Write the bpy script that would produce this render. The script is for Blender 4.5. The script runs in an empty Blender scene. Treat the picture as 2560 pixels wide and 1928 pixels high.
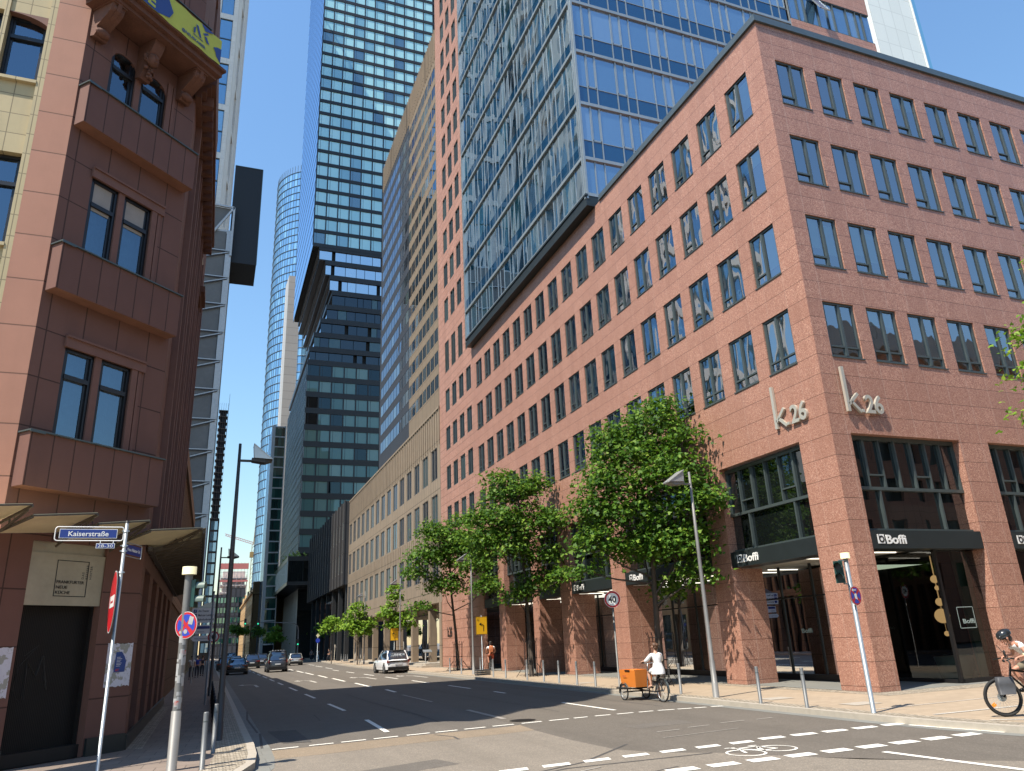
import bpy, bmesh, math, random
from mathutils import Vector, Matrix
import numpy as np
R=math.radians
SC=bpy.context.scene
COL=SC.collection
# ---------------------------------------------------------------- camera, sky, sun, exposure
cd=bpy.data.cameras.new('camera'); cam=bpy.data.objects.new('camera',cd); COL.objects.link(cam)
RW=Matrix(((0.9324950101170746,-0.3585093224670674,-0.04386481290238306),
           (-0.07678853035463037,-0.31545488177476755,0.9458285992559344),
           (-0.35292573965741425,-0.8786121347151256,-0.3216895071627235)))
cam.matrix_world=Matrix.Translation((0,0,2.0))@RW.transposed().to_4x4()
cd.sensor_width=36; cd.lens=36*1865/2560; cd.clip_start=0.05; cd.clip_end=3000
SC.camera=cam
SUN_EL=58.0; SUN_X,SUN_Y=-0.922,-0.387
w=bpy.data.worlds.new('World'); SC.world=w; w.use_nodes=True
nt=w.node_tree; bg=nt.nodes['Background']
sky=nt.nodes.new('ShaderNodeTexSky'); sky.sky_type='NISHITA'; sky.sun_disc=False
sky.sun_elevation=R(SUN_EL); sky.sun_rotation=math.atan2(SUN_X,SUN_Y)%(2*math.pi)
sky.air_density=2.0; sky.dust_density=0.0; sky.ozone_density=10; sky.altitude=100
nt.links.new(sky.outputs[0],bg.inputs[0]); bg.inputs[1].default_value=0.125
sl=bpy.data.lights.new('sun','SUN'); sl.energy=5.0; sl.angle=R(0.5); sl.color=(1,0.915,0.79)
so=bpy.data.objects.new('sun',sl); COL.objects.link(so)
ce=math.cos(R(SUN_EL)); tosun=Vector((SUN_X*ce,SUN_Y*ce,math.sin(R(SUN_EL)))).normalized()
so.rotation_euler=tosun.to_track_quat('Z','Y').to_euler(); so.location=(-20,-20,60)
SC.view_settings.view_transform='Standard'; SC.view_settings.look='None'
SC.view_settings.exposure=0.70; SC.view_settings.gamma=1
SC.cycles.max_bounces=7; SC.cycles.transparent_max_bounces=10; SC.cycles.glossy_bounces=4
SC.cycles.diffuse_bounces=3; SC.cycles.caustics_reflective=False; SC.cycles.caustics_refractive=False
# ---------------------------------------------------------------- helpers
class MB:
    """collects faces; build() links them as ONE mesh object"""
    def __init__(s): s.v=[]; s.f=[]; s.m=[]; s.sm=[]
    def poly(s,pts,m=0,sm=False):
        n=len(s.v); s.v+= [tuple(p) for p in pts]; s.f.append(list(range(n,n+len(pts)))); s.m.append(m); s.sm.append(sm)
    def box(s,x0,x1,y0,y1,z0,z1,m=0,M=None):
        if x0>x1:x0,x1=x1,x0
        if y0>y1:y0,y1=y1,y0
        if z0>z1:z0,z1=z1,z0
        c=[Vector(p) for p in ((x0,y0,z0),(x1,y0,z0),(x1,y1,z0),(x0,y1,z0),(x0,y0,z1),(x1,y0,z1),(x1,y1,z1),(x0,y1,z1))]
        if M is not None: c=[M@p for p in c]
        n=len(s.v); s.v+=[tuple(p) for p in c]
        for q in ((0,3,2,1),(4,5,6,7),(0,1,5,4),(1,2,6,5),(2,3,7,6),(3,0,4,7)):
            s.f.append([n+i for i in q]); s.m.append(m); s.sm.append(False)
    def bar(s,a,b,w,d=None,m=0):
        a=Vector(a); b=Vector(b); d=d or w; L=(b-a).length
        if L<1e-6: return
        M=Matrix.Translation(a)@(b-a).to_track_quat('Z','Y').to_matrix().to_4x4()
        s.box(-w/2,w/2,-d/2,d/2,0,L,m,M)
    def tube(s,pts,r,n=8,m=0,closed=False,cap=True,sm=True):
        pts=[Vector(p) for p in pts]; k=len(pts); rs=r if isinstance(r,(list,tuple)) else [r]*k
        base=len(s.v); up=None
        for i,p in enumerate(pts):
            if closed: t=(pts[(i+1)%k]-pts[i-1])
            else: t=pts[min(i+1,k-1)]-pts[max(i-1,0)]
            t=t.normalized() if t.length>1e-9 else Vector((0,0,1))
            if up is None: up=Vector((0,0,1)) if abs(t.z)<.9 else Vector((1,0,0))
            x=t.cross(up)
            if x.length<1e-4: x=t.cross(Vector((0,1,0)))
            x.normalize(); y=x.cross(t); up=y
            for j in range(n):
                a=2*math.pi*j/n; s.v.append(tuple(p+x*(math.cos(a)*rs[i])+y*(math.sin(a)*rs[i])))
        for i in range(k if closed else k-1):
            for j in range(n):
                a=base+i*n+j; b=base+i*n+(j+1)%n; c=base+((i+1)%k)*n+(j+1)%n; d=base+((i+1)%k)*n+j
                s.f.append([a,b,c,d]); s.m.append(m); s.sm.append(sm)
        if cap and not closed:
            s.f.append([base+j for j in range(n)]); s.m.append(m); s.sm.append(False)
            s.f.append([base+(k-1)*n+j for j in range(n)]); s.m.append(m); s.sm.append(False)
    def disc(s,c,nrm,r,n=24,m=0):
        q=Vector(nrm).to_track_quat('Z','Y'); c=Vector(c)
        s.poly([c+q@Vector((r*math.cos(2*math.pi*i/n),r*math.sin(2*math.pi*i/n),0)) for i in range(n)],m)
    def ell(s,c,r,m=0,u=12,v=8,M=None):
        c=Vector(c); r=(r,r,r) if not isinstance(r,(tuple,list)) else r
        b=len(s.v)
        for i in range(v+1):
            t=math.pi*i/v
            for j in range(u):
                a=2*math.pi*j/u
                p=Vector((r[0]*math.sin(t)*math.cos(a),r[1]*math.sin(t)*math.sin(a),r[2]*math.cos(t)))
                if M is not None: p=M@p
                s.v.append(tuple(c+p))
        for i in range(v):
            for j in range(u):
                s.f.append([b+i*u+j,b+i*u+(j+1)%u,b+(i+1)*u+(j+1)%u,b+(i+1)*u+j]); s.m.append(m); s.sm.append(True)
    def loft(s,rings,m=0,closed=True,cap=True,sm=True):
        n=len(rings[0]); b=len(s.v)
        for r in rings: s.v+=[tuple(p) for p in r]
        for i in range(len(rings)-1):
            for j in range(n if closed else n-1):
                s.f.append([b+i*n+j,b+i*n+(j+1)%n,b+(i+1)*n+(j+1)%n,b+(i+1)*n+j]); s.m.append(m); s.sm.append(sm)
        if cap:
            s.f.append([b+j for j in range(n)]); s.m.append(m); s.sm.append(False)
            s.f.append([b+(len(rings)-1)*n+j for j in range(n)]); s.m.append(m); s.sm.append(False)
    def prism(s,poly,axis,a0,a1,m=0):
        """poly of 2d pts extruded along axis 0/1/2"""
        def P(q,a):
            return ((a,q[0],q[1]),(q[0],a,q[1]),(q[0],q[1],a))[axis]
        s.loft([[P(q,a0) for q in poly],[P(q,a1) for q in poly]],m,sm=False)
    def mesh(s,name,mats):
        me=bpy.data.meshes.new(name); me.from_pydata(s.v,[],s.f)
        for mt in (mats if isinstance(mats,(list,tuple)) else [mats]): me.materials.append(mt)
        me.polygons.foreach_set('material_index',s.m); me.polygons.foreach_set('use_smooth',s.sm)
        me.update(); return me
    def build(s,name,mats,parent=None,loc=(0,0,0),rz=0):
        return ob(name,s.mesh(name,mats),parent,loc,rz)
def ob(name,me,parent=None,loc=(0,0,0),rz=0):
    o=bpy.data.objects.new(name,me); COL.objects.link(o); o.location=loc; o.rotation_euler=(0,0,rz)
    if parent is not None: o.parent=parent
    return o
def tag(o,label=None,cat=None,group=None,kind=None):
    if label:o['label']=label
    if cat:o['category']=cat
    if group:o['group']=group
    if kind:o['kind']=kind
    return o
def thing(name,label,cat,loc=(0,0,0),rz=0,group=None):
    return tag(ob(name,None,None,loc,rz),label,cat,group)
def kids(o): return [c for c in bpy.data.objects if c.parent==o]
def copy_tree(o,parent=None):
    c=o.copy(); COL.objects.link(c)
    if parent is not None: c.parent=parent
    for k in kids(o): copy_tree(k,c)
    return c
_tc={}
def text(name,s,h,mat,parent,loc,rot,depth=.004,width=None,align='LEFT',spacing=1,bold=0,shear=0):
    """lettering as mesh: h = capital height; rot = euler; text lies in its local xy plane"""
    cu=bpy.data.curves.new(name,'FONT'); cu.body=s; cu.size=h/0.7; cu.extrude=depth; cu.align_x=align
    cu.space_character=spacing; cu.offset=bold*h; cu.shear=shear; cu.resolution_u=3
    t=bpy.data.objects.new('tmp',cu); COL.objects.link(t); bpy.context.view_layer.update()
    me=bpy.data.meshes.new_from_object(t.evaluated_get(bpy.context.evaluated_depsgraph_get()))
    bpy.data.objects.remove(t); me.materials.clear(); me.materials.append(mat); me.name=name
    o=ob(name,me,parent,loc); o.rotation_euler=rot
    if width:
        xs=[v.co.x for v in me.vertices]; o.scale=(width/(max(xs)-min(xs)),1,1)
    return o
def wall(mb,u0,u1,z0,z1,holes,rev,m=0,mr=None,y=0):
    """wall in local xz plane at depth y with rectangular holes (u0,u1,z0,z1) and reveals going inward (+y)"""
    mr=m if mr is None else mr
    us=sorted({u0,u1,*[h[0] for h in holes],*[h[1] for h in holes]}); zs=sorted({z0,z1,*[h[2] for h in holes],*[h[3] for h in holes]})
    us=[u for u in us if u0-1e-6<=u<=u1+1e-6]; zs=[z for z in zs if z0-1e-6<=z<=z1+1e-6]
    for j in range(len(zs)-1):
        zc=(zs[j]+zs[j+1])/2; run=None
        for i in range(len(us)-1):
            uc=(us[i]+us[i+1])/2
            hole=any(h[0]<uc<h[1] and h[2]<zc<h[3] for h in holes)
            if not hole:
                if run is None: run=us[i]
            if (hole or i==len(us)-2) and run is not None:
                e=us[i] if hole else us[i+1]
                mb.poly([(run,y,zs[j]),(e,y,zs[j]),(e,y,zs[j+1]),(run,y,zs[j+1])],m); run=None
    for a,b,c,d in holes:
        mb.poly([(a,y,c),(a,y+rev,c),(a,y+rev,d),(a,y,d)],mr); mb.poly([(b,y,c),(b,y,d),(b,y+rev,d),(b,y+rev,c)],mr)
        mb.poly([(a,y,c),(b,y,c),(b,y+rev,c),(a,y+rev,c)],mr); mb.poly([(a,y,d),(a,y+rev,d),(b,y+rev,d),(b,y,d)],mr)
def strip(mb,poly,w0,w1,z0,z1,m=0):
    """band between offsets w0,w1 to the left of polyline, top z1, sides down to z0"""
    P=[Vector((p[0],p[1])) for p in poly]; A=[];B=[]
    for i,p in enumerate(P):
        t=(P[min(i+1,len(P)-1)]-P[max(i-1,0)]).normalized(); n=Vector((-t.y,t.x)); A.append(p+n*w0); B.append(p+n*w1)
    for i in range(len(P)-1):
        a,b,c,d=A[i],A[i+1],B[i+1],B[i]
        mb.poly([(a.x,a.y,z1),(b.x,b.y,z1),(c.x,c.y,z1),(d.x,d.y,z1)],m)
        if z0<z1:
            mb.poly([(a.x,a.y,z0),(b.x,b.y,z0),(b.x,b.y,z1),(a.x,a.y,z1)],m); mb.poly([(d.x,d.y,z0),(c.x,c.y,z0),(c.x,c.y,z1),(d.x,d.y,z1)],m)
def grid_windows(parent,cells,mk,limit=95,name='window',loc0=(0,0,0),rz=0,camloc=(0,0,2)):
    """cells: (u,z,key); mk(key)->(MB, mats). nearest ones are parts, the rest one stuff part"""
    c_,s_=math.cos(rz),math.sin(rz)
    def W(u,z):
        return Vector((loc0[0]+c_*u,loc0[1]+s_*u,z))
    pw=Matrix.Translation(parent.location)@Matrix.Rotation(parent.rotation_euler.z,4,'Z') if parent else Matrix()
    cells=sorted(cells,key=lambda c:(pw@W(c[0],c[1])-Vector(camloc)).length)
    cache={}
    for u,z,k in cells[:limit]:
        if k not in cache:
            mb,mats=mk(k); cache[k]=mb.mesh(name,mats)
        p=W(u,z); p.z=loc0[2]+z
        ob(name,cache[k],parent,p,rz)
    if len(cells)>limit:
        big=MB(); mats=None
        for u,z,k in cells[limit:]:
            mb,mats=mk(k); b=len(big.v)
            big.v+=[(x+u,y,zz+z) for x,y,zz in mb.v]; big.f+=[[b+i for i in f] for f in mb.f]; big.m+=mb.m; big.sm+=mb.sm
        o=big.build(name,mats,parent,loc0,rz); tag(o,kind='stuff')
# ---------------------------------------------------------------- materials
def newmat(name):
    m=bpy.data.materials.new(name); m.use_nodes=True; nt=m.node_tree
    for n in list(nt.nodes): nt.nodes.remove(n)
    out=nt.nodes.new('ShaderNodeOutputMaterial'); return m,nt,out
def N(nt,t,**k):
    n=nt.nodes.new(t)
    for a,b in k.items(): setattr(n,a,b)
    return n
def math_(nt,op,a,b=None,c=None,clamp=False):
    n=N(nt,'ShaderNodeMath',operation=op); n.use_clamp=clamp
    for i,v in enumerate((a,b,c)):
        if v is None: continue
        if isinstance(v,(int,float)): n.inputs[i].default_value=v
        else: nt.links.new(v,n.inputs[i])
    return n.outputs[0]
def mixc(nt,f,a,b,mode='MIX'):
    n=N(nt,'ShaderNodeMix',data_type='RGBA',blend_type=mode)
    for s,v in ((0,f),(6,a),(7,b)):
        if isinstance(v,(int,float)): n.inputs[s].default_value=v
        elif isinstance(v,tuple): n.inputs[s].default_value=(*v,1) if len(v)==3 else v
        else: nt.links.new(v,n.inputs[s])
    return n.outputs[2]
def noise(nt,vec,scale,detail=3,rough=.55,out=0):
    n=N(nt,'ShaderNodeTexNoise'); n.inputs['Scale'].default_value=scale; n.inputs['Detail'].default_value=detail; n.inputs['Roughness'].default_value=rough
    if vec is not None: nt.links.new(vec,n.inputs['Vector'])
    return n.outputs[out]
def ramp(nt,f,stops,interp='LINEAR'):
    n=N(nt,'ShaderNodeValToRGB'); cr=n.color_ramp; cr.interpolation=interp
    while len(cr.elements)<len(stops): cr.elements.new(.5)
    for e,(p,c) in zip(cr.elements,stops): e.position=p; e.color=(*c,1)
    nt.links.new(f,n.inputs[0]); return n.outputs[0]
def pos(nt): return N(nt,'ShaderNodeNewGeometry').outputs['Position']
def rnd(nt):
    g=N(nt,'ShaderNodeNewGeometry'); o=N(nt,'ShaderNodeObjectInfo')
    return math_(nt,'FRACT',math_(nt,'ADD',g.outputs['Random Per Island'],o.outputs['Random']))
def pr(nt,out,col,rough=.6,metal=0,bump=None,bdist=.01,spec=.5,bstr=.5):
    p=N(nt,'ShaderNodeBsdfPrincipled')
    for s,v in (('Base Color',col),('Roughness',rough),('Metallic',metal)):
        if isinstance(v,(int,float)): p.inputs[s].default_value=v
        elif isinstance(v,tuple): p.inputs[s].default_value=(*v,1)
        else: nt.links.new(v,p.inputs[s])
    p.inputs['Specular IOR Level'].default_value=spec
    if bump is not None:
        b=N(nt,'ShaderNodeBump'); b.inputs['Distance'].default_value=bdist; b.inputs['Strength'].default_value=bstr
        nt.links.new(bump,b.inputs['Height']); nt.links.new(b.outputs[0],p.inputs['Normal'])
    nt.links.new(p.outputs[0],out.inputs[0]); return p
def plain(name,col,rough=.6,metal=0,var=.18,scale=3,spec=.5,bump=0):
    m,nt,out=newmat(name); P=pos(nt)
    f=noise(nt,P,scale,4); f2=noise(nt,P,scale*9,3)
    c=mixc(nt,f,tuple(x*(1-var) for x in col),tuple(min(1,x*(1+var)) for x in col))
    c=mixc(nt,math_(nt,'MULTIPLY',f2,var),c,tuple(x*.45 for x in col))
    pr(nt,out,c,rough,metal,f2 if bump else None,bump or .01,spec); return m
def emis(name,col,st):
    m,nt,out=newmat(name); e=N(nt,'ShaderNodeEmission'); e.inputs[0].default_value=(*col,1); e.inputs[1].default_value=st
    nt.links.new(e.outputs[0],out.inputs[0]); return m
def sep(nt,v):
    n=N(nt,'ShaderNodeSeparateXYZ'); nt.links.new(v,n.inputs[0]); return n.outputs
def line(nt,v,pitch,off,w):
    """1 on joints: |fract((v-off)/pitch+.5)-.5|*pitch<w"""
    a=math_(nt,'DIVIDE',math_(nt,'SUBTRACT',v,off),pitch)
    a=math_(nt,'ABSOLUTE',math_(nt,'SUBTRACT',math_(nt,'FRACT',math_(nt,'ADD',a,.5)),.5))
    return math_(nt,'LESS_THAN',math_(nt,'MULTIPLY',a,pitch),w)
def cell(nt,u,z,pu,pz,ou,oz):
    """random per panel"""
    a=math_(nt,'FLOOR',math_(nt,'ADD',math_(nt,'DIVIDE',math_(nt,'SUBTRACT',u,ou),pu),.0))
    b=math_(nt,'FLOOR',math_(nt,'DIVIDE',math_(nt,'SUBTRACT',z,oz),pz))
    c=N(nt,'ShaderNodeCombineXYZ'); nt.links.new(a,c.inputs[0]); nt.links.new(b,c.inputs[1])
    w_=N(nt,'ShaderNodeTexWhiteNoise',noise_dimensions='3D'); nt.links.new(c.outputs[0],w_.inputs[0]); return w_.outputs[0]
def granite(name,c0,c1,c2,pu,pz,oz,jw=.009,offL=18.38,offR=18.40,fine=26,rough=.42,vlight=(.50,.36,.30)):
    m,nt,out=newmat(name); P=pos(nt); X,Y,Z=sep(nt,P)
    nrm=sep(nt,N(nt,'ShaderNodeNewGeometry').outputs['True Normal'])
    isL=math_(nt,'GREATER_THAN',math_(nt,'ABSOLUTE',nrm[0]),.5)
    u=math_(nt,'ADD',math_(nt,'MULTIPLY',isL,math_(nt,'SUBTRACT',Y,offL)),math_(nt,'MULTIPLY',math_(nt,'SUBTRACT',1.0,isL),math_(nt,'SUBTRACT',X,offR)))
    v=N(nt,'ShaderNodeTexVoronoi'); v.inputs['Scale'].default_value=fine; nt.links.new(P,v.inputs['Vector'])
    vs=sep(nt,v.outputs['Color'])
    s=ramp(nt,vs[0],[(0,c0),(.30,c1),(.62,c1),(.80,c2),(1,tuple(min(1,x*1.2) for x in c2))])
    s=mixc(nt,math_(nt,'MULTIPLY',noise(nt,P,70,2),.45),s,c0)
    big=noise(nt,P,.5,3); s=mixc(nt,math_(nt,'MULTIPLY',big,.28),s,c1)
    pan=cell(nt,u,Z,pu,pz,0,oz); s=mixc(nt,math_(nt,'MULTIPLY',pan,.42),s,tuple(x*.70 for x in c1))
    mp=N(nt,'ShaderNodeMapping'); nt.links.new(P,mp.inputs[0]); mp.inputs['Scale'].default_value=(1.6,1.6,.12)
    stn=noise(nt,mp.outputs[0],1.3,4,.6); s=mixc(nt,math_(nt,'MULTIPLY',ramp(nt,stn,[(.48,(0,0,0)),(.72,(1,1,1))]),.30),s,tuple(x*.55 for x in c1))
    lv=line(nt,u,pu,0,jw*1.1); lh=line(nt,Z,pz,oz,jw)
    s=mixc(nt,math_(nt,'MULTIPLY',lv,math_(nt,'SUBTRACT',.62,math_(nt,'MULTIPLY',isL,.3))),s,vlight); s=mixc(nt,math_(nt,'MULTIPLY',lh,.78),s,tuple(x*.3 for x in c0))
    pr(nt,out,s,rough,0,math_(nt,'MULTIPLY',vs[0],-.6),.003,.45); return m
def glass(name,body=(.01,.02,.03),tint=(.85,.93,1),base=.15,wav=.0,wsc=.6,rough=.01,transp=None,pane=.0,var=None,wdist=.02,stretch=(1,1,.35)):
    m,nt,out=newmat(name); P=pos(nt)
    lw=N(nt,'ShaderNodeFresnel'); lw.inputs[0].default_value=1.5
    f=math_(nt,'ADD',base,math_(nt,'MULTIPLY',lw.outputs[0],1-base),clamp=True)
    g=N(nt,'ShaderNodeBsdfGlossy'); g.inputs[0].default_value=(*tint,1); g.inputs['Roughness'].default_value=rough
    if wav>0:
        mp=N(nt,'ShaderNodeMapping'); nt.links.new(P,mp.inputs[0]); mp.inputs['Scale'].default_value=stretch
        r=rnd(nt); off=N(nt,'ShaderNodeCombineXYZ')
        for i,k in enumerate((37.,91.,53.)): nt.links.new(math_(nt,'MULTIPLY',r,k*max(pane,.0001)),off.inputs[i])
        nt.links.new(off.outputs[0],mp.inputs['Location'])
        h=noise(nt,mp.outputs[0],wsc,1.5,.5)
        b=N(nt,'ShaderNodeBump'); b.inputs['Distance'].default_value=wdist; b.inputs['Strength'].default_value=wav; nt.links.new(h,b.inputs['Height'])
        nt.links.new(b.outputs[0],g.inputs['Normal'])
    if transp:
        d=N(nt,'ShaderNodeBsdfTransparent'); d.inputs[0].default_value=(*transp,1)
    else:
        d=N(nt,'ShaderNodeBsdfDiffuse')
        if var: nt.links.new(ramp(nt,rnd(nt),var,'CONSTANT'),d.inputs[0])
        else: d.inputs[0].default_value=(*body,1)
    mx=N(nt,'ShaderNodeMixShader'); nt.links.new(f,mx.inputs[0]); nt.links.new(d.outputs[0],mx.inputs[1]); nt.links.new(g.outputs[0],mx.inputs[2])
    nt.links.new(mx.outputs[0],out.inputs[0]); return m
def asphalt(name,c,fleck,sc=38):
    m,nt,out=newmat(name); P=pos(nt)
    a=noise(nt,P,.35,4); b=noise(nt,P,sc,3,.7); c2=noise(nt,P,4,3)
    col=mixc(nt,a,tuple(x*.86 for x in c),tuple(x*1.14 for x in c))
    v=N(nt,'ShaderNodeTexVoronoi'); v.inputs['Scale'].default_value=sc*1.6; nt.links.new(P,v.inputs['Vector'])
    fl=math_(nt,'GREATER_THAN',sep(nt,v.outputs['Color'])[1],.80)
    col=mixc(nt,math_(nt,'MULTIPLY',fl,.55),col,fleck)
    col=mixc(nt,ramp(nt,b,[(.35,(0,0,0)),(.62,(.4,.4,.4))]),col,tuple(x*.5 for x in c))
    # tyre-polished tracks along the street and faint stains
    X,Y,Z=sep(nt,P)
    tr=noise(nt,P,.9,2); col=mixc(nt,math_(nt,'MULTIPLY',ramp(nt,tr,[(.45,(0,0,0)),(.7,(1,1,1))]),.16),col,tuple(x*.6 for x in c))
    mp=N(nt,'ShaderNodeMapping'); nt.links.new(P,mp.inputs[0]); mp.inputs['Scale'].default_value=(1.1,.035,1)
    lg=noise(nt,mp.outputs[0],1.0,4,.6); col=mixc(nt,math_(nt,'MULTIPLY',ramp(nt,lg,[(.42,(0,0,0)),(.66,(1,1,1))]),.34),col,tuple(x*.62 for x in c))
    sp=noise(nt,P,1.7,5,.7); col=mixc(nt,math_(nt,'MULTIPLY',ramp(nt,sp,[(.60,(0,0,0)),(.70,(1,1,1))]),.35),col,tuple(x*.5 for x in c))
    col=mixc(nt,math_(nt,'MULTIPLY',ramp(nt,c2,[(.5,(0,0,0)),(.75,(1,1,1))]),.14),col,tuple(x*1.4 for x in c))
    pr(nt,out,col,.82,0,b,.006,.3); return m
def paving(name,c,pu,pz,joint=.012,rot=0,var=.3,rough=.85,offs=0.5,jc=.35):
    m,nt,out=newmat(name); P=pos(nt); mp=N(nt,'ShaderNodeMapping'); nt.links.new(P,mp.inputs[0]); mp.inputs['Rotation'].default_value=(0,0,rot)
    br=N(nt,'ShaderNodeTexBrick'); nt.links.new(mp.outputs[0],br.inputs['Vector']); br.inputs['Scale'].default_value=1
    br.inputs['Brick Width'].default_value=pu; br.inputs['Row Height'].default_value=pz; br.inputs['Mortar Size'].default_value=joint; br.offset=offs
    br.inputs['Color1'].default_value=(*[x*(1-var) for x in c],1); br.inputs['Color2'].default_value=(*[min(1,x*(1+var)) for x in c],1); br.inputs['Mortar'].default_value=(*[x*jc for x in c],1)
    br.inputs['Mortar Smooth'].default_value=.3
    n=noise(nt,P,1.1,4); n2=noise(nt,P,30,3)
    col=mixc(nt,math_(nt,'MULTIPLY',n,.4),br.outputs[0],tuple(x*.7 for x in c)); col=mixc(nt,math_(nt,'MULTIPLY',n2,.3),col,tuple(x*.45 for x in c))
    pr(nt,out,col,rough,0,math_(nt,'ADD',math_(nt,'MULTIPLY',br.outputs[1],-1),math_(nt,'MULTIPLY',n2,.4)),.008,.3); return m
def panelled(name,c,pu,pz,ou,oz,jw=.012,dark=.35,var=.12,rough=.7,frame='x',stain=.2,nsc=2.0,ang=None,jc=None):
    """stone panels with joints; u taken along x, y or a rotated axis"""
    m,nt,out=newmat(name); P=pos(nt); X,Y,Z=sep(nt,P)
    if ang is None:
        nrm=sep(nt,N(nt,'ShaderNodeNewGeometry').outputs['True Normal']); isL=math_(nt,'GREATER_THAN',math_(nt,'ABSOLUTE',nrm[0]),math_(nt,'ABSOLUTE',nrm[1]))
        u=math_(nt,'ADD',math_(nt,'MULTIPLY',isL,Y),math_(nt,'MULTIPLY',math_(nt,'SUBTRACT',1.0,isL),X))
    else: u=math_(nt,'ADD',math_(nt,'MULTIPLY',X,math.cos(ang)),math_(nt,'MULTIPLY',Y,math.sin(ang)))
    s=mixc(nt,noise(nt,P,nsc,4),tuple(x*(1-var) for x in c),tuple(x*(1+var) for x in c))
    pan=cell(nt,u,Z,pu,pz,ou,oz); s=mixc(nt,math_(nt,'MULTIPLY',pan,.35),s,tuple(x*.8 for x in c))
    mp=N(nt,'ShaderNodeMapping'); nt.links.new(P,mp.inputs[0]); mp.inputs['Scale'].default_value=(2.5,2.5,.25)
    st=noise(nt,mp.outputs[0],1.2,4); s=mixc(nt,math_(nt,'MULTIPLY',ramp(nt,st,[(.45,(0,0,0)),(.75,(1,1,1))]),stain),s,tuple(x*.45 for x in c))
    s=mixc(nt,math_(nt,'MULTIPLY',noise(nt,P,45,2),.16),s,tuple(x*.5 for x in c))
    l=math_(nt,'MAXIMUM',line(nt,u,pu,ou,jw),line(nt,Z,pz,oz,jw)); s=mixc(nt,math_(nt,'MULTIPLY',l,.85),s,jc or tuple(x*dark for x in c))
    pr(nt,out,s,rough,0,math_(nt,'MULTIPLY',l,-1),.01,.35); return m
MT={}
M_=MT
M_['pink']=granite('red_granite_panels',(.185,.085,.058),(.42,.21,.15),(.60,.365,.275),.995,.6738,22.5,fine=40)
M_['pink_far']=granite('red_granite_panels_tower',(.29,.135,.095),(.43,.22,.155),(.54,.32,.245),.98,.6738,22.5,fine=14,jw=.02)
M_['dgrey']=plain('anthracite_metal',(.028,.036,.038),.4,.3,spec=.5)
M_['frame']=plain('grey_green_window_metal',(.085,.108,.108),.38,.35)
M_['coping']=plain('slate_grey_coping_metal',(.10,.13,.145),.4,.4)
M_['black']=plain('black_metal',(.012,.012,.013),.45,.2)
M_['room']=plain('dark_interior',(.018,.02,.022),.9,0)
M_['room2']=plain('interior_wall_warm',(.10,.09,.075),.9,0)
M_['winglass']=glass('office_window_glass',transp=(.72,.88,.86),tint=(.92,.94,1),base=.32,wav=1,wsc=.8,pane=.3,wdist=.03,stretch=(1,1,.5))
M_['shopglass']=glass('shop_window_glass',transp=(.30,.34,.33),tint=(.9,.95,1),base=.03,wav=.3,wsc=.7,pane=1)
M_['highglass']=glass('upper_shop_glazing',body=(.006,.008,.008),tint=(.8,.85,.9),base=.10,wav=.5,wsc=.7,pane=1)
M_['blind']=plain('pale_teal_blind_slats',(.33,.50,.46),.7)
M_['cglass']=glass('curtain_wall_glass',body=(.015,.05,.10),tint=(.88,.96,1),base=.74,wav=1,wsc=.26,pane=.02,wdist=.032,stretch=(1,1,.6),var=[(0,(.012,.06,.11)),(.4,(.006,.028,.06)),(.7,(.02,.10,.15)),(.9,(.006,.014,.03))])
M_['cglassR']=glass('curtain_wall_glass_side',body=(.02,.06,.12),tint=(.70,.84,1),base=.34,wav=.25,wsc=.5,pane=1,wdist=.015,var=[(0,(.06,.12,.20)),(.45,(.045,.10,.17)),(.8,(.11,.18,.26))])
M_['cspan']=glass('curtain_wall_spandrel',body=(.006,.035,.075),tint=(.5,.7,.95),base=.16,wav=.15,wsc=.5,pane=1,wdist=.01)
M_['mull']=plain('pale_aluminium_mullion',(.33,.37,.38),.35,.5)
M_['alu']=plain('aluminium',(.42,.44,.45),.35,.7)
M_['galv']=plain('galvanised_steel',(.40,.44,.46),.42,.65,var=.3,scale=14)
M_['polegrey']=plain('grey_lamp_post_paint',(.20,.195,.185),.5,.2,var=.25)
M_['poledark']=plain('dark_brown_grey_lamp_post_paint',(.045,.04,.037),.5,.2)
M_['lampglass']=plain('pale_reflector_metal',(.5,.5,.5),.3,.5)
M_['bollard']=plain('grey_bollard_paint',(.16,.165,.165),.5,.3,var=.25)
M_['asph_old']=asphalt('old_light_asphalt',(.225,.195,.158),(.43,.36,.28))
M_['asph_new']=asphalt('dark_asphalt',(.142,.124,.102),(.25,.215,.18))
M_['asph_mid']=asphalt('street_asphalt',(.145,.129,.110),(.25,.22,.185))
M_['asph_tan']=asphalt('tan_patched_asphalt',(.26,.205,.145),(.43,.34,.25))
M_['patch']=asphalt('dark_asphalt_patch',(.085,.08,.075),(.16,.15,.14))
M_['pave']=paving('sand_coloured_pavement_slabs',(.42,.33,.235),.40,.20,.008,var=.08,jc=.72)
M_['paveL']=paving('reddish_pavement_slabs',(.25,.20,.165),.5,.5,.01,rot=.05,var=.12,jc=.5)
M_['cobble']=paving('small_granite_setts',(.43,.37,.285),.11,.10,.016,var=.38,offs=.4,jc=.3)
M_['kerb']=plain('granite_kerb',(.40,.355,.29),.8,0,scale=6,bump=.004)
M_['greystone']=paving('grey_arcade_floor',(.22,.22,.20),.6,.6,.006,var=.08,jc=.7)
M_['ground']=plain('city_ground',(.2,.19,.17),.9)
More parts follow.
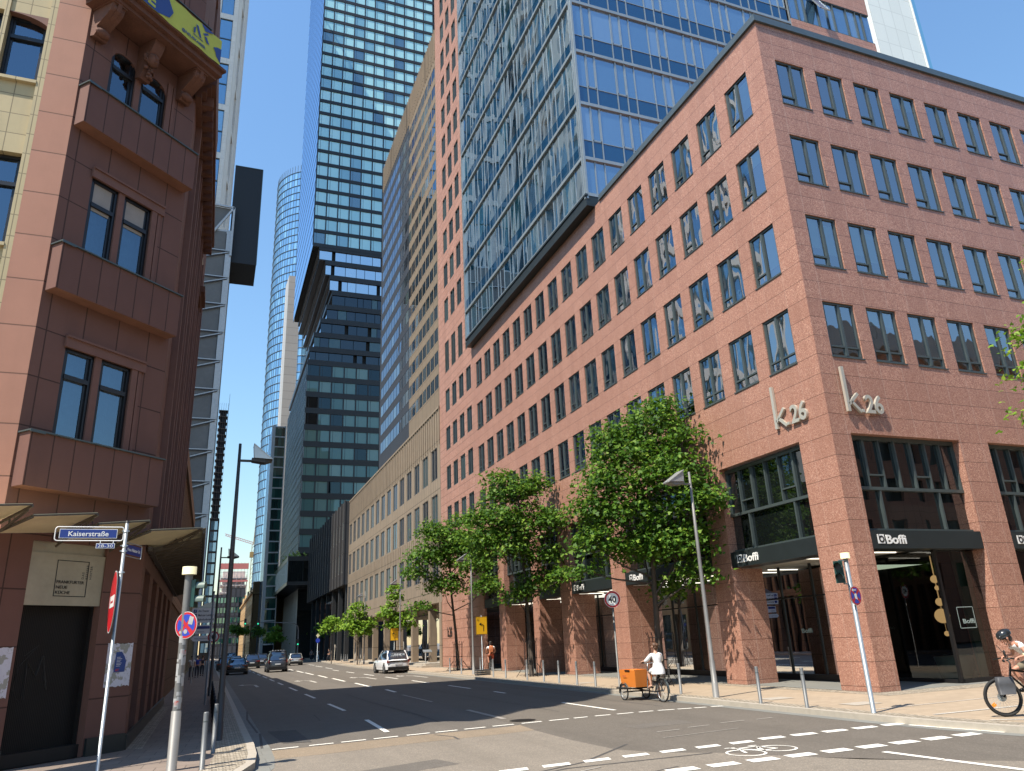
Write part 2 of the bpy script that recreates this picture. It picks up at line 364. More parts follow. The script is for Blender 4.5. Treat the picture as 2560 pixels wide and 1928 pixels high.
def paint(name,c,wear=.5):
    m,nt,out=newmat(name); P=pos(nt); n=noise(nt,P,24,4,.7); n2=noise(nt,P,2.2,3)
    f=math_(nt,'MULTIPLY',ramp(nt,math_(nt,'ADD',math_(nt,'MULTIPLY',n,.7),math_(nt,'MULTIPLY',n2,.3)),[(wear,(0,0,0)),(wear+.12,(1,1,1))]),.8)
    pr(nt,out,mixc(nt,f,c,(.2,.185,.165)),.7,0,None); return m
M_['line']=paint('white_road_paint',(.80,.77,.69),.58)
M_['line_worn']=paint('worn_white_road_paint',(.55,.52,.46),.5)
M_['line_ghost']=paint('scrubbed_road_paint',(.34,.31,.27),.47)
# left corner building
A44=R(44)
M_['sand']=panelled('red_sandstone_panels',(.175,.086,.066),.84,1.075,-10,13.03,.014,.25,ang=A44,stain=.12)  # darker copy of the sandstone for the shaded corner face
M_['sandN']=panelled('red_sandstone_pier_panels',(.42,.205,.14),.78,1.075,-4.70,13.03,.014,.3,ang=0,stain=.12)  # same sandstone, sunlight on the side facade put into a lighter base
M_['sandS']=panelled('red_sandstone_street_side',(.175,.086,.066),1.4,1.075,19.5,13.03,.014,.3,ang=R(90),stain=.2)  # shaded street face takes the darker stone copy too
M_['sandtrim']=plain('red_sandstone_trim',(.185,.09,.068),.75,0,var=.2)
M_['soffit']=plain('red_stone_soffit',(.24,.11,.07),.75,0,var=.3)
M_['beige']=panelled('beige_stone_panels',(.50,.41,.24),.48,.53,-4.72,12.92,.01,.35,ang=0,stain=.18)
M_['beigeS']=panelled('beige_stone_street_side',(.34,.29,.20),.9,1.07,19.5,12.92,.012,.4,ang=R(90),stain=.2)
M_['cornice']=plain('weathered_brown_red_stone',(.15,.065,.042),.85,0,var=.5,scale=2.5,bump=.02)
M_['winframe']=plain('black_brown_window_frame',(.014,.014,.017),.35,.1)
M_['winglassL']=glass('corner_window_glass',transp=(.42,.62,.72),tint=(.65,.82,1),base=.17,wav=.5,wsc=1.1,pane=1)
M_['greyblind']=plain('grey_roller_blind',(.34,.31,.28),.8,var=.2)
M_['curtain']=plain('blue_grey_net_curtain',(.18,.24,.30),.9,var=.35,scale=5)
M_['door']=plain('dark_ribbed_roller_shutter',(.022,.019,.017),.6,.2,var=.3)
M_['board']=plain('stained_champagne_metal_sign',(.38,.34,.25),.45,.35,var=.3,scale=1.5)
M_['awning']=plain('stained_cream_glass_canopy',(.74,.66,.42),.5,0,var=.25,scale=2)
M_['awnmetal']=plain('weathered_canopy_wood_battens',(.11,.09,.065),.7,0,var=.4,scale=4)
M_['ink']=plain('black_lettering',(.012,.012,.012),.5)
M_['white']=plain('white_enamel',(.78,.78,.76),.35,var=.05)
M_['blue']=plain('blue_enamel',(.012,.035,.22),.3,var=.05)
M_['signred']=plain('red_sign_film',(.50,.012,.02),.4,var=.08)
M_['signblue']=plain('blue_sign_film',(.02,.05,.40),.4,var=.08)
M_['yellow']=plain('yellow_detour_sign',(.80,.44,.01),.45,var=.06)
M_['tlgreen']=plain('dark_green_signal_housing',(.012,.06,.05),.4,var=.1)
M_['tlgrey']=plain('pale_green_grey_signal_hood',(.14,.19,.16),.5,var=.1)
M_['cream']=plain('cream_plastic_cap',(.75,.68,.42),.5,var=.06)
M_['banner_y']=plain('yellow_green_banner',(.50,.52,.07),.6,var=.12)
M_['banner_b']=plain('blue_banner_print',(.03,.07,.25),.6,var=.1)
M_['rubber']=plain('black_rubber',(.015,.015,.015),.8)
M_['rubber_grey']=plain('grey_recycled_foot',(.05,.05,.052),.85)
M_['letter']=plain('brushed_metal_letter',(.62,.59,.50),.4,.5,var=.08)
M_['soffitw']=plain('white_arcade_ceiling',(.62,.60,.54),.6,var=.05)
M_['strip']=emis('arcade_light_strip',(1,.9,.72),1.6)
M_['globe']=emis('warm_pendant_lamp',(1,.56,.24),.85)
M_['greenwall']=plain('dull_green_display_wall',(.09,.22,.15),.8)
M_['pale']=plain('pale_green_bath_tub',(.45,.55,.50),.4)
# ---------------------------------------------------------------- ground, roads, pavements
def S(name,mb,mats,kind='structure'): return tag(mb.build(name,mats),kind=kind)
def sheet(name,pts,z,mat):
    mb=MB(); mb.poly([(x,y,z) for x,y in pts]); return S(name,mb,mat)
sheet('ground',[(-1500,-1500),(1500,-1500),(1500,1500),(-1500,1500)],-.05,M_['ground'])
sheet('road',[(-90,-45),(120,-45),(120,900),(-90,900)],0,M_['asph_mid'])
# boundary between the lighter old asphalt and the dark resurfaced lanes
bd=[(8.35,75),(8.1,55),(7.9,40),(7.8,34.8),(7.62,27),(7.48,22.5),(7.3,19.9),(7.27,18.62),(7.14,17.45),(7.05,15.2),(7.12,13.46),(7.5,12.7),(7.89,12.3),(8.37,11.87),(9.21,10.6),(9.57,10.04),(10.23,9.41),(11.16,8.56),(14,6.5),(20,4),(60,2)]
mb=MB(); mb.poly([(x,y,.004) for x,y in bd]+[(60,60,.004),(18,75,.004)]); S('road_resurfaced',mb,M_['asph_new'])
sheet('road_junction',[(1.2,16.6),(2.4,16.67),(4.2,17.03),(6.32,17.2),(7.13,17.35),(7.05,15.2),(7.12,13.46),(7.5,12.7),(7.89,12.3),(8.37,11.87),(9.21,10.6),(10.23,9.41),(11.16,8.56),(14,6.5),(20,4),(60,2),(60,-40),(-60,-40),(-60,11),(-2,12.1),(.4,14),(.85,15.5)],.004,M_['asph_old'])
sheet('road_patch',[(1.2,17.95),(1.2,16.6),(2.4,16.67),(4.2,17.03),(6.32,17.2),(7.13,17.35),(7.27,18.62),(6.9,18.45),(4.5,18.35),(2.6,18.1)],.006,M_['asph_tan'])
sheet('road_patch',[(1.75,19.2),(2.35,18.95),(2.3,22.0),(1.6,22.2)],.006,M_['patch'])
mb=MB()
for pts in ([(-1.5,9.5),(3,11.2),(6,12.5),(7.6,13.9)],[(2,10.8),(5.5,12.1),(8.2,12.0)],[(1.35,22),(1.3,26.5),(1.45,30)],[(1.25,18.5),(1.4,21.8)],[(5.2,16.98),(5.25,17.5),(5.0,18.2)]):
    strip(mb,pts,-.03,.03,.008,.008)
for pts in ([(1.5,24),(3.2,24.1),(3.3,26.4)],[(-3,8.5),(2,9.6),(7,11.2)],[(5.9,21),(5.95,24),(5.8,30),(5.9,36)],[(2.2,32),(4.0,32.2)],[(12.2,20),(12.3,30),(12.5,44)],[(9.4,21),(9.5,29),(9.45,40)]):
    strip(mb,pts,-.018,.018,.008,.008)
S('road_crack_sealant',mb,M_['patch'])
for pts in ([(9.0,15.9),(10.6,16.0),(10.6,16.7),(9.0,16.6)],[(11.3,27),(12.6,27.1),(12.6,29),(11.3,29)],[(2.6,13.2),(4.2,13.7),(4.0,14.5),(2.4,14.0)]):
    sheet('road_patch',pts,.0065,M_['patch'] if pts[0][0]<5 and pts[0][1]>20 else M_['asph_mid'])
# pavements with granite kerbs
RK=[(60,4.2),(30,4.6),(20,5.2),(16.5,6.4),(14.6,8.2),(13.82,10.47),(13.6,12),(13.55,14),(13.6,17.5),(13.65,21.4),(13.75,26),(13.85,32),(13.95,42),(14.0,60),(14.1,79),(14.7,95),(15.8,115),(18.0,145),(19.5,180),(20,420)]
LK=[(-60,11.6),(-6,11.9),(-2.4,12.15),(-.9,12.7),(-.05,13.6),(.5,14.5),(.78,15.5),(.88,16.8),(.92,18.5),(.92,22),(.95,33),(1.0,60),(1.0,120),(1.5,180),(2.1,230),(2.3,420)]
mb=MB(); mb.poly([(x,y,.12) for x,y in RK]+[(120,420,.12),(120,4.2,.12)],0); S('pavement',mb,M_['pave'])
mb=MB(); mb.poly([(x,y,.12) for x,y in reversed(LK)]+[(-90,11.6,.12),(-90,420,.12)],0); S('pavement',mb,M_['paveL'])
mb=MB(); strip(mb,RK,.0,.16,-.02,.124); S('kerb',mb,M_['kerb'])
mb=MB(); strip(mb,RK,-.42,-.16,.124,.124); strip(mb,RK,-.16,0,.122,.122); S('kerb_setts',mb,M_['cobble'])
mb=MB(); strip(mb,LK,-.16,.0,-.02,.124); S('kerb',mb,M_['kerb'])
mb=MB(); strip(mb,[p for p in LK if p[0]>-3 and p[1]<75],.0,.62,.124,.124); S('kerb_setts',mb,M_['cobble'])
mb=MB(); strip(mb,RK[4:14],.16,.5,.0075,.0075); strip(mb,LK[2:13],-.5,-.16,.0075,.0075); S('gutter',mb,M_['greystone'])
mb=MB(); mb.poly([(17.15,16.6,.125),(60,16.6,.125),(60,17.45,.125),(17.7,17.45,.125),(17.7,66,.125),(17.15,66,.125)]); S('facade_setts',mb,M_['cobble'])
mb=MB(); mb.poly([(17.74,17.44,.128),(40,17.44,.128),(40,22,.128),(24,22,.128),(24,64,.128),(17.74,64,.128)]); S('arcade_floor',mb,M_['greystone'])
mb=MB(); mb.poly([(-1.75,19.6,.125),(-1.15,19.4,.125),(-1.2,34,.125),(-1.75,34,.125)]); S('facade_setts',mb,M_['cobble'])
# light patches in the pavement, manhole
for c,m in (((12.9+1.9,18.3),'kerb'),((15.1,15.55),'kerb'),((14.9,30.5),'kerb')):
    sheet('pavement_patch',[(c[0]-.42,c[1]-.3),(c[0]+.42,c[1]-.3),(c[0]+.42,c[1]+.3),(c[0]-.42,c[1]+.3)],.1285,M_['kerb'])
mb=MB(); mb.disc((7.72,19.55,.0098),(0,0,1),.34,32); o=S('manhole_cover',mb,M_['black'])
del o['kind']; tag(o,'round dark manhole cover beside the dashed line across the street','manhole cover')
# ---------------------------------------------------------------- road markings
def Z(z): return z
mb=MB()
seg=[(1.43,1.98),(2.21,2.74),(2.91,3.47),(3.65,4.22),(4.43,5.0),(5.14,5.70),(5.88,6.44),(6.63,7.2),(7.42,7.98),(8.20,8.77),(8.92,9.33),(9.56,10.01),(10.21,10.7),(10.87,11.31),(11.45,11.92),(12.01,12.42),(12.5,12.85),(12.99,13.34)]
def yl(x): return 18.17+ (x-1.43)*.125 if x<6 else (18.74+(x-6)*.09 if x<9.5 else 19.06-(x-9.5)*.0+(-.03*(x-11.3)**1 if x>11.3 else 0)*5)
for a,b in seg:
    ya,yb=yl(a),yl(b)
    mb.poly([(a,ya-.06,.0105),(b,yb-.06,.0105),(b,yb+.06,.0105),(a,ya+.06,.0105)])
# cycle crossing, two rows of wide dashes
xs=4.45
while xs<13.0:
    mb.poly([(xs,12.37+(xs-5)*.05,.0105),(xs+.5,12.39+(xs-5)*.05,.0105),(xs+.56,12.62+(xs-5)*.05,.0105),(xs+.06,12.60+(xs-5)*.05,.0105)]) if xs<9.6 else mb.poly([(xs,12.70,.0105),(xs+.55,12.70,.0105),(xs+.6,12.93,.0105),(xs+.05,12.95,.0105)])
    xs+=.77
xs=5.85
while xs<13.2:
    mb.poly([(xs,10.77,.0105),(xs+.53,10.77,.0105),(xs+.56,11.04,.0105),(xs+.03,11.04,.0105)]); xs+=.755
def ln(x0,y0,x1,y1,w,z=.0105):
    a=Vector((x0,y0));b=Vector((x1,y1));n=(b-a).normalized();n=Vector((-n.y,n.x))*w/2
    mb.poly([(a.x+n.x,a.y+n.y,z),(b.x+n.x,b.y+n.y,z),(b.x-n.x,b.y-n.y,z),(a.x-n.x,a.y-n.y,z)])
ln(10.36,10.35,10.42,9.3,.13); ln(10.42,9.27,10.6,7.2,.13)
ln(13.35,12.55,13.62,10.68,.10)
ln(10.73,23.65,10.69,20.06,.12)
for a,b in ((23.2,19.6),(30.8,27.05),(38.4,34.8),(46.1,42),(53.7,50),(61,56.7),(68.7,63.7),(76.6,71.7),(84,80),(92,88)): ln(4.37,a,4.2 if a<24 else 4.37,b,.13)
for a,b in ((37.7,35.2),(46.3,41),(55.4,49.5),(63.1,57.5),(72.2,65.6),(79.7,73.1),(88,82),(97,91)): ln(8.0+(a-37)*.004,a,7.9+(a-37)*.004,b,.16)
for a,b in ((31.05,29.64),(37.6,34.06),(45.04,41.1),(52.37,48.46),(60,56),(68,64),(76,72)): ln(11.05,a,11.02,b,.12)
for x,a,b in ((11.75,85.8,79.8),(12.1,97.1,89.7),(12.6,108,101)): ln(x,a,x-.15,b,.12)
S('road_markings',mb,M_['line'])
mb=MB(); ln(7.57,23.75,7.48,20.29,.16); ln(7.7,33,7.62,28,.1)
for x0,x1,y in ((9,9.6,15.1),(9.9,10.5,15.3),(10.9,11.6,15.5),(11.9,12.4,15.5)): ln(x0,y,x1,y+.05,.07)
ln(8.6,14.2,10.6,14.45,.04); ln(2.6,12.2,4.2,12.8,.05); ln(4.6,11.3,6.0,11.9,.05)
S('road_markings_worn',mb,M_['line_ghost'])
# lane arrows (turn left + ahead), pointing up the street
def arrow(x,y,L):
    m=MB(); z=.0105
    def P(*p): m.poly([(x+a,y+b*L/5,z) for a,b in p])
    P((.25,-2.2),(.42,-2.2),(.42,1.0),(.25,1.0)); P((.25,1.0),(.42,1.0),(.05,1.95),(-.12,1.8)); P((-.3,1.0),(-.3,2.7),(-.62,1.9)); P((-.3,1.55),(-.3,2.05),(.1,1.95),(.0,1.6))
    return S('road_arrow',m,M_['line_worn'])
arrow(2.55,51.3,4.8); arrow(6.05,52.6,4.8); arrow(9.66,52.4,5.6); arrow(12.4,50.3,5.6)
# bicycle symbol in the cycle crossing
m=MB(); z=.0115
def ring(cx,cy,r,w):
    n=28
    for i in range(n):
        a,b=2*math.pi*i/n,2*math.pi*(i+1)/n
        m.poly([(cx+math.cos(a)*r*.93,cy+math.sin(a)*r,z),(cx+math.cos(b)*r*.93,cy+math.sin(b)*r,z),(cx+math.cos(b)*(r-w),cy+math.sin(b)*(r-w),z),(cx+math.cos(a)*(r-w),cy+math.sin(a)*(r-w),z)])
ring(8.62,11.62,.36,.06); ring(9.35,11.72,.36,.06); mb=m
for a,b in (((8.62,11.62),(8.80,12.10)),((8.80,12.10),(9.22,12.12)),((8.80,12.10),(9.02,11.66)),((9.02,11.66),(9.22,12.12)),((9.02,11.66),(9.35,11.72)),((9.22,12.12),(9.35,11.72)),((8.72,12.22),(8.80,12.10)),((8.64,12.25),(8.82,12.20)),((9.12,12.22),(9.30,12.22))): ln(*a,*b,.055,z)
S('bicycle_symbol',m,M_['line'])
# marked cycle path on the right pavement
mb=MB(); ln(14.25,12.7,18.5,12.62,.10,.1285); ln(14.2,14.3,24,14.35,.05,.1285); ln(14.15,11.35,14.8,10.9,.09,.1285); ln(14.6,10.95,16,10.9,.09,.1285); S('cycle_path_lines',mb,M_['line_worn'])
# ---------------------------------------------------------------- red granite corner office block
X0,Y0=17.76,17.46
LF=R(-90)   # facade facing the street: local x runs towards the camera, local +y is into the building
ROWT=[22.5,19.12,15.76,12.4]; WH=2.0; WW=1.37
k26=thing('office_building','red granite corner office block with rows of dark windows over a shop arcade','office building',(X0,Y0,0))
LW=[18.38+1.99*i for i in range(17)]           # near edge y of each window on the street side
TW=[52.85,54.80,56.77,58.73]                    # tower windows
RW_=[18.40+1.92*i for i in range(10)]
def uL(y): return -(y-Y0)
def uR(x): return x-X0
zT=24.05; Lend=52.6
# column/opening layout
cols=[(23.35,24.5),(31.3,32.6),(37.1,38.5),(41.5,42.5),(47.2,48.3),(51.3,52.5)]
ops=[]; e=18.93
for a,b in cols: ops.append((e,a)); e=b
holesL=[(uL(y+WW),uL(y),t-WH,t) for t in ROWT for y in LW]
holesL+=[(uL(b),uL(a),.1,7.78) for a,b in ops[:-1]]+[(uL(51.3),uL(48.3),.1,7.78)]
wl=MB(); wall(wl,uL(52.59),0,.1,zT,holesL,.16)
wl.build('street_wall',M_['pink'],k26,(0,0,0),LF)
rops=[(18.53,23.3),(24.68,29.4),(30.8,35.5)]
holesR=[(uR(x),uR(x+WW),t-WH-.04,t-.05) for t in ROWT for x in RW_]+[(uR(a),uR(b),.1,7.74) for a,b in rops]
wr=MB(); wall(wr,0,22,.1,zT,holesR,.16); wr.box(1.2,21.9,14,14.2,8.3,zT-.1); wr.poly([(0,0,zT),(22,0,zT),(22,14,zT),(0,14,zT)]); wr.poly([(0,13,zT),(13,13,zT),(13,35,zT),(0,35,zT)]); wr.box(21.9,22,.05,14,.1,zT)
wr.build('side_wall',M_['pink'],k26)
# columns get their depth (arcade piers)
for q_ in [(.16,1.35,a-Y0+.002,b-Y0-.002) for a,b in cols[:-1]]+[(.165,.74,.16,1.46)]+[(a-X0+.002,b-X0-.002,.16,1.3) for a,b in ((23.3,24.68),(29.4,30.8))]:
    pb=MB(); pb.box(*q_,.1,4.1)
    pb.build('arcade_pier',M_['pink'],k26)
jb=MB()
for a,b in cols[:-1]: jb.box(.161,.42,a-Y0+.001,b-Y0-.001,4.1,7.9)
jb.box(.161,.42,.161,18.93-Y0-.001,4.1,7.9); jb.box(.161,18.53-X0-.001,.161,.42,4.1,7.9)
for a,b in ((23.3,24.68),(29.4,30.8)): jb.box(a-X0+.001,b-X0-.001,.161,.42,4.1,7.9)
jb.box(.161,.42,.161,34,7.79,8.0); jb.box(.161,20,.161,.42,7.75,8.0); jb.build('glazing_jambs',M_['pink'],k26)
# interior darkness behind windows and over the arcade
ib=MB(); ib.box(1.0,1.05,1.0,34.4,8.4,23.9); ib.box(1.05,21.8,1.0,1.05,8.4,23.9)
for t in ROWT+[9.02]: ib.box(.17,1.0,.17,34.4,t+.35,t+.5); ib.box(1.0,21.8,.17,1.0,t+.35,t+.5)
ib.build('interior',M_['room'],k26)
# windows
def win_mesh(w,h,kind,hand=1):
    f=MB(); d0,d1=.05,.13; fw=.075; s=w*.47 if hand>0 else w*.53
    f.box(0,w,d0,d1,0,fw); f.box(0,w,d0,d1,h-fw,h); f.box(0,fw,d0,d1,fw,h-fw); f.box(w-fw,w,d0,d1,fw,h-fw)
    f.box(s-.05,s+.05,d0-.01,d1,fw,h-fw)
    f.box(fw,fw+.035,d0+.012,d1-.01,fw,h-fw); f.box(s+.05,s+.075,d0+.012,d1-.01,fw,h-fw)
    f.box(fw,s-.05,d0,d1,.36,.42)
    if kind: f.box(s+.05,w-fw,d0,d1,.36,.42)
    f.box(-.02,w+.02,-.03,.02,-.04,.0)
    return f
fr={(k,h):win_mesh(WW,WH,k,h).mesh('window',M_['frame']) for k in (0,1) for h in (1,-1)}
g=MB(); g.poly([(.03,.1,.03),(WW-.03,.1,.03),(WW-.03,.1,WH-.03),(.03,.1,WH-.03)]); panem=g.mesh('pane',M_['winglass'])
def blindmesh(h,two):
    b=MB(); z=WH-.05
    while z>WH-h: b.box(.1,WW*.45,.16,.175,z-.02,z); b.box(WW*.52,WW-.1,.16,.175,z-.02-(0 if two else .2),z-(0 if two else .2)); z-=.028
    return b.mesh('blind',M_['blind'])
bm=[blindmesh(1.55,True),blindmesh(1.2,False),blindmesh(.6,True)]
rg=random.Random(4)
def put_window(par,loc,rz,kind,hand,blind,rowcol=None):
    o=ob('window',fr[(kind,hand)],par,loc,rz); p=ob('pane',panem,o)
    if blind is not None: ob('blind',bm[blind],o)
for ri,t in enumerate(ROWT):
    for i,y in enumerate(LW):
        b=None
        if ri==3: b=0 if i<4 else (None if rg.random()<.7 else 1)
        elif ri==2: b=0 if i<3 else (1 if rg.random()<.25 else None)
        elif ri==0: b=rg.choice([0,1,1,None]) if i<8 else None
        elif rg.random()<.2: b=rg.choice([1,2])
        put_window(k26,(0.0,y+WW-Y0,t-WH),LF,1 if ri==3 else 0,1,b)
for ri,t in enumerate(ROWT):
    for i,x in enumerate(RW_[:8]):
        b=1 if (ri==2 and i<2) else (2 if rg.random()<.12 else None)
        put_window(k26,(x-X0,0,t-WH-.04),0,1 if ri==3 else 0,-1 if ri<3 else -1,b)
# two-storey glazing, sign fascia and arcade soffit in every bay
fa=MB(); gl=MB(); ml=MB(); so_=MB(); st=MB()
def bay(y0,y1,F):
    """F maps (u along, depth, z) to building coordinates; u from y0 to y1"""
    def bx(B,a,b,c,d,e,f_):
        p=F(a,c,e); q=F(b,d,f_); B.box(p[0],q[0],p[1],q[1],p[2],q[2])
    bx(fa,y0+.003,y1-.003,.02,.30,4.12,4.67)
    bx(fa,y0+.003,y1-.003,.30,.9,4.125,4.2)
    bx(gl,y0,y1,.36,.37,4.67,7.74)
    bx(ml,y0,y1,.25,.36,5.98,6.08); bx(ml,y0,y1,.25,.36,7.62,7.74); bx(ml,y0,y1,.25,.36,4.67,4.76)
    n=max(3,round((y1-y0)/.72))
    for i in range(n+1):
        u=y0+(y1-y0)*i/n; u=min(max(u,y0+.03),y1-.03); bx(ml,u-.03,u+.03,.26,.36,6.08,7.62)
        if i%3==1 and i<n: bx(ml,u+.03,u+(y1-y0)/n-.03,.27,.36,6.45,6.5); bx(ml,u+.03,u+.09,.28,.36,6.5,7.62)
    for k in (1,2): u=y0+(y1-y0)*(.22 if k==1 else .76); bx(ml,u-.035,u+.035,.26,.36,4.76,5.98)
FL=lambda u,d,z:(d,u-Y0,z)
FR=lambda u,d,z:(u-X0,d,z)
for a,b in ops[:-1]: bay(a,b,FL)
bay(48.3,51.3,FL)
for a,b in rops: bay(a,b,FR)
fa.build('sign_fascia',M_['dgrey'],k26); ml.build('glazing_bars',M_['frame'],k26); gl.build('upper_glazing',M_['highglass'],k26)
sf=MB(); sf.box(.32,6,.32,44,4.2,4.24); sf.box(6,20,.32,4,4.2,4.24); sf.build('arcade_ceiling',M_['soffitw'],k26)
vc=MB(); vc.box(3.78,21,.47,5,4.1,4.118); vc.build('vestibule_dimming_sheet',M_['room'],k26)  # dark sheet added below the white ceiling to keep the vestibule dim
st=MB()
for y in [19.3,20.9]+[25+1.3*i for i in range(20)]: st.box(.9,2.4,y-Y0,y-Y0+.035,4.17,4.199)
for x in (19.2,20.3): st.box(x-X0,x-X0+.9,.8,.86,4.17,4.199); st.box(x-X0,x-X0+.9,1.6,1.66,4.17,4.199)
st.build('light_strip',M_['strip'],k26)
# shop front set back behind the arcade
sg=MB(); sm=MB()
sg.poly([(2.7,3.3,.2),(2.7,34,.2),(2.7,34,4.19),(2.7,3.3,4.19)]); sg.poly([(2.7,3.3,.2),(3.75,3.3,.2),(3.75,3.3,4.19),(2.7,3.3,4.19)])
sg.poly([(3.75,3.3,.2),(3.75,.45,.2),(3.75,.45,4.12),(3.75,3.3,4.19)]); sg.poly([(3.75,.45,.2),(5.5,.45,.2),(5.5,.45,4.12),(3.75,.45,4.12)])
sg.poly([(6.95,.45,.2),(22,.45,.2),(22,.45,4.12),(6.95,.45,4.12)])
for y in [3.3,4.9,6.6]+[8.6+1.9*i for i in range(14)]: sm.box(2.66,2.74,y-.04,y+.04,.13,4.18)
sm.box(2.6,2.8,3.3,34,.128,.34); sm.box(3.70,3.80,.40,.50,.13,4.12); sm.box(3.72,3.79,3.26,3.34,.13,4.18); sm.box(3.66,3.84,.5,3.3,.13,.24); sm.box(3.80,5.5,.36,.54,.13,.24); sm.box(2.8,3.66,3.22,3.38,.13,.3)
sm.box(3.4,3.46,3.26,3.32,.3,4.18); sm.box(2.6,2.72,3.3,34,3.0,3.05)
sg.build('shop_window',M_['shopglass'],k26); sm.build('shop_window_frame',M_['black'],k26)
ri_=MB(); ri_.box(8.5,8.6,.6,34,.1,4.1); ri_.box(2.8,8.5,33.9,34,.1,4.1); ri_.poly([(2.75,3.35,.16),(8.5,3.35,.16),(8.5,34,.16),(2.75,34,.16)]); ri_.poly([(3.8,.5,.16),(22,.5,.16),(22,3.35,.16),(3.8,3.35,.16)]); ri_.box(8.6,22,6,6.1,.1,4.1)
ri_.build('shop_interior',M_['room'],k26)
iw=MB(); iw.box(4.2,4.3,9,12,.17,3.4); iw.box(4.6,4.7,15,19,.17,3.2); iw.box(4.4,4.5,22,24.5,.17,3.2); iw.box(4.4,4.5,27,31,.17,3.2); iw.build('display_wall',M_['room2'],k26)
gw=MB(); gw.prism([(5.02,.16),(5.5,.16),(5.5,4.1),(4.85,4.1)],1,.7,.8); gw.build('display_wall',M_['greenwall'],k26)
for (x,z,r) in ((25.53,3.45,.13),(25.57,3.13,.08),(25.54,2.62,.13),(25.52,2.12,.235),(25.57,1.49,.085)):
    l=MB(); l.ell((0,0,0),(r,r,r),u=20,v=12); l.tube([(0,0,r),(0,0,4.15-z)],.006,4)
    k=.905; l.build('pendant_lamp',M_['globe'],k26,(x*k-X0-.05,21.2*k-Y0+.2,2+(z-2)*k))
bt=MB(); n=20
for i,(z,s_) in enumerate(((.17,.75),(.3,.8),(.6,.9),(.85,1.0),(.85,.93),(.4,.78))): pass
bt.loft([[(.85*s_*math.cos(2*math.pi*j/n),.42*s_*math.sin(2*math.pi*j/n),z) for j in range(n)] for z,s_ in ((.17,.72),(.3,.8),(.6,.92),(.85,1.0),(.85,.94),(.35,.8))])
o=bt.build('bath_tub',M_['pale'],None,(X0+5.0,Y0+1.6,0),R(8)); tag(o,'pale green bath tub on display behind the shop glass','bath tub')
# coping
cp=MB(); cp.box(-.10,22,-.10,.35,zT,zT+.10); cp.box(-.06,22,-.06,.3,zT+.10,zT+.34); cp.box(-.10,.35,.35,12.9,zT,zT+.10); cp.box(-.06,.3,.3,12.9,zT+.1,zT+.34)
cp.build('coping',M_['coping'],k26)
# lettering k.26 on both faces
def k26sign(face):
    F=(lambda u,z:(-.06-0.0,-u,z)) if face=='L' else (lambda u,z:(u,-.09,z))
    s=MB(); d=.09
    def b(u0,z0,u1,z1,w):
        a=Vector(F(u0,z0)); c=Vector(F(u1,z1)); 
        dirv=(c-a); L=dirv.length; zax=dirv.normalized(); yax=Vector((1,0,0)) if face=='L' else Vector((0,1,0)); xax=yax.cross(zax)
        M=Matrix((xax,yax,zax)).transposed().to_4x4(); M.translation=a; s.box(-w/2,w/2,-d/2,d/2,0,L,0,M)
    b(.055,0,.055,1.52,.12); b(.10,.24,.52,.62,.10); b(.22,.33,.56,0,.10); b(.64,0,.64,.1,.10)
    o=s.build('lettering',M_['letter'],k26,(0,0,0))
    if face=='L':
        o.location=(-.0,19.80-Y0,8.43); text('lettering','26',.60,M_['letter'],k26,(-.05,19.80-.78-Y0,8.43),(R(90),0,R(-90)),.045,width=.74,bold=.03)
    else:
        o.location=(18.5-X0,0,8.43); text('lettering','26',.60,M_['letter'],k26,(18.5+.78-X0,-.09,8.43),(R(90),0,0),.045,width=.74,bold=.03)
k26sign('L'); k26sign('R')
# shop fascia signs: white square emblem with ring + word
def boffi(loc,rz,name='shop_sign'):
    e=MB(); e.box(0,.27,-.012,0,0,.28)
    o=e.build(name,M_['white'],k26,loc,rz)
    q=MB(); 
    n=20
    for i in range(n):
        a,b=2*math.pi*i/n,2*math.pi*(i+1)/n
        q.poly([(.15+.11*math.cos(a),-.016,.13+.11*math.sin(a)),(.15+.11*math.cos(b),-.016,.13+.11*math.sin(b)),(.15+.055*math.cos(b),-.016,.13+.055*math.sin(b)),(.15+.055*math.cos(a),-.016,.13+.055*math.sin(a))])
    q.poly([(.045,-.016,.13),(.075,-.016,.13),(.075,-.016,.28),(.045,-.016,.28)])
    q.build('emblem',M_['ink'],o)
    text('lettering','Boffi',.26,M_['white'],o,(.32,-.004,.0),(R(90),0,0),.006,width=.82,bold=.035)
boffi((18.80-X0,.018,4.27),0); boffi((24.95-X0,.018,4.27),0)
boffi((.018,22.98-Y0,4.27),LF); boffi((.018,30.9-Y0,4.27),LF); boffi((.018,36.8-Y0,4.27),LF)
M_['dim']=plain('faint_window_lettering',(.30,.38,.36),.6)
text('window_lettering','DePadova',.09,M_['dim'],k26,(20.9-X0-.15,3.28,1.75),(R(90),0,0),.002,width=.5)
text('window_lettering','Boffi',.13,M_['dim'],k26,(4.35,.44,1.85),(R(90),0,0),.002,width=.5,bold=.03)
fb=MB()
for a in ((4.2,1.7,4.22,2.35),(4.9,1.7,4.92,2.35),(4.2,2.33,4.92,2.35),(4.2,1.7,4.92,1.72)): fb.box(a[0],a[2],.442,.445,a[1],a[3])
fb.build('window_lettering',M_['dim'],k26)
text('window_lettering','Boffi',.15,M_['dim'],k26,(2.69,23.3-Y0,1.75),(R(90),0,R(-90)),.002,width=.55,bold=.03)
text('wall_lettering','k.26',.75,M_['ink'],k26,(-.02,53.6-Y0+6.8,2.4),(R(90),0,R(-90)),.02,width=1.2)
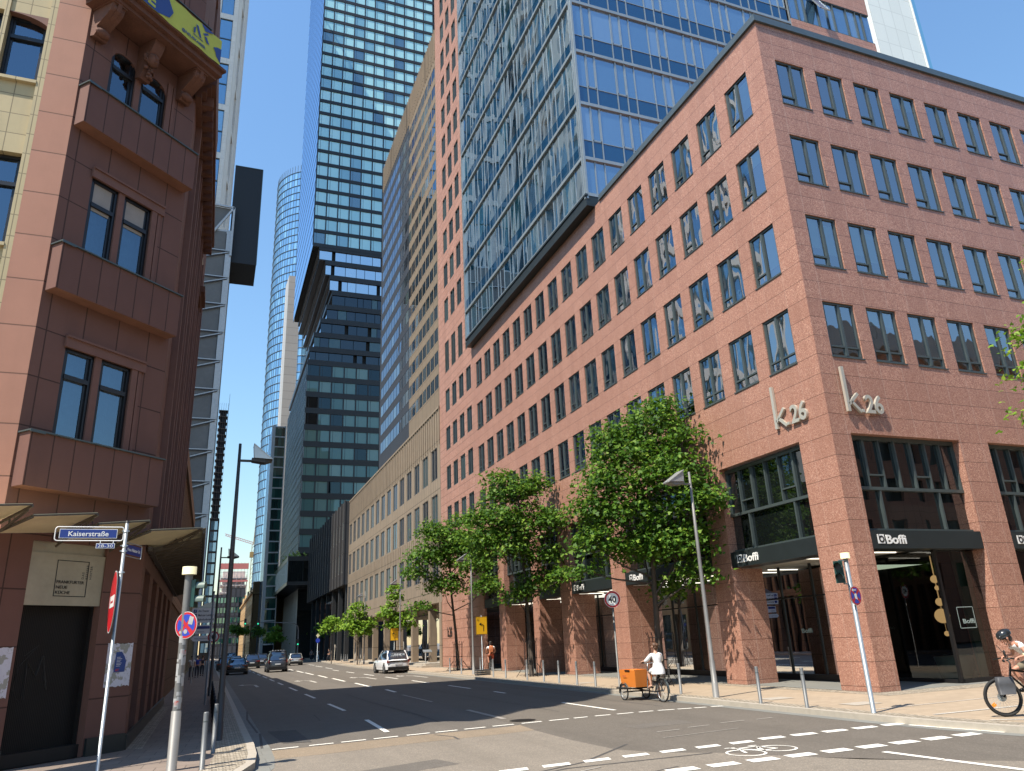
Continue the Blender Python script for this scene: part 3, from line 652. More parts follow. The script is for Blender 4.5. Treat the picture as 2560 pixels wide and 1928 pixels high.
# ---------------------------------------------------------------- slender red granite tower slab beside it
slab=thing('tower_slab','tall slender red granite tower slab with narrow dark windows','tower',(X0,52.6,0))
FH=3.38; rows=[22.85-3.38*3,22.85-3.38*2,22.85-3.38,22.85]; rows+=[27.4]+[27.4+4.0+FH*i*1.06 for i in range(18)]
rows=[12.7,16.1,19.5,22.9,27.4]+[31.6+3.53*i for i in range(18)]
hs=[]
for r_i,t in enumerate(rows):
    hh=2.85 if r_i==4 else (2.3 if r_i>4 else 2.0)
    for y in TW: hs.append((-(y+1.25-52.6),-(y-52.6),t-hh,t))
ZS=96
sj=MB(); sj.box(.1,.3,34.3,35.2,.1,24.1); sj.build('joint_wall',M_['pink'],k26)
sw=MB(); wall(sw,-9.3,0,.1,ZS,hs,.11); 
sw.build('street_wall',M_['pink_far'],slab,(0,0,0),LF)
s2=MB(); s2.box(.02,12,.0,9.3,24.2,ZS); s2=MB(); s2.poly([(0,0,24.1),(0,0,ZS),(14,0,ZS),(14,0,24.1)]); s2.poly([(0,9.3,.1),(0,9.3,ZS),(14,9.3,ZS),(14,9.3,.1)]); s2.poly([(14,0,.1),(14,9.3,.1),(14,9.3,ZS),(14,0,ZS)]); s2.poly([(0,0,ZS),(14,0,ZS),(14,9.3,ZS),(0,9.3,ZS)])
s2.build('side_wall',M_['pink_far'],slab)
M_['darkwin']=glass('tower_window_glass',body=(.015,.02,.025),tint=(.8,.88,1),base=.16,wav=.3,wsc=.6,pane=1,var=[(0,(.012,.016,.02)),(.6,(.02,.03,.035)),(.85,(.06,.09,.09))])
def slabwin(k):
    w,h=k; f=MB(); f.box(0,w,.03,.12,0,.07); f.box(0,w,.03,.12,h-.07,h); f.box(0,.07,.03,.12,0,h); f.box(w-.07,w,.03,.12,0,h); f.box(w*.48-.03,w*.48+.03,.03,.12,0,h)
    f.poly([(.05,.11,.05),(w-.05,.11,.05),(w-.05,.11,h-.05),(.05,.11,h-.05)],1)
    if h>2.6:
        z=.1
        while z<h-.1: f.box(.07,w-.07,.05,.1,z,z+.05); z+=.11
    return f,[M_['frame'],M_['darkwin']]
cells=[]
for r_i,t in enumerate(rows):
    hh=2.85 if r_i==4 else (2.3 if r_i>4 else 2.0)
    for y in TW: cells.append((-(y+1.25-52.6),t-hh,(1.25,hh)))
grid_windows(slab,cells,slabwin,95,'window',(0,0,0),LF)
# ---------------------------------------------------------------- blue glass tower with curtain wall
GX,GY0,GY1=17.35,31.0,52.3; FHg=3.72; Z0g=24.15
gt=thing('glass_tower','blue glass tower with pale aluminium mullions rising over the red granite block','tower',(GX,GY0,0))
zf=[24.75,27.1]+[27.1+FHg*(i+1) for i in range(16)]
def cw_face(L,pat,name,rz,loc,mat,spmat,trans,bayoff=0,spandrel=1.15,flip=False):
    """curtain wall strip: one glazing band per floor + mullion frame; local x from 0..L"""
    us=[0]; i=bayoff
    while us[-1]<L-.3: us.append(min(L,us[-1]+pat[i%len(pat)])); i+=1
    for k in range(len(zf)-1):
        a,b=zf[k],zf[k+1]; g=MB()
        s=a+(spandrel if b-a>3 else 0)
        for j in range(len(us)-1):
            r_=random.Random(k*100+j)
            e=.006
            q=[r_.uniform(-e,e) for _ in range(4)]
            g.poly([(us[j],q[0],s),(us[j+1],q[1],s),(us[j+1],q[2],b),(us[j],q[3],b)],0)
            if s>a: g.poly([(us[j],0.002,a),(us[j+1],0.002,a),(us[j+1],.002,s),(us[j],.002,s)],1)
        g.build('glazing_band',[mat,spmat],gt,loc,rz)
    m=MB()
    mw,md=(.03,.05) if trans else (.018,.022)
    for u in us[1:-1]: m.box(u-mw,u+mw,-md,.0,zf[0],zf[-1])
    for z in zf: m.box(0,L,-.12,.0,z-.11,z+.09)
    if trans:
        for k in range(1,len(zf)-1):
            m.box(0,L,-.03,.0,zf[k]+spandrel-.02,zf[k]+spandrel+.02)
            for j in range(len(us)-1):
                if us[j+1]-us[j]<.75 and (j%2): m.box(us[j]+.03,us[j]+.09,-.04,.0,zf[k]+spandrel,zf[k+1]-.1); m.box(us[j+1]-.09,us[j+1]-.03,-.04,0,zf[k]+spandrel,zf[k+1]-.1); m.box(us[j],us[j+1],-.04,.0,zf[k]+spandrel+.02,zf[k]+spandrel+.1)
    for u in (0,L): m.box(u-.06,u+.06,-.13,.0,zf[0]-.3,zf[-1])
    m.build('mullions',M_['mull'],gt,loc,rz)
cw_face(GY1-GY0,[.55,.75,1.15],'L',LF,(0,GY1-GY0,0),M_['cglass'],M_['cspan'],False,spandrel=1.0)
cw_face(17.4,[.68,.62,1.35],'R',0,(0,0,0),M_['cglassR'],M_['cspan'],True,spandrel=1.25)
b=MB(); b.box(.1,17.3,.1,GY1-GY0-.1,24.2,zf[-1]-.1); b.build('core',M_['room'],gt)
f=MB(); f.box(-.10,17.4,-.10,.0,24.02,24.62); f.box(-.10,0,0,GY1-GY0,24.02,24.62); f.box(0,.5,0,GY1-GY0,24.02,24.06); f.box(-.16,.0,-.16,GY1-GY0,24.60,24.72); f.build('base_flashing',M_['dgrey'],gt)
# red granite wing behind, to the right
wing=thing('tower_wing','red granite upper wing with window bands and one opened window, behind the glass tower','tower',(GX+17.4,GY0-.15,0))
zz=[36,41.9]; wb=MB(); 
bands=[(38.6,42.4,0),(42.4,45.1,1),(45.1,48.0,0),(48.0,50.5,1),(50.5,54,0),(54,56.5,1),(56.5,60,0)]
for a,b_,k in bands:
    if k==0: wb.box(0,7.8,0,8,a,b_)
wb.build('granite_band',M_['pink'],wing)
wg=MB(); wm=MB()
for a,b_,k in bands:
    if k:
        u=0; i=0
        while u<7.8:
            w_=[.9,.62,1.25][i%3]; e=min(7.8,u+w_); wg.poly([(u,.12,a),(e,.12,a),(e,.12,b_),(u,.12,b_)]); wm.box(u-.03,u+.03,.02,.12,a,b_); u+=w_; i+=1
        wm.box(0,7.8,.02,.12,a,a+.08); wm.box(0,7.8,.02,.12,b_-.08,b_); wg.poly([(7.7,.12,a),(7.7,8,a),(7.7,8,b_),(7.7,.12,b_)])
wg.build('glazing_band',M_['cglassR'],wing); wm.build('mullions',M_['frame'],wing)
M4=Matrix.Translation((2.6,0,45.0))@Matrix.Rotation(R(-24),4,'X')
ow=MB(); ow.box(-.45,.45,-.03,.03,-1.9,-1.8,M=M4); ow.box(-.45,.45,-.03,.03,-.1,0,M=M4); ow.box(-.45,-.37,-.03,.03,-1.9,0,M=M4); ow.box(.37,.45,-.03,.03,-1.9,0,M=M4); ow.box(-.37,.37,-.005,.005,-1.8,-.1,1,M4)
ow.build('opened_window',[M_['mull'],M_['cglassR']],wing)
# ---------------------------------------------------------------- left corner building of red sandstone
GXc,GYc=-1.54,19.47
cb=thing('corner_building','red sandstone corner building with beige window bays, stepped sill panels and a carved balcony','building',(GXc,GYc,0))
M_['sandsill']=panelled('red_sandstone_sill_panels',(.165,.08,.062),.47,5,-10.1,-3,.012,.25,ang=A44,stain=.1)
HT=27
wz=[(6.45,8.5),(10.75,12.85),(15.05,16.75),(19.4,21.4),(23.6,25.6)]
ch=MB(); wall(ch,-3.33,0,.12,HT,[(-2.62,-.95,a,b) for a,b in wz],.20,0,1) if False else wall(ch,-3.33,0,.12,HT,[(-2.62,-.95,a,b) for a,b in wz]+[(-2.64,-.96,.12,4.32)],.34,0,1)
for a,b in wz[2:3]:   # arched heads
    for (l,r) in ((-2.62,-1.87),(-1.70,-.95)):
        n=8
        for i in range(n):
            t0,t1=i/n,(i+1)/n; f=lambda t:b-.32+.30*math.sqrt(max(0,1-(2*t-1)**2))
            ch.poly([(l+(r-l)*t0,.0,b),(l+(r-l)*t1,.0,b),(l+(r-l)*t1,.0,f(t1)),(l+(r-l)*t0,.0,f(t0))],1)
            ch.poly([(l+(r-l)*t0,.0,f(t0)),(l+(r-l)*t1,.0,f(t1)),(l+(r-l)*t1,.3,f(t1)),(l+(r-l)*t0,.3,f(t0))],1)
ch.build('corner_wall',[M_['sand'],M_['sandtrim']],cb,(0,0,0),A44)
for a,b in wz:
    tr=MB()
    tr.box(-1.90,-1.74,-.02,.3,a,b)                         # stone mullion
    tr.box(-.95,-.80,-.05,.1,a,b+.12); tr.box(-.76,-.68,-.03,.1,a,b+.12)
    if abs(a-15.05)>1: tr.box(-2.66,-.60,-.07,.1,b,b+.22); tr.box(-2.66,-.62,-.11,.1,b+.22,b+.27)
    tr.build('window_surround',M_['sandtrim'],cb,(0,0,0),A44)
for a,b in wz:
    sp=MB(); cap=MB(); sof=MB(); t=a-.05; sp.box(-3.28,-.06,-.35,.0,t-1.10,t); sof.box(-3.27,-.07,-.345,0,t-1.108,t-1.101); cap.box(-3.32,-.02,-.40,.02,t,t+.03)
    cap.box(-3.32,-3.0,-.405,-.39,t-.03,t+.03)
    o_=sp.build('sill_panel',M_['sandsill'],cb,(0,0,0),A44); cap.build('sill_flashing',M_['frame'],cb,(0,0,0),A44); sof.build('sill_soffit',M_['soffit'],cb,(0,0,0),A44)
def cwin(par,l,r,a,b,loc,rz,style,dep=.28):
    w=r-l; h=b-a; f=MB(); fw=.07
    f.box(0,w,dep-.08,dep,0,fw); f.box(0,w,dep-.08,dep,h-fw,h); f.box(0,fw,dep-.08,dep,0,h); f.box(w-fw,w,dep-.08,dep,0,h)
    f.box(fw,fw+.05,dep-.04,dep+.0,fw,h-fw); f.box(w-fw-.06,w-fw,dep-.04,dep,fw,h-fw)
    f.box(fw,w-fw,dep-.1,dep,h*.66,h*.66+.10)
    o=f.build('window',M_['winframe'],par,loc,rz); o.location=Vector(loc)+Matrix.Rotation(rz,3,'Z')@Vector((l,0,a))
    g=MB(); g.poly([(.05,dep-.02,.04),(w-.05,dep-.02,.04),(w-.05,dep-.02,h-.04),(.05,dep-.02,h-.04)]); g.build('pane',M_['winglassL'],o)
    if style==1: k=MB(); k.box(.07,w-.07,dep-.035,dep-.03,h*.62,h-.07); k.build('blind',M_['greyblind'],o)
    c=MB(); n=14; c.loft([[(.05+(w-.1)*i/n,dep+.18+.03*math.sin(i*2.1),z) for i in range(n+1)] for z in (.02,h)],closed=False,cap=False); c.build('curtain',M_['curtain'] if style!=3 else M_['room'],o)
    return o
for i,(a,b) in enumerate(wz):
    for (l,r) in ((-2.62,-1.90),(-1.74,-.95)): cwin(cb,l,r,a,b,(0,0,0),A44,1 if i==1 else (3 if i==2 else 2),.11)
# open tilted sash in the upper window
# lit side facade facing the cross street
NX,NY=-3.93-GXc,17.16-GYc
nf=MB(); nh=[]
for k in range(5):
    a,b=wz[k]; a2=a+.02-.12; nh.append((-1.62-.07,-.78-.06-.0+.0,a2,b+.1)) 
nh=[(-2.6,-.86,a-.12,b+.1) for a,b in wz]+[(-5.4,-3.7,a-.12,b+.1) for a,b in wz]
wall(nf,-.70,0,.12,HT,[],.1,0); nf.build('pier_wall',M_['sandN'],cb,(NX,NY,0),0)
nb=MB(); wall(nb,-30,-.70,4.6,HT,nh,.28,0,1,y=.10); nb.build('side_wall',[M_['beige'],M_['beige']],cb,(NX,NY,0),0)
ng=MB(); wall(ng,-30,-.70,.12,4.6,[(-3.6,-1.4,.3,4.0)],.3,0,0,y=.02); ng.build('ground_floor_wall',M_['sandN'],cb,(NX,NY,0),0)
nt_=MB(); nt_.box(-.86,-.70,.02,.2,4.6,HT); nt_.box(-2.72,-2.6,.02,.2,4.6,HT)
for a,b in wz: nt_.box(-30,-.86,.0,.12,a-.2,a-.12)
nt_.build('trim',M_['beige'],cb,(NX,NY,0),0)
for k,(a,b) in enumerate(wz[:4]):
    cwin(cb,-2.6,-1.78,a-.12,b+.1,(NX,NY,0),0,3,.34); cwin(cb,-1.70,-.86,a-.12,b+.1,(NX,NY,0),0,3,.34)
    if k in (2,): 
        h=MB(); n=10; zt=b+.1
        for i in range(n):
            t0,t1=i/n,(i+1)/n; f=lambda t:zt-.42+.40*math.sqrt(max(0,1-((t*1.0))**2*.92)); x=lambda t:-1.73+.9*t
            h.poly([(x(t0),.09,zt),(x(t1),.09,zt),(x(t1),.09,f(t1)),(x(t0),.09,f(t0))]); h.poly([(x(t0),.09,f(t0)),(x(t1),.09,f(t1)),(x(t1),.3,f(t1)),(x(t0),.3,f(t0))])
        h.build('window_arch',M_['sandtrim'],cb,(NX,NY,0),0)
ms=MB(); ms.box(-1.79,-1.69,.06,.35,4.6,HT); ms.build('stone_mullion',M_['beige'],cb,(NX,NY,0),0)
# street side
S90=R(90); L2=15.8
sh=[]; y=1.5
ys=[]
while y<L2-2: ys.append(y); y+=2.6
for a,b in wz: sh+=[(y,y+1.3,a-.1,b) for y in ys]
gh=[(y-.4+.1,y+1.5,.3,4.0) for y in [1.0,3.9,6.8,9.7,12.6]]
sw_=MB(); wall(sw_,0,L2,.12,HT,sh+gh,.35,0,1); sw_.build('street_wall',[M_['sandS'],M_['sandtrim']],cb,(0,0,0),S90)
st_=MB(); stb=MB()
for y in ys:
    st_.box(y-.28,y-.05,-.16,.0,4.9,17.2); st_.box(y+1.35,y+1.58,-.16,0,4.9,17.2)
    for a,b in wz[:3]: stb.box(y,y+1.3,-.02,.0,b+.1,b+1.7)
st_.build('pilasters',M_['sandtrim'],cb,(0,0,0),S90); stb.build('spandrel_panels',M_['beigeS'],cb,(0,0,0),S90)
for y in ys[:4]:
    for a,b in wz[:3]: cwin(cb,y,y+1.3,a-.1,b,(0,0,0),S90,3)
sgl=MB()
for a in (1.0,3.9,6.8,9.7,12.6): sgl.box(a-.28,a+1.48,.25,.27,.3,4.0)
sgl.build('shop_window',M_['highglass'],cb,(0,0,0),S90)
pl_=MB(); pl_.box(0,L2,-.06,0,.12,.42); pl_.build('plinth',M_['dgrey'],cb,(0,0,0),S90)
for a,b in ((-.93,-.02),(-3.3,-2.66)): pl_=MB(); pl_.box(a,b,-.07,0,.12,.46); pl_.build('plinth',M_['dgrey'],cb,(0,0,0),A44)
# bulk and roof
bk=MB(); bk.poly([(0,0,HT),(0,L2,HT),(-30,L2,HT),(-30,-2.2,HT),(-2.39,-2.31,HT)]); bk.poly([(0,L2,.1),(0,L2,HT),(-30,L2,HT),(-30,L2,.1)]); bk.poly([(-2.6,1.2,.1),(-1.2,2.2,.1),(-1.2,2.2,HT),(-2.6,1.2,HT)])
bk.box(-28,-1.2,3,3.1,.1,HT); bk.poly([(-1.0,3,.1),(-1.0,L2,.1),(-1.0,L2,HT),(-1.0,3,HT)])
bk.build('bulk',M_['room'],cb)
# street cornice
cc=MB()
for (o,z0,z1) in ((.16,17.0,17.2),(.28,17.2,17.38),(.40,17.38,17.5),(.52,17.5,17.75),(.34,17.75,18.0)): cc.box(-.2,9.6,-o,0,z0,z1)
for (o,z0,z1) in ((.20,15.3,15.5),(.34,15.5,15.75)): cc.box(9.6,11.2,-o,0,z0,z1)
y=.2
while y<9.4: cc.box(y,y+.22,-.46,-.1,17.06,17.36); y+=.5
cc.build('cornice',M_['cornice'],cb,(0,0,0),S90)
# corner balcony with brackets
bl=MB()
for (o,z0,z1,l,r) in ((.80,17.34,17.46,-3.5,-.05),(.92,17.46,17.62,-3.62,.03),(1.02,17.62,17.70,-3.7,.08)): bl.box(l,r,-o,0,z0,z1)
bl.build('balcony_slab',M_['cornice'],cb,(0,0,0),A44)
def bracket(s):
    b=MB(); pr_=[(0,16.55),(-.16,16.5),(-.26,16.62),(-.22,16.78),(-.34,16.86),(-.52,16.98),(-.66,17.1),(-.70,17.22),(-.72,17.34),(0,17.34)]
    b.prism(pr_,0,s-.17,s+.17); b.prism([(p[0]*1.05-.02,p[1]+.02) for p in pr_],0,s-.05,s+.05)
    b.ell((s,-.24,16.64),(.19,.12,.12),u=12,v=8); b.ell((s,-.62,17.2),(.19,.11,.11),u=12,v=8); b.box(s-.2,s+.2,-.76,0,17.30,17.36)
    return b.build('bracket',M_['cornice'],cb,(0,0,0),A44)
for s in (-3.1,-.50): bracket(s)
kb=MB(); s=-1.785
kb.prism([(0,16.3),(-.18,16.25),(-.30,16.5),(-.32,16.75),(-.5,17.0),(-.6,17.2),(-.62,17.34),(0,17.34)],0,s-.15,s+.15)
kb.ell((s,-.42,16.80),(.15,.14,.20),u=16,v=12); kb.ell((s,-.55,16.79),(.03,.05,.05)); kb.ell((s-.055,-.53,16.85),(.03,.03,.02)); kb.ell((s+.055,-.53,16.85),(.03,.03,.02)); kb.ell((s,-.53,16.69),(.05,.03,.018))
rk=random.Random(3)
for i in range(22): a=rk.uniform(0,6.3); kb.ell((s+.17*math.cos(a),-.36+rk.uniform(-.05,.05),16.86+.17*math.sin(a)),rk.uniform(.035,.07),u=8,v=6)
for i in range(16): kb.ell((s+rk.uniform(-.15,.15),-.30+rk.uniform(-.06,.02),16.50+rk.uniform(-.2,.12)),rk.uniform(.03,.06),u=8,v=6)
kb.build('carved_keystone',M_['cornice'],cb,(0,0,0),A44)
# banner on the balcony front
bn=thing('banner','yellow and blue printed banner hanging along the balcony edge high on the corner','banner',(GXc,GYc,0),A44)
n=26; bm_=MB(); z0,z1=17.66,18.50
bm_.loft([[(-3.6+3.4*i/n,-1.04-.012*math.sin(i*1.3),z) for i in range(n+1)] for z in (z0,z1)],closed=False,cap=False); bm_.build('cloth',M_['banner_y'],bn)
Y_=-1.058
def blob(pts): bb=MB(); bb.poly([(x,Y_,z) for x,z in pts]); bb.build('blue_print',M_['banner_b'],bn)
blob([(-3.6,17.66),(-2.3,17.66),(-1.95,17.8),(-1.85,18.05),(-2.0,18.3),(-2.1,18.5),(-3.6,18.5)]); blob([(-.2,17.72),(-.2,18.2),(-.34,18.16),(-.48,18.06),(-.40,17.96),(-.36,17.84)]); blob([(-.95,18.5),(-.8,18.34),(-.62,18.42),(-.5,18.5)])
text('lettering','RK',.30,M_['banner_y'],bn,(-3.0,Y_-.004,18.14),(R(90),0,0),.002,bold=.05); text('lettering','ACE',.34,M_['banner_y'],bn,(-3.35,Y_-.004,17.74),(R(90),0,0),.002,bold=.05,spacing=1.1)
text('lettering','@NEUEKAISER',.085,M_['banner_b'],bn,(-1.55,Y_-.0,17.76),(R(90),0,0),.002,bold=.02); text('lettering','NEUE KAISER',.04,M_['banner_b'],bn,(-1.18,Y_,17.93),(R(90),0,0),.002)
em=MB()
for a in ([(-1.18,18.0),(-1.12,18.0),(-1.12,18.24),(-1.18,18.14)],[(-1.12,18.32),(-1.04,18.32),(-.90,18.0),(-.98,18.0)],[(-.88,18.2),(-.74,18.32),(-.66,18.32),(-.8,18.18)],[(-.82,18.15),(-.74,18.18),(-.62,18.0),(-.72,18.0)]): em.poly([(x,Y_-.003,z) for x,z in a])
em.build('emblem',M_['banner_b'],bn)
# ground floor of the corner: shutter, sign board, canopy, torn posters
dr=MB(); x=-2.64
while x<-.96: dr.poly([(x,.30,.36),(x+.018,.30,.36),(x+.018,.30,3.06),(x,.30,3.06)]); dr.poly([(x+.018,.30,.36),(x+.018,.322,.36),(x+.018,.322,3.06),(x+.018,.30,3.06)]); dr.poly([(x+.018,.322,.36),(x+.036,.322,.36),(x+.036,.322,3.06),(x+.018,.322,3.06)]); x+=.036
dr.box(-.99,-.95,.2,.3,.36,3.06); dr.box(-2.66,-.96,.12,.34,.12,.36); dr.build('shutter',M_['door'],cb,(0,0,0),A44)
sb=MB(); sb.box(-2.64,-.96,.03,.08,3.06,4.10); sb.box(-2.64,-.96,.08,.34,4.1,4.32); o=sb.build('sign_board',M_['board'],cb,(0,0,0),A44)
fr_=MB()
for (a,b,c,d) in ((-2.05,-1.33,3.24,3.255),(-2.05,-1.33,3.955,3.97),(-2.05,-2.035,3.24,3.97),(-1.345,-1.33,3.24,3.97)): fr_.box(a,b,.024,.029,c,d)
fr_.build('frame_line',M_['ink'],o)
for k,s_ in enumerate(('FRANKFURTER','NEUE','KÜCHE')): text('lettering',s_,.062,M_['ink'],o,(-2.02,.022,3.50-.105*k),(R(90),0,0),.002,width=(.61,.25,.32)[k])
for k,s_ in enumerate(('DAS','BESSERE','HINTER')): text('faint_lettering',s_,.05,M_['dgrey'],o,(-1.42+.09*k,.026,3.60),(R(90),R(-90),0),.001,spacing=1.2)
mk=MB()
def gra(pts,w=.03):
    for a,b in zip(pts,pts[1:]): mk.bar((a[0],.297,a[1]),(b[0],.297,b[1]),w,.003)
gra([(-2.17,1.28),(-2.2,2.0),(-1.98,1.72),(-1.88,2.1),(-1.72,1.45)],.05); gra([(-2.28+.0,2.1),(-2.0,2.3),(-2.36,1.9),(-2.4,1.5),(-2.25,1.25)],.015)
M_['graf']=plain('faded_grey_spray',(.06,.057,.054),.8); mk.build('graffiti',M_['graf'],cb,(0,0,0),A44)
def postermat(name,seed):
    m,nt,out=newmat(name); P=pos(nt); mp=N(nt,'ShaderNodeMapping'); nt.links.new(P,mp.inputs[0]); mp.inputs['Location'].default_value=(seed,seed*2,0)
    n1=noise(nt,mp.outputs[0],2.6,4,.6); n2=noise(nt,mp.outputs[0],9,3,.6)
    f=math_(nt,'ADD',math_(nt,'MULTIPLY',n1,.7),math_(nt,'MULTIPLY',n2,.3))
    c=ramp(nt,f,[(0,(.36,.35,.30)),(.47,(.36,.35,.30)),(.475,(.62,.60,.66)),(.56,(.66,.65,.70)),(.60,(.5,.48,.5)),(.605,(.64,.63,.68))],'LINEAR'); pr(nt,out,c,.8,0,f,.004); return m
def poster(s0,s1,z0,z1,label,seed,print_=True,extra=False):
    t=thing('torn_poster',label,'poster',(GXc,GYc,0),A44,'torn posters on the corner wall')
    p=MB(); n=14; r_=random.Random(seed); L=[];Rr=[]
    b=[(s0+(s1-s0)*i/n,z0+(r_.uniform(0,.03) if 0<i<n else 0)) for i in range(n+1)]; tt=[(s1-(s1-s0)*i/n,z1-(r_.uniform(0,.025) if 0<i<n else 0)) for i in range(n+1)]
    p.poly([(x,-.006,z) for x,z in b+tt]); p.build('paper',postermat('torn_white_paper',seed),t)
    if print_:
        q=MB(); q.poly([(x,-.010,z) for x,z in ((s0+.20,z0+.30),(s0+.47,z0+.30),(s0+.49,z0+.52),(s0+.44,z0+.62),(s0+.36,z0+.72),(s0+.22,z0+.71))]); q.build('dark_blue_print',M_['banner_b'],t)
        text('lettering','AY',.05,M_['signred'],t,(s0+.24,-.012,z0+.32),(R(90),0,0),.001,bold=.04)
        q=MB(); 
        for k in range(7): q.box(s0+.25,s0+.34+.02*(k%3),-.013,-.012,z0+.42+k*.03,z0+.428+k*.03)
        q.build('small_print',M_['white'],t)
    return t
poster(-.66,-.03,1.40,2.30,'torn white poster with a dark blue print, on the pier right of the dark shutter',3)
poster(-3.25,-2.70,1.36,2.28,'torn blank white poster on the pier left of the dark shutter',9,False)
# canopy
ca=MB(); cm=MB()
C44=Matrix.Rotation(A44,4,'Z')
def cp_(s,off,z): v=C44@Vector((s,-off,0)); return (v.x,v.y,z)
segs=[(-6.2,-4.9),(-4.85,-3.55),(-3.5,-2.2),(-2.15,-.95),(-.9,.50)]
for a,b in segs:
    za,zb=4.58,4.78
    ca.poly([cp_(a,.02,4.36),cp_(b,.02,4.50),cp_(b,1.2,zb),cp_(a,1.2,za)]); ca.poly([cp_(a,.02,4.375),cp_(b,.02,4.515),cp_(b,1.2,zb+.015),cp_(a,1.2,za+.015)])
    ca.poly([cp_(a,1.2,za),cp_(b,1.2,zb),cp_(b,1.2,zb+.015),cp_(a,1.2,za+.015)])
    cm.bar(cp_(b,.02,4.44),cp_(b,1.22,zb-.03),.03,.05); cm.bar(cp_(b,.05,4.22),cp_(b,1.1,zb-.1),.03,.04); cm.bar(cp_(b,.6,4.42),cp_(b,.6,4.62),.03,.03)
    cm.bar(cp_(a,.02,4.32),cp_(a,1.2,za-.03),.03,.04); cm.bar(cp_(a,1.21,za-.012),cp_(b,1.21,zb-.012),.016,.03)
# street side canopy with battens under it
ca.poly([(0,.2,4.52),(0,16.2,4.52),(1.08,16.2,4.80),(1.28,-.4,4.80)])
y=.5
while y<16.2: cm.bar((.02,y,4.36),(1.2-.012*y,y,4.64),.10,.10); y+=.62
cm.bar((1.24,-.3,4.74),(1.05,16.2,4.74),.06,.12); cm.bar((.1,.2,4.38),(.1,16.2,4.38),.1,.1); cm.bar((.62,0,4.62),(.6,16.2,4.62),.06,.06)
ca.build('canopy_panels',M_['awning'],cb); cm.build('canopy_battens',M_['awnmetal'],cb)
# ---------------------------------------------------------------- ribbed brown building further along the left pavement
rb=thing('ribbed_building','low brown building with closely spaced vertical stone ribs beyond the corner building','building',(-1.75,35.4,0))
r1=MB(); r1.box(-22,-.25,0,25,.1,11.5); r1.build('wall',M_['winframe'],rb)
r2=MB(); y=.3
while y<24.8: r2.box(-.25,.0,y,y+.32,.1,10.8); y+=.85
r2.box(-.26,.12,0,25,10.8,11.55); r2.box(-.26,.05,0,25,4.3,4.8)
M_['ribs']=panelled('brown_ribbed_stone',(.24,.14,.085),5,.9,0,0,.015,.3,ang=0,stain=.3)
r2.build('ribs',M_['ribs'],rb)
rb2=thing('street_building','plain grey stone office front in the shaded middle distance, left side','building',(-1.9,60.6,0))
q=MB(); hs=[(y,y+1.5,z,z+2.0) for y in [1.2+2.8*i for i in range(22)] for z in (4.6,8.0)]
wall(q,0,64,.1,11.5,hs+[(y,y+2,.4,3.6) for y in [1+2.8*i for i in range(22)]],.25); q.build('wall',M_['beigeS'],rb2,(0,0,0),S90)
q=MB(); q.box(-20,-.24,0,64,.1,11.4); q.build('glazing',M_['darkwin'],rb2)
# ---------------------------------------------------------------- brown office building beyond the red granite block
M_['bronze']=panelled('bronze_brown_cladding',(.275,.215,.155),.80,4.32,62,6.1,.035,.35,ang=R(90),stain=.35,var=.2)
M_['bronze_t']=panelled('bronze_brown_tower_cladding',(.215,.165,.115),1.45,2.33,62.3,21.5,.03,.4,ang=R(90),stain=.15)
M_['bronze_shade']=panelled('shaded_tower_spandrels',(.035,.042,.055),1.45,2.33,62.3,21.5,.03,.5,ang=R(90),stain=.1)  # one uniform cladding; far bays' reflective shading painted in as navy
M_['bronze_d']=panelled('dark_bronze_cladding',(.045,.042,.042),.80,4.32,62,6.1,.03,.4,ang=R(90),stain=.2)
M_['skywin']=glass('reflective_office_window',body=(.02,.04,.06),tint=(.85,.93,1),base=.60,wav=.12,wsc=.3,pane=1,wdist=.02,var=[(0,(.02,.04,.06)),(.8,(.10,.13,.14))])
bo=thing('brown_office_building','brown clad office building with a tower of small square windows over a long podium','office building',(17.78,62.0,0))
NBx=48.2
ph=[(3.2*i+1.0,3.2*i+3.0,a,b) for i in range(15) for a,b in ((15.75,18.6),(11.6,14.4),(7.2,9.95))]
F62=lambda h:[(-b,-a,c,d) for a,b,c,d in h]
q=MB(); wall(q,-48.2,0,5.2,22.1,F62(ph),.09); q.poly([(-48.2,.0,5.2),(0,.0,5.2),(0,6,5.2),(-48.2,6,5.2)]); q.build('podium_wall',M_['bronze'],bo,(0,0,0),LF)
q=MB(); 
for i in range(60):
    u=-.8*i-.1; q.box(u-.045,u+.045,-.09,.0,18.75,22.0); q.box(u-.03,u+.03,-.05,.0,10.05,11.5)
q.box(-48.2,0,-.1,0,22.0,22.2); q.build('fascia_fins',M_['bronze'],bo,(0,0,0),LF)
M_['pframe2']=plain('grey_beige_window_frame',(.19,.175,.155),.5,.2)
def podwin(k):
    w,h=k; f=MB(); f.poly([(0,.08,0),(w,.08,0),(w,.08,h),(0,.08,h)],1)
    for u in (0.04,w/2,w-.04): f.box(u-.045,u+.045,.02,.08,0,h)
    f.box(0,w,.02,.08,0,.07); f.box(0,w,.02,.08,h-.07,h)
    return f,[M_['pframe2'],M_['darkwin']]
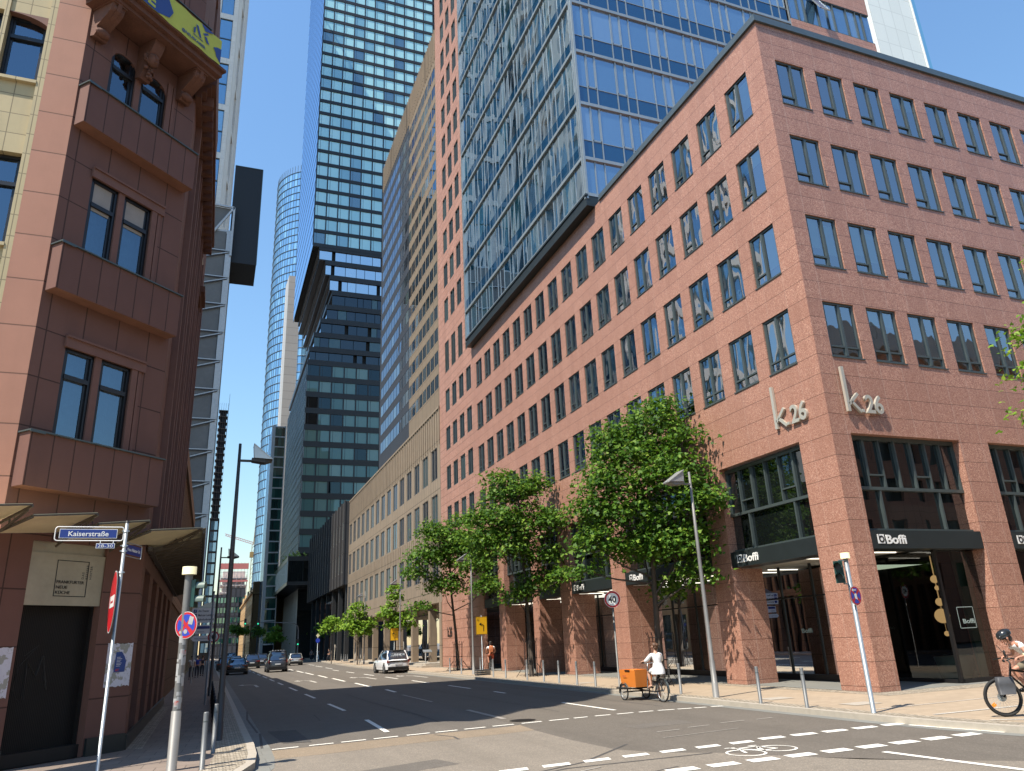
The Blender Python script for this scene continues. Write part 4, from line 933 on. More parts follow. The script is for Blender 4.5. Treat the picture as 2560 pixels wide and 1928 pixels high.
# columns and dark recess below the podium
q=MB(); q.box(6,6.2,1,48,.1,5.15); q.build('entrance_wall',M_['room'],bo); 
for a in [(-.1,1.2,-.1,.6,.1,5.2),(2.5,6,1.0,1.3,.1,5.2),(3.0,3.6,3.4,5.0,.12,4.9)]+[(.3,.9,6.4*i+5,6.4*i+5.6,.1,5.25) for i in range(7)]:
    q=MB(); q.box(*a); q.build('pier',M_['bronze'],bo)
q=MB(); q.box(-1.5,3,1.0,9,.12,.27); q.box(-1.1,3,1.3,8.7,.27,.42); q.box(-.8,3,14,40,.12,.30); q.build('steps',M_['kerb'],bo)
q=MB(); q.poly([(5.9,1,.2),(5.9,49,.2),(5.9,49,5.1),(5.9,1,5.1)]); q.build('lobby_glazing',M_['highglass'],bo)
tw0,tw1=62.2,89.2; tc=[(a,) for a in range(0)]
twh=[]; z=21.7
rowsT=[21.7+2.33*i for i in range(17)]; colsT=[62.3+1.46*i for i in range(18)]
hN=[(-(y+1.26-62),-(y-62),z,z+1.36) for z in rowsT for y in colsT if y<73.5]; hF=[(-(y+1.36-62),-(y-62),z,z+1.36) for z in rowsT for y in colsT if y>=73.5]
q=MB(); wall(q,-11.7,0,22.15,65,[h for h in hN if h[2]>22.15],.02); q.build('tower_wall',M_['bronze_t'],bo,(.02,0,0),LF)
q=MB(); wall(q,-27.2,-11.7,22.15,65,[h for h in hF if h[2]>22.15],.02); q.build('tower_wall_shaded',M_['bronze_shade'],bo,(.02,0,0),LF)  # shaded copy of the tower cladding
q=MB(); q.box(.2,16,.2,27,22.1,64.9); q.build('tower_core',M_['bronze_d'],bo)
q=MB(); u=-.2
while u>-27: q.box(u-.05,u+.05,-.1,.0,61.2,65.1); u-=.55
q.build('roof_fins',M_['bronze'],bo,(.02,0,0),LF)
def twin(k):
    w,h=k; f=MB(); f.poly([(0,.015,0),(w,.015,0),(w,.015,h),(0,.015,h)],1); f.box(w*.5-.02,w*.5+.02,.005,.015,0,h); return f,[M_['frame'],M_['skywin']]
cells=[(h[0],h[2],(round(h[1]-h[0],2),round(h[3]-h[2],2))) for h in hN+hF if h[2]>22.15]+[(h[0],h[2],(2.0,h[3]-h[2])) for h in F62(ph)]
grid_windows(bo,cells,lambda k:twin(k) if k[0]<1.5 else podwin(k),96,'window',(0.02,0,0),LF)
# dark podium section
bd_=thing('dark_office_section','dark bronze office section raised over the pavement between the brown podium and the black tower','office building',(17.3,111.0,0))
dh=[(-(3.0*i+2.4),-(3.0*i+.5),a,b) for i in range(14) for a,b in ((17.0,19.6),(12.2,15.0))]
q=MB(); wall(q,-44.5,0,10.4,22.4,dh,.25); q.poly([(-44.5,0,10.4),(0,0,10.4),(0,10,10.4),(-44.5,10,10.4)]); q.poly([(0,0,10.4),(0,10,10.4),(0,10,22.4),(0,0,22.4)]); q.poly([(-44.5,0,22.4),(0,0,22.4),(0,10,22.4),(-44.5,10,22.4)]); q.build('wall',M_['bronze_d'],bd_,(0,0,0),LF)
q=MB(); 
for i in range(15): q.box(-3.0*i-.1,-3.0*i+.1,-.2,0,10.4,22.5)
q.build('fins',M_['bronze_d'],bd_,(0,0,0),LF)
grid_windows(bd_,[(h[0],h[2],(1.9,h[3]-h[2])) for h in dh],podwin,95,'window',(0,0,0),LF)
q=MB(); q.box(5,5.2,0,45,.1,10.3); q.box(0,.1,-.0,0.1,.1,.2); 
for i in range(7): q.box(.4,1.0,6.5*i+.2,6.5*i+.8,.1,10.4)
q.build('recess',M_['room'],bd_)
text('lettering','COMMERZ',.9,M_['letter'],bd_,(-.08,44.0,20.7),(R(90),0,R(-90)),.05) if False else None
# ---------------------------------------------------------------- black grid tower with the shifted middle floors
ot=thing('black_tower','tall black grid tower with blue-green windows and stepped, sideways shifted middle floors','tower',(16.7,170,0))
M_['omni']=plain('black_anodised_panels',(.022,.022,.024),.4,.2,var=.2)
M_['omniwin']=glass('black_tower_window',tint=(.75,.92,1),base=.22,wav=.06,wsc=.2,pane=1,wdist=.05,var=[(0,(.38,.66,.64)),(.50,(.30,.56,.56)),(.68,(.16,.33,.37)),(.82,(.04,.08,.10)),(.90,(.45,.72,.68))])
M_['omnilow']=glass('black_tower_low_window',tint=(.6,.8,.9),base=.03,wav=.3,wsc=.2,pane=1,wdist=.05,var=[(0,(.13,.22,.20)),(.40,(.09,.165,.155)),(.60,(.006,.008,.009)),(.84,(.17,.26,.235))])
FP=3.97
M_['omnidark']=glass('dark_recessed_glass',tint=(.7,.8,.9),base=.05,wav=.1,wsc=.2,pane=1,wdist=.05,var=[(0,(.006,.008,.009)),(.6,(.05,.09,.085)),(.8,(.01,.012,.013))])
M_['sidelow']=glass('mesh_reflecting_side_glass',body=(.03,.045,.05),tint=(.30,.34,.36),base=.06,wav=1,wsc=.5,wdist=.06)  # tint darkened to stand for a mirrored scaffold mesh
twl=[(66.0,69.9,.2),(69.9,73.7,1.1),(73.7,77.5,2.5),(77.5,81.3,3.8),(81.3,85.2,5.0),(85.2,89.3,4.3),(89.3,93.3,3.1),(93.3,97.2,1.5)]
D=50
q=MB(); q.box(.35,33,.35,D-.35,0,66); q.box(.35,33,.35,D-.35,97.3,250); q.build('core',M_['room'],ot)
# lower and upper grids
def gridpart(z0,n,W,hb=.48):
    m=MB(); cells=[]
    for k in range(n+1): m.box(-.05,W,-.06,.35,z0+FP*k-hb,z0+FP*k+hb)
    i=0
    while i*2.87<=W: m.box(i*2.87-.14,i*2.87+.14,-.02,.35,z0,z0+FP*n); i+=1
    for k in range(n):
        j=0
        while (j+1)*2.87<=W: cells.append((j*2.87+.14,z0+FP*k+hb,(2.59,FP-2*hb))); j+=1
    return m,cells
m1,c1=gridpart(22.3,11,33.2,.66); m1.build('front_grid',M_['omni'],ot); m2,c2=gridpart(97.3,38,33.2); m2.build('front_grid',M_['omni'],ot)
def owin(k):
    f=MB(); w,h=k; f.poly([(0,.1,0),(w,.1,0),(w,.1,h),(0,.1,h)],0 if True else 0); f.box(.5,.56,.06,.1,0,h,1); return f
grid_windows(ot,[(a,b,c) for a,b,c in c2 if b<186],lambda k:(owin(k),[M_['omniwin'],M_['omni']]),60,'window')
grid_windows(ot,c1,lambda k:(owin(k),[M_['omnilow'],M_['omni']]),38,'window')
# side face: thin dark slab lines over sky-reflecting bands
q=MB(); g=MB()
for z0,n in ((22.3,11),(97.3,38)):
    g.poly([(.05,0,z0),(.05,D,z0),(.05,D,z0+FP*n),(.05,0,z0+FP*n)],0 if z0>50 else 1)
    q=MB()
    for k in range(n+1): q.box(.02,.1,0,D,z0+FP*k-.16,z0+FP*k+.16)
    q.build('side_slab_edges',M_['omni'],ot)
g.build('side_glazing',[M_['cglassR'],M_['sidelow']],ot)
for (a,b,s) in twl:
    f=MB(); f.box(s,33+s,0,D,b-1.15,b); f.box(s+.2,33+s,.2,D-.2,a-.02,a+.25)
    o=f.build('shifted_floor',M_['omni'],ot); g=MB(); r_=random.Random(int(a)); u=s+.2
    while u<33:
        w_=r_.choice([1.3,2.0,2.6,3.0]); g.poly([(u,.3,a+.25),(u+w_,.3,a+.25),(u+w_,.3,b-1.15),(u,.3,b-1.15)]); u+=w_+r_.choice([.12,.12,.9])
    g.poly([(s+.3,.3,a+.2),(s+.3,D-.3,a+.2),(s+.3,D-.3,b-.9),(s+.3,.3,b-.9)]); g.build('glazing',M_['skywin'] if a>83 else M_['omnidark'],o); c=MB(); c.box(s+.9,32,.9,D-1,a,b-.9); c.build('core',M_['room'],o)
q=MB()
for j in range(34): q.box(-.03,.04,1.5*j-.03,1.5*j+.03,22.3,66)
for k in range(22): q.box(-.03,.04,0,D,22.3+FP*k*.5-.03,22.3+FP*k*.5+.03)
q.build('mirrored_mesh_grid',M_['alu'],ot)  # pale grid added in place of the mesh reflection in this glass
q=MB(); q.box(-3.0,16,-10,36,19.0,19.9); q.box(-3.0,16,-10,36,14.2,14.9); q.build('podium_slabs',M_['omni'],ot)
q=MB(); q.poly([(-2.95,-9.9,14.9),(-2.95,36,14.9),(-2.95,36,19),(-2.95,-9.9,19)]); q.poly([(-2.95,-9.9,14.9),(16,-9.9,14.9),(16,-9.9,19),(-2.95,-9.9,19)]); q.box(.3,16,.3,49,.1,14); q.build('podium_glazing',M_['highglass'],ot)
q=MB()
for j in range(24): q.box(-3.02,-2.92,-9.9+2*j-.04,-9.9+2*j+.04,14.9,19)
for j in range(20): q.box(.1,.3,.5+2.4*j,.7+2.4*j,.1,22.2)
q.build('podium_mullions',M_['alu'],ot)
q=MB(); rr=random.Random(5)
for i in range(500): 
    p=Vector((rr.uniform(-2.9,1),rr.uniform(-9.8,30),20.0+abs(rr.gauss(0,.5)))); a=Vector((rr.uniform(-.4,.4),rr.uniform(-.4,.4),rr.uniform(-.1,.4))); b=Vector((rr.uniform(-.4,.4),rr.uniform(-.4,.4),rr.uniform(-.1,.4))); q.poly([p,p+a,p+a+b,p+b])
M_['leaf_y']=plain('yellow_green_roof_plants',(.22,.30,.05),.7); o=q.build('roof_plants',M_['leaf_y'],None,(16.7,170,0)); tag(o,'yellow green planting along the top of the glazed box on the black tower','plants',kind='stuff')
# ---------------------------------------------------------------- far towers
def ringband(mb,cx,cy,r,z0,z1,n,m=0,a0=0,a1=2*math.pi):
    for i in range(n):
        a,b=a0+(a1-a0)*i/n,a0+(a1-a0)*(i+1)/n
        mb.poly([(cx+r*math.cos(a),cy+r*math.sin(a),z0),(cx+r*math.cos(b),cy+r*math.sin(b),z0),(cx+r*math.cos(b),cy+r*math.sin(b),z1),(cx+r*math.cos(a),cy+r*math.sin(a),z1)],m)
M_['roundglass']=glass('round_tower_glass',tint=(.62,.82,1),base=.38,wav=.05,wsc=.1,pane=1,wdist=.05,var=[(0,(.09,.20,.32)),(.5,(.14,.30,.45)),(.8,(.20,.40,.52)),(.93,(.05,.12,.22))])
M_['roundmull']=plain('blue_grey_mullions',(.11,.17,.23),.5,.2)
rt=thing('round_tower','round blue glass tower in the distance, left of the black grid tower','tower',(37.3,345,0))
RR=22; z=6; k=0
while z<222:
    g=MB(); ringband(g,0,0,RR,z,z+3.9,44,0,R(140),R(330)); g.build('glazing_band',M_['roundglass'],rt) if k<58 else None; z+=3.9; k+=1
m=MB()
for k in range(57):
    z=6+3.9*k; m.tube([(RR*1.003*math.cos(a),RR*1.003*math.sin(a),z) for a in [R(140+190*i/44) for i in range(45)]],.26,4,cap=False,sm=False)
for i in range(45):
    a=R(140+190*i/44); m.bar((RR*math.cos(a),RR*math.sin(a),6),(RR*math.cos(a),RR*math.sin(a),6+3.9*57),.22)
m.build('mullions',M_['roundmull'],rt)
q=MB(); q.tube([(0,0,0),(0,0,226)],20,24); q.build('core',M_['mull'],rt)
M_['conc']=panelled('pale_grey_concrete_slabs',(.38,.36,.34),9,3.5,0,0,.12,.6,ang=0,stain=.15)
gs=thing('concrete_tower','windowless pale grey concrete tower with its sunlit side as a white edge beside the round glass tower','tower',(20.2,300,0))
q=MB(); q.box(0,5.0,0,14,0,153.5); q.build('shaft',M_['conc'],gs)
q=MB(); q.prism([(-1.0,149),(0,153.5),(0,0),(-1.0,0)],1,0,2); q.build('edge',M_['white'],gs)  # sunlit side of the shaft painted as a white strip
# white pillar building with green glass
wp=thing('white_pillar_building','slim building with a white corner pillar and green glass bands before the round tower','building',(10.9,190,0))
q=MB(); q.box(0,.75,0,1.2,0,55.6); q.box(3.1,3.3,0,.3,0,55.6)
for k in range(21): q.box(.75,3.3,-.02,.3,3.2+2.6*k,3.5+2.6*k)
q.build('frame',M_['white'],wp)
M_['greenglass']=glass('green_glass',tint=(.7,.95,.9),base=.15,wav=.1,wsc=.3,pane=1,var=[(0,(.02,.10,.08)),(.5,(.01,.05,.045)),(.8,(.06,.18,.15))])
q=MB()
for k in range(20):
    for j in range(3): q.poly([(.75+.8*j,.2,3.5+2.6*k),(1.5+.8*j,.2,3.5+2.6*k),(1.5+.8*j,.2,5.8+2.6*k),(.75+.8*j,.2,5.8+2.6*k)])
q.build('glazing',M_['greenglass'],wp); q=MB(); q.box(.1,3.2,.5,14,0,55); q.build('core',M_['room'],wp)
q=MB(); 
for k in range(9): q.box(-.02,.1,.6+k*1.4,.7+k*1.4,0,55)
q.poly([(0,1.2,0),(0,14,0),(0,14,55),(0,1.2,55)],1); q.build('side_glazing',[M_['roundmull'],M_['cglassR']],wp)
# sandstone building at the far bend
M_['yell']=panelled('yellow_sandstone',(.46,.29,.13),2.4,1.0,0,0,.06,.55,ang=R(90),stain=.3)
ys_=thing('sandstone_building','old yellow sandstone building with a pedimented roofline at the far right of the street','building',(9.4,204,0))
q=MB(); hs=[(-(4.2*i+2.2),-(4.2*i+1.0),z,z+2.3) for i in range(17) for z in (2,6.6,11)]
wall(q,-75,0,.1,15.6,hs,.3); q.box(0,.2,0,.02,0,0.1); q.build('wall',M_['yell'],ys_,(0,0,0),LF)
q=MB(); q.box(.3,12,.0,75,.1,15.5); q.build('bulk',M_['yell'],ys_)
q=MB(); q.box(-.5,12,-.2,75,15.6,16.1); q.box(0,12,0,75,16.1,17.0)
for i in range(5): q.prism([(16*i-1.4,17),(16*i+1.4,17),(16*i,18.4)],0,0,.5) if i else q.box(0,2,0,2,17,18.6)
q.build('cornice',M_['yell'],ys_)
# building under construction, crane, dark blocks at the end of the street
cn=thing('unfinished_tower','unfinished concrete tower with open floors and red safety screens at the street end','building',(3.0,400,0))
q=MB()
for k in range(11): q.box(0,12.5,0,14,3.4*k+2,3.4*k+2.6)
q.box(1,11.5,5,12,0,40)
for i in range(6): q.box(2.4*i,2.4*i+.35,.1,.5,0,38)
M_['pconc']=plain('pale_pink_concrete',(.58,.50,.47),.9,var=.15,scale=.3); q.build('concrete_frame',M_['pconc'],cn)
q=MB(); q.box(-.2,12.7,-.3,-.1,40.6,43.4); q.box(-.2,12.7,-.3,-.1,34.5,35.4); M_['pred']=plain('haze_paled_red',(.52,.18,.17),.9,var=.2,scale=.3); q.build('safety_screen',M_['pred'],cn)  # red paled in its colour to stand for distance haze
q=MB()
for i in range(9): q.bar((1.5*i+.3,-.2,26),(1.5*i+.3,-.2,43.8),.1)
for k in range(8): q.bar((0,-.2,27+2*k),(12.5,-.2,27+2*k),.08)
q.build('scaffold',M_['roundmull'],cn)
dk=thing('dark_block','dark grey office block closing the view at the end of the street','building',(.2,300,0))
M_['dk']=panelled('dark_grey_office_cladding',(.06,.065,.08),1.6,3.3,0,1,.25,.35,ang=0); q=MB(); q.box(0,5.4,0,20,0,22); q.box(5.4,11,0,20,0,24.3); q.box(5.6,9,-2,0,0,20.5); q.build('wall',M_['dk'],dk)
for z in (5,8.5,12,15.5,19):
    for i in range(9): q=MB(); q.box(.4+1.2*i,1.2+1.2*i,-2.05 if i>4 else -.05,-2.0 if i>4 else 0,z,z+1.8); q.build('window',M_['greenglass'],dk)
cr=thing('tower_crane','yellow tower crane with a thin red jib above the far buildings','crane',(16.4,380,0))
q=MB(); 
for dx in (-.6,.6):
    for dy in (-.6,.6): q.bar((dx,dy,0),(dx,dy,50),.22)
for k in range(25): q.bar((-.6,-.6,2*k),(.6,-.6,2*k+2),.14); q.bar((-.6,.6,2*k),(-.6,-.6,2*k+2),.14)
q.box(-1.4,1.4,-1,1,44,46.5); q.bar((0,0,50),(1.2,0,76),.4); M_['cry']=plain('weathered_yellow_steel',(.36,.25,.10),.8); q.build('mast',M_['cry'],cr)
q=MB(); a=Vector((0,0,50)); b=Vector((-13,0,54.2))
q.bar(a,b,.2); q.bar(a+Vector((0,0,1)),b+Vector((0,0,.8)),.2)
for i in range(12): q.bar(a.lerp(b,i/12),a.lerp(b,(i+1)/12)+Vector((0,0,1)),.12)
q.build('jib',M_['pred'],cr)
# ---------------------------------------------------------------- left side of the street, further away
tb=thing('triangle_facade_building','tall narrow grey building with a facade of folded triangular metal frames','building',(-1.6,130,0))
M_['meshp']=plain('grey_expanded_metal_panels',(.185,.182,.178),.75,.1,var=.35,scale=.25); M_['pframe']=plain('pale_grey_metal_frame',(.50,.50,.50),.5,.3)
q=MB(); q.box(-22,0,0.3,16,.1,74.8); q.poly([(-22,0.1,.1),(-1.1,0.1,.1),(-1.1,0.1,75),(-22,.1,75)]); q.build('mesh_panels',M_['meshp'],tb)
q=MB(); q.box(-1.0,0,-.1,.3,.1,75)
k=0; z=2.0
M_['pdark']=plain('dark_grey_joint_bars',(.06,.06,.065),.6)
while z<76: 
    q.bar((0,-.15,z+.12),(-22,-.15,z+.12),.12,.16); q.bar((-.3,-.15,z-.1),(-5.2,-.15,z-1.7),.12,.16); z+=5.3
q.bar((-.1,-.2,80),(-3.9,-.2,73.5),.35); q.bar((-.1,-.2,80),(-.1,-.2,70),.35); q.bar((-.1,-.2,80),(-8,-.2,80.4),.35); q.box(-22,-.0,.2,.4,75,75.4)
q.build('metal_frame',M_['pframe'],tb)
q=MB(); z=2.0
while z<76: q.bar((-.3,-.17,z-.03),(-22,-.17,z-.03),.10,.14); q.bar((-.3,-.17,z-.26),(-5.4,-.17,z-1.95),.10,.14); z+=5.3
q.build('dark_joints',M_['pdark'],tb)
q=MB(); q.poly([(-.2,.1,79.8),(-3.6,.1,73.9),(-8,.1,73.9),(-8,.1,80.2)]); q.build('roof_screen',M_['meshp'],tb)
bp=thing('black_roof_box','large matt black box cantilevered from the side of a building high over the street','roof box',(-2.15,131,69.4))
q=MB(); q.box(0,5.0,0,9,0,20.6); M_['pblack']=plain('matt_black_panels',(.012,.016,.022),.7,var=.15,scale=.4); q.build('box',M_['pblack'],bp); q=MB(); q.bar((0,-.02,20.6),(5,-.02,20.6),.12); q.bar((5,-.02,0),(5,-.02,20.6),.12); q.build('edge_trim',M_['frame'],bp)
M_['wtile']=panelled('white_stone_tower_cladding',(.88,.87,.84),1.6,2.0,0,0,.04,.75,ang=0,stain=.05)
wt=thing('white_tower','bright white stone tower with tall blue windows behind the corner building','tower',(-4.95,150,0))
hs=[(-3.6-4.6*j,-.85-4.6*j,z,z+11.2) for j in range(5) for z in [16.5+12.7*i for i in range(15)]]
q=MB(); wall(q,-24,0,.1,205,hs,.35); q.build('front_wall',M_['wtile'],wt)
q=MB(); wall(q,0,20.1,.1,205,[(8,12,z,z+11.2) for z in [16.5+12.7*i for i in range(15)]],.5); q.build('side_wall',M_['wtile'],wt,(0,0,0),math.atan2(20,1.89))
M_['bluewin']=glass('tall_blue_window',tint=(.6,.8,1),base=.30,wav=.05,wsc=.2,pane=1,var=[(0,(.06,.17,.28)),(.5,(.10,.25,.36)),(.8,(.18,.34,.42))])
def wtw(k):
    w,h=k; f=MB(); zz=0; f.poly([(0,.3,0),(w,.3,0),(w,.3,h*.48),(0,.3,h*.48)],1); f.poly([(0,.3,h*.52),(w,.3,h*.52),(w,.3,h),(0,.3,h)],1)
    f.box(0,w,.2,.32,h*.49,h*.51); f.box(0,w,.15,.3,0,.15); f.box(0,w,.15,.3,h-.15,h); f.box(0,.12,.15,.3,0,h); f.box(w-.12,w,.15,.3,0,h); return f,[M_['frame'],M_['bluewin']]
grid_windows(wt,[(h[0],h[2],(2.75,11.2)) for h in hs if h[2]>85],wtw,60,'window')
q=MB(); q.box(-23.5,-.6,.4,19.5,.1,204); q.build('core',M_['cspan'],wt)
# white gridded tower set back on the left: seen in the curtain wall's reflection
gw_=thing('grid_tower','white grid fronted tower set back on the left, mirrored in the blue glass tower','tower',(-31,106,0))
M_['gridw']=plain('off_white_grid_stone',(.80,.74,.66),.7,var=.06,scale=.2)
q=MB(); y=0
while y<=98: q.box(.0,1.2,y-.75,y+.75,16,235); y+=8.1
z=20.8
while z<236: q.box(.05,1.0,0,98,z-1.0,z+1.0); z+=12.6
q.build('grid',M_['gridw'],gw_)
q=MB(); y=0
while y<97:
    z=16
    while z<232: q.poly([(.0,y,z),(.0,y+4.05,z),(.0,y+4.05,z+4.2),(.0,y,z+4.2)]); z+=4.2
    y+=4.05
q.build('glazing',M_['roundglass'],gw_); q=MB(); q.box(-30,-.1,.1,98,0,235); q.build('core',M_['roundglass'],gw_)
q=MB(); x=-30.6
while x<=.7: q.box(x-.75,x+.75,-.9,.1,0,235); x+=7.6
z=8.2
while z<236: q.box(-30,.4,-.8,.1,z-1.0,z+1.0); z+=12.6
q.build('front_grid',M_['gridw'],gw_)
q=MB(); x=-30
while x<-1:
    z=16
    while z<232: q.poly([(x,0,z),(x+3.7,0,z),(x+3.7,0,z+4.2),(x,0,z+4.2)]); z+=4.2
    x+=3.75
q.build('front_glazing',M_['roundglass'],gw_)
sk=thing('scaffolded_tower','distant dark tower with open scaffolded upper floors and blue windows below, left of the street','tower',(-2.3,230,0))
q=MB(); q.box(.2,2.2,.3,6,38,70.5)
for k in range(18): q.box(-.1,2.5,-.1,3,38.3+1.9*k,38.5+1.9*k)
for x in (0,.6,1.2,1.8,2.45): q.bar((x,-.15,38),(x,-.15,73),.07)
q.bar((2.5,-.1,60),(2.62,-.1,76),.09); q.build('scaffold',M_['dk'],sk)
q=MB(); q.box(0,2.55,0,8,.1,38.2); q.build('frame',M_['omni'],sk)
M_['skp']=glass('pale_blue_window',tint=(.7,.85,1),base=.25,var=[(0,(.14,.28,.42)),(.6,(.2,.36,.5)),(.85,(.06,.12,.18))]); 
for k in range(12):
    for j in range(2): q=MB(); q.box(.4+.95*j,1.2+.95*j,-.04,0,2.2+3.0*k,4.6+3.0*k); q.build('window',M_['skp'],sk)
# white tower far right, over the roof
cw=thing('white_clad_tower','white metal clad tower with a rounded glass corner above the roof at the upper right','tower',(111.2,80,0))
M_['wclad']=panelled('white_metal_cassettes',(.72,.76,.74),2.95,4.35,111.3,103.9,.09,.75,ang=0,stain=.02,rough=.45,var=.04)
q=MB(); q.box(0,12.2,0,20,60,150); q.build('cladding',M_['wclad'],cw)
q=MB(); q.tube([(13.4,3.0,60),(13.4,3.0,150)],2.7,20); q.build('round_corner',M_['greenglass'],cw)
q=MB()
for i in range(20):
    a=2*math.pi*i/20; q.bar((13+2.62*math.cos(a),3+2.62*math.sin(a),60),(13+2.62*math.cos(a),3+2.62*math.sin(a),150),.05)
for k in range(24): q.tube([(13+2.65*math.cos(2*math.pi*i/16),3+2.65*math.sin(2*math.pi*i/16),62+3.7*k) for i in range(16)],.06,4,closed=True,sm=False)
q.bar((12.3,-.1,60),(12.3,-.1,150),.25); q.build('corner_mullions',M_['wclad'],cw)
# building across the cross street behind the camera: reflected in the corner block's side windows
bh=thing('opposite_building','pale stone corner building across the cross street, mirrored in the side windows','building',(14,-26,0))
q=MB(); wall(q,0,110,.1,25,[(2+3.2*i,3.4+3.2*i,z,z+2) for i in range(33) for z in (4.6,8.2,11.8,15.3,18.8,22)],.3); q.build('wall',M_['sandN'],bh,(110,14,0),R(180))
q=MB(); q.box(0,110,-8,13.6,.1,24.9); q.build('bulk',M_['dgrey'],bh); q=MB(); q.box(-.6,110.6,13.4,14.9,25,25.8); q.box(0,110,11,14.2,25.8,27.6); q.prism([(13.8,27.6),(6,31.5),(2,31.5),(-8,27.6)],0,0,110); q.build('cornice',M_['conc'],bh)
# ---------------------------------------------------------------- street furniture
def bollard(x,y,lab,h=.91,g='grey bollards along the kerbs'):
    t=thing('bollard',lab,'bollard',(x,y,.12),0,g)
    m=MB(); m.tube([(0,0,0),(0,0,h-.02),(0,0,h)],[.045,.045,.038],14); m.build('post',M_['bollard'],t)
    m=MB(); m.tube([(0,0,h-.16),(0,0,h-.145)],.0465,14,cap=False); m.build('ring',M_['frame'],t)
    return t
bl_=[(.06,15.2,'grey bollard on the left kerb corner, nearest to the camera'),
(.25,17.39,'grey bollard just behind the nearest one on the left kerb corner'),
(13.6,15.72,'grey bollard on the right kerb, first one left of the galvanised signal pole'),
(13.62,17.46,'grey bollard on the right kerb in front of the corner pier of the granite block'),
(14.14,22.0,'grey bollard between the cargo bike and the leaning right lamp post'),
(14.12,27.9,'grey bollard on the right kerb just left of the 40 speed sign'),
(14.15,29.6,'second grey bollard left of the right 40 speed sign'),
(14.25,31.6,'third grey bollard left of the right 40 speed sign'),
(14.27,33.3,'fourth grey bollard left of the right 40 speed sign, right of the middle tree cage'),
(14.35,35.5,'grey bollard directly in front of the middle tree cage'),
(14.38,38.5,'grey bollard right of the backpack cyclist, in front of a granite pier'),
(14.45,40.6,'grey bollard overlapping the backpack cyclist, right of the stacked sign feet'),
(15.35,45.4,'grey bollard directly behind the pole of the yellow U sign'),
(14.62,46.9,'grey bollard left of the lamp post by the yellow U sign'),
(14.75,49.8,'grey bollard beside the far tree cage, farthest of the near row')]
for a in bl_: bollard(*a)
for i,(x,y) in enumerate(((18.5,121),(18.2,117),(17.9,113),(17.6,109.5),(19.6,133),(17.3,106))):
    bollard(x,y,'thin grey bollard in the small far row beside the distant lamp post',.95)
def lamp(x,y,top,side,lab,mat,r=.085,arm=.85,zarm=None,second=False,nm='street_lamp',pane=True):
    t=thing(nm,lab,'street lamp',(x,y,.12),0)
    m=MB(); H=top-.12; m.tube([(0,0,0),(0,0,1.0),(0,0,1.02),(0,0,H*.6),(0,0,H)],[r,r*.95,r*.8,r*.66,r*.42],14); m.build('pole',M_[mat],t)
    m=MB(); m.tube([(0,0,0),(0,0,.4)],r*1.12,14); m.build('base_sleeve',M_[mat],t)
    za=(zarm or top-.42)-.12
    m=MB(); m.bar((0,0,za),(side*arm*.45,0,za),.07,.05); m.build('arm',M_[mat],t)
    m=MB(); s=side
    m.loft([[(s*.30,-.13,za-.02),(s*.30,.13,za-.02),(s*.30,.13,za+.06),(s*.30,-.13,za+.06)],[(s*.62,-.15,za-.06),(s*.62,.15,za-.06),(s*.62,.15,za+.05),(s*.62,-.15,za+.05)],[(s*arm,-.12,za+.0),(s*arm,.12,za+.0),(s*arm,.12,za+.03),(s*arm,-.12,za+.03)]],sm=False); m.build('lamp_head',M_[mat],t)
    m=MB(); m.loft([[(s*arm,-.2,za+.02),(s*arm,.2,za+.02),(s*arm,.2,za+.045),(s*arm,-.2,za+.045)],[(s*.33,-.22,za+.40),(s*.33,.22,za+.40),(s*.33,.22,za+.425),(s*.33,-.22,za+.425)]],sm=False); m.build('reflector',M_['lampglass'],t)
    for yy in (-.19,.19): m=MB(); m.poly([(s*.33,yy,za+.40),(s*.36,yy,za+.05),(s*arm,yy,za+.03)],0); m.build('side_fin',M_['lampglass'],t)
    return t
lamp(.37,19.75,7.04,1,'tall dark lamp post with a wedge shaped head at the left kerb, the nearest','poledark',.085,.80,6.60)
lamp(.24,40,6.92,1,'second dark lamp post on the left, farther away behind the nearest one','poledark',.085,.85,6.42)
lamp(14.02,19.97,6.85,-1,'tall grey lamp post with a pale wedge shaped head by the right granite piers','polegrey',.085,.90,6.45)
lamp(14.88,45.3,7.1,-1,'grey lamp post by the yellow U sign, its head lost in the foliage','polegrey',.08,.9,6.75)
lamp(14.6,63.5,7.25,-1,'grey lamp post behind the white car, rising above the small tree','polegrey',.08,.85,6.75)
lamp(15.9,86.4,7.8,-1,'slim grey lamp post right of the bushy young tree by the brown office building','polegrey',.08,.9,7.2)
lamp(18.4,128,9.3,-1,'farthest grey lamp post on the right, beside the small row of bollards','polegrey',.09,1.1,8.7)
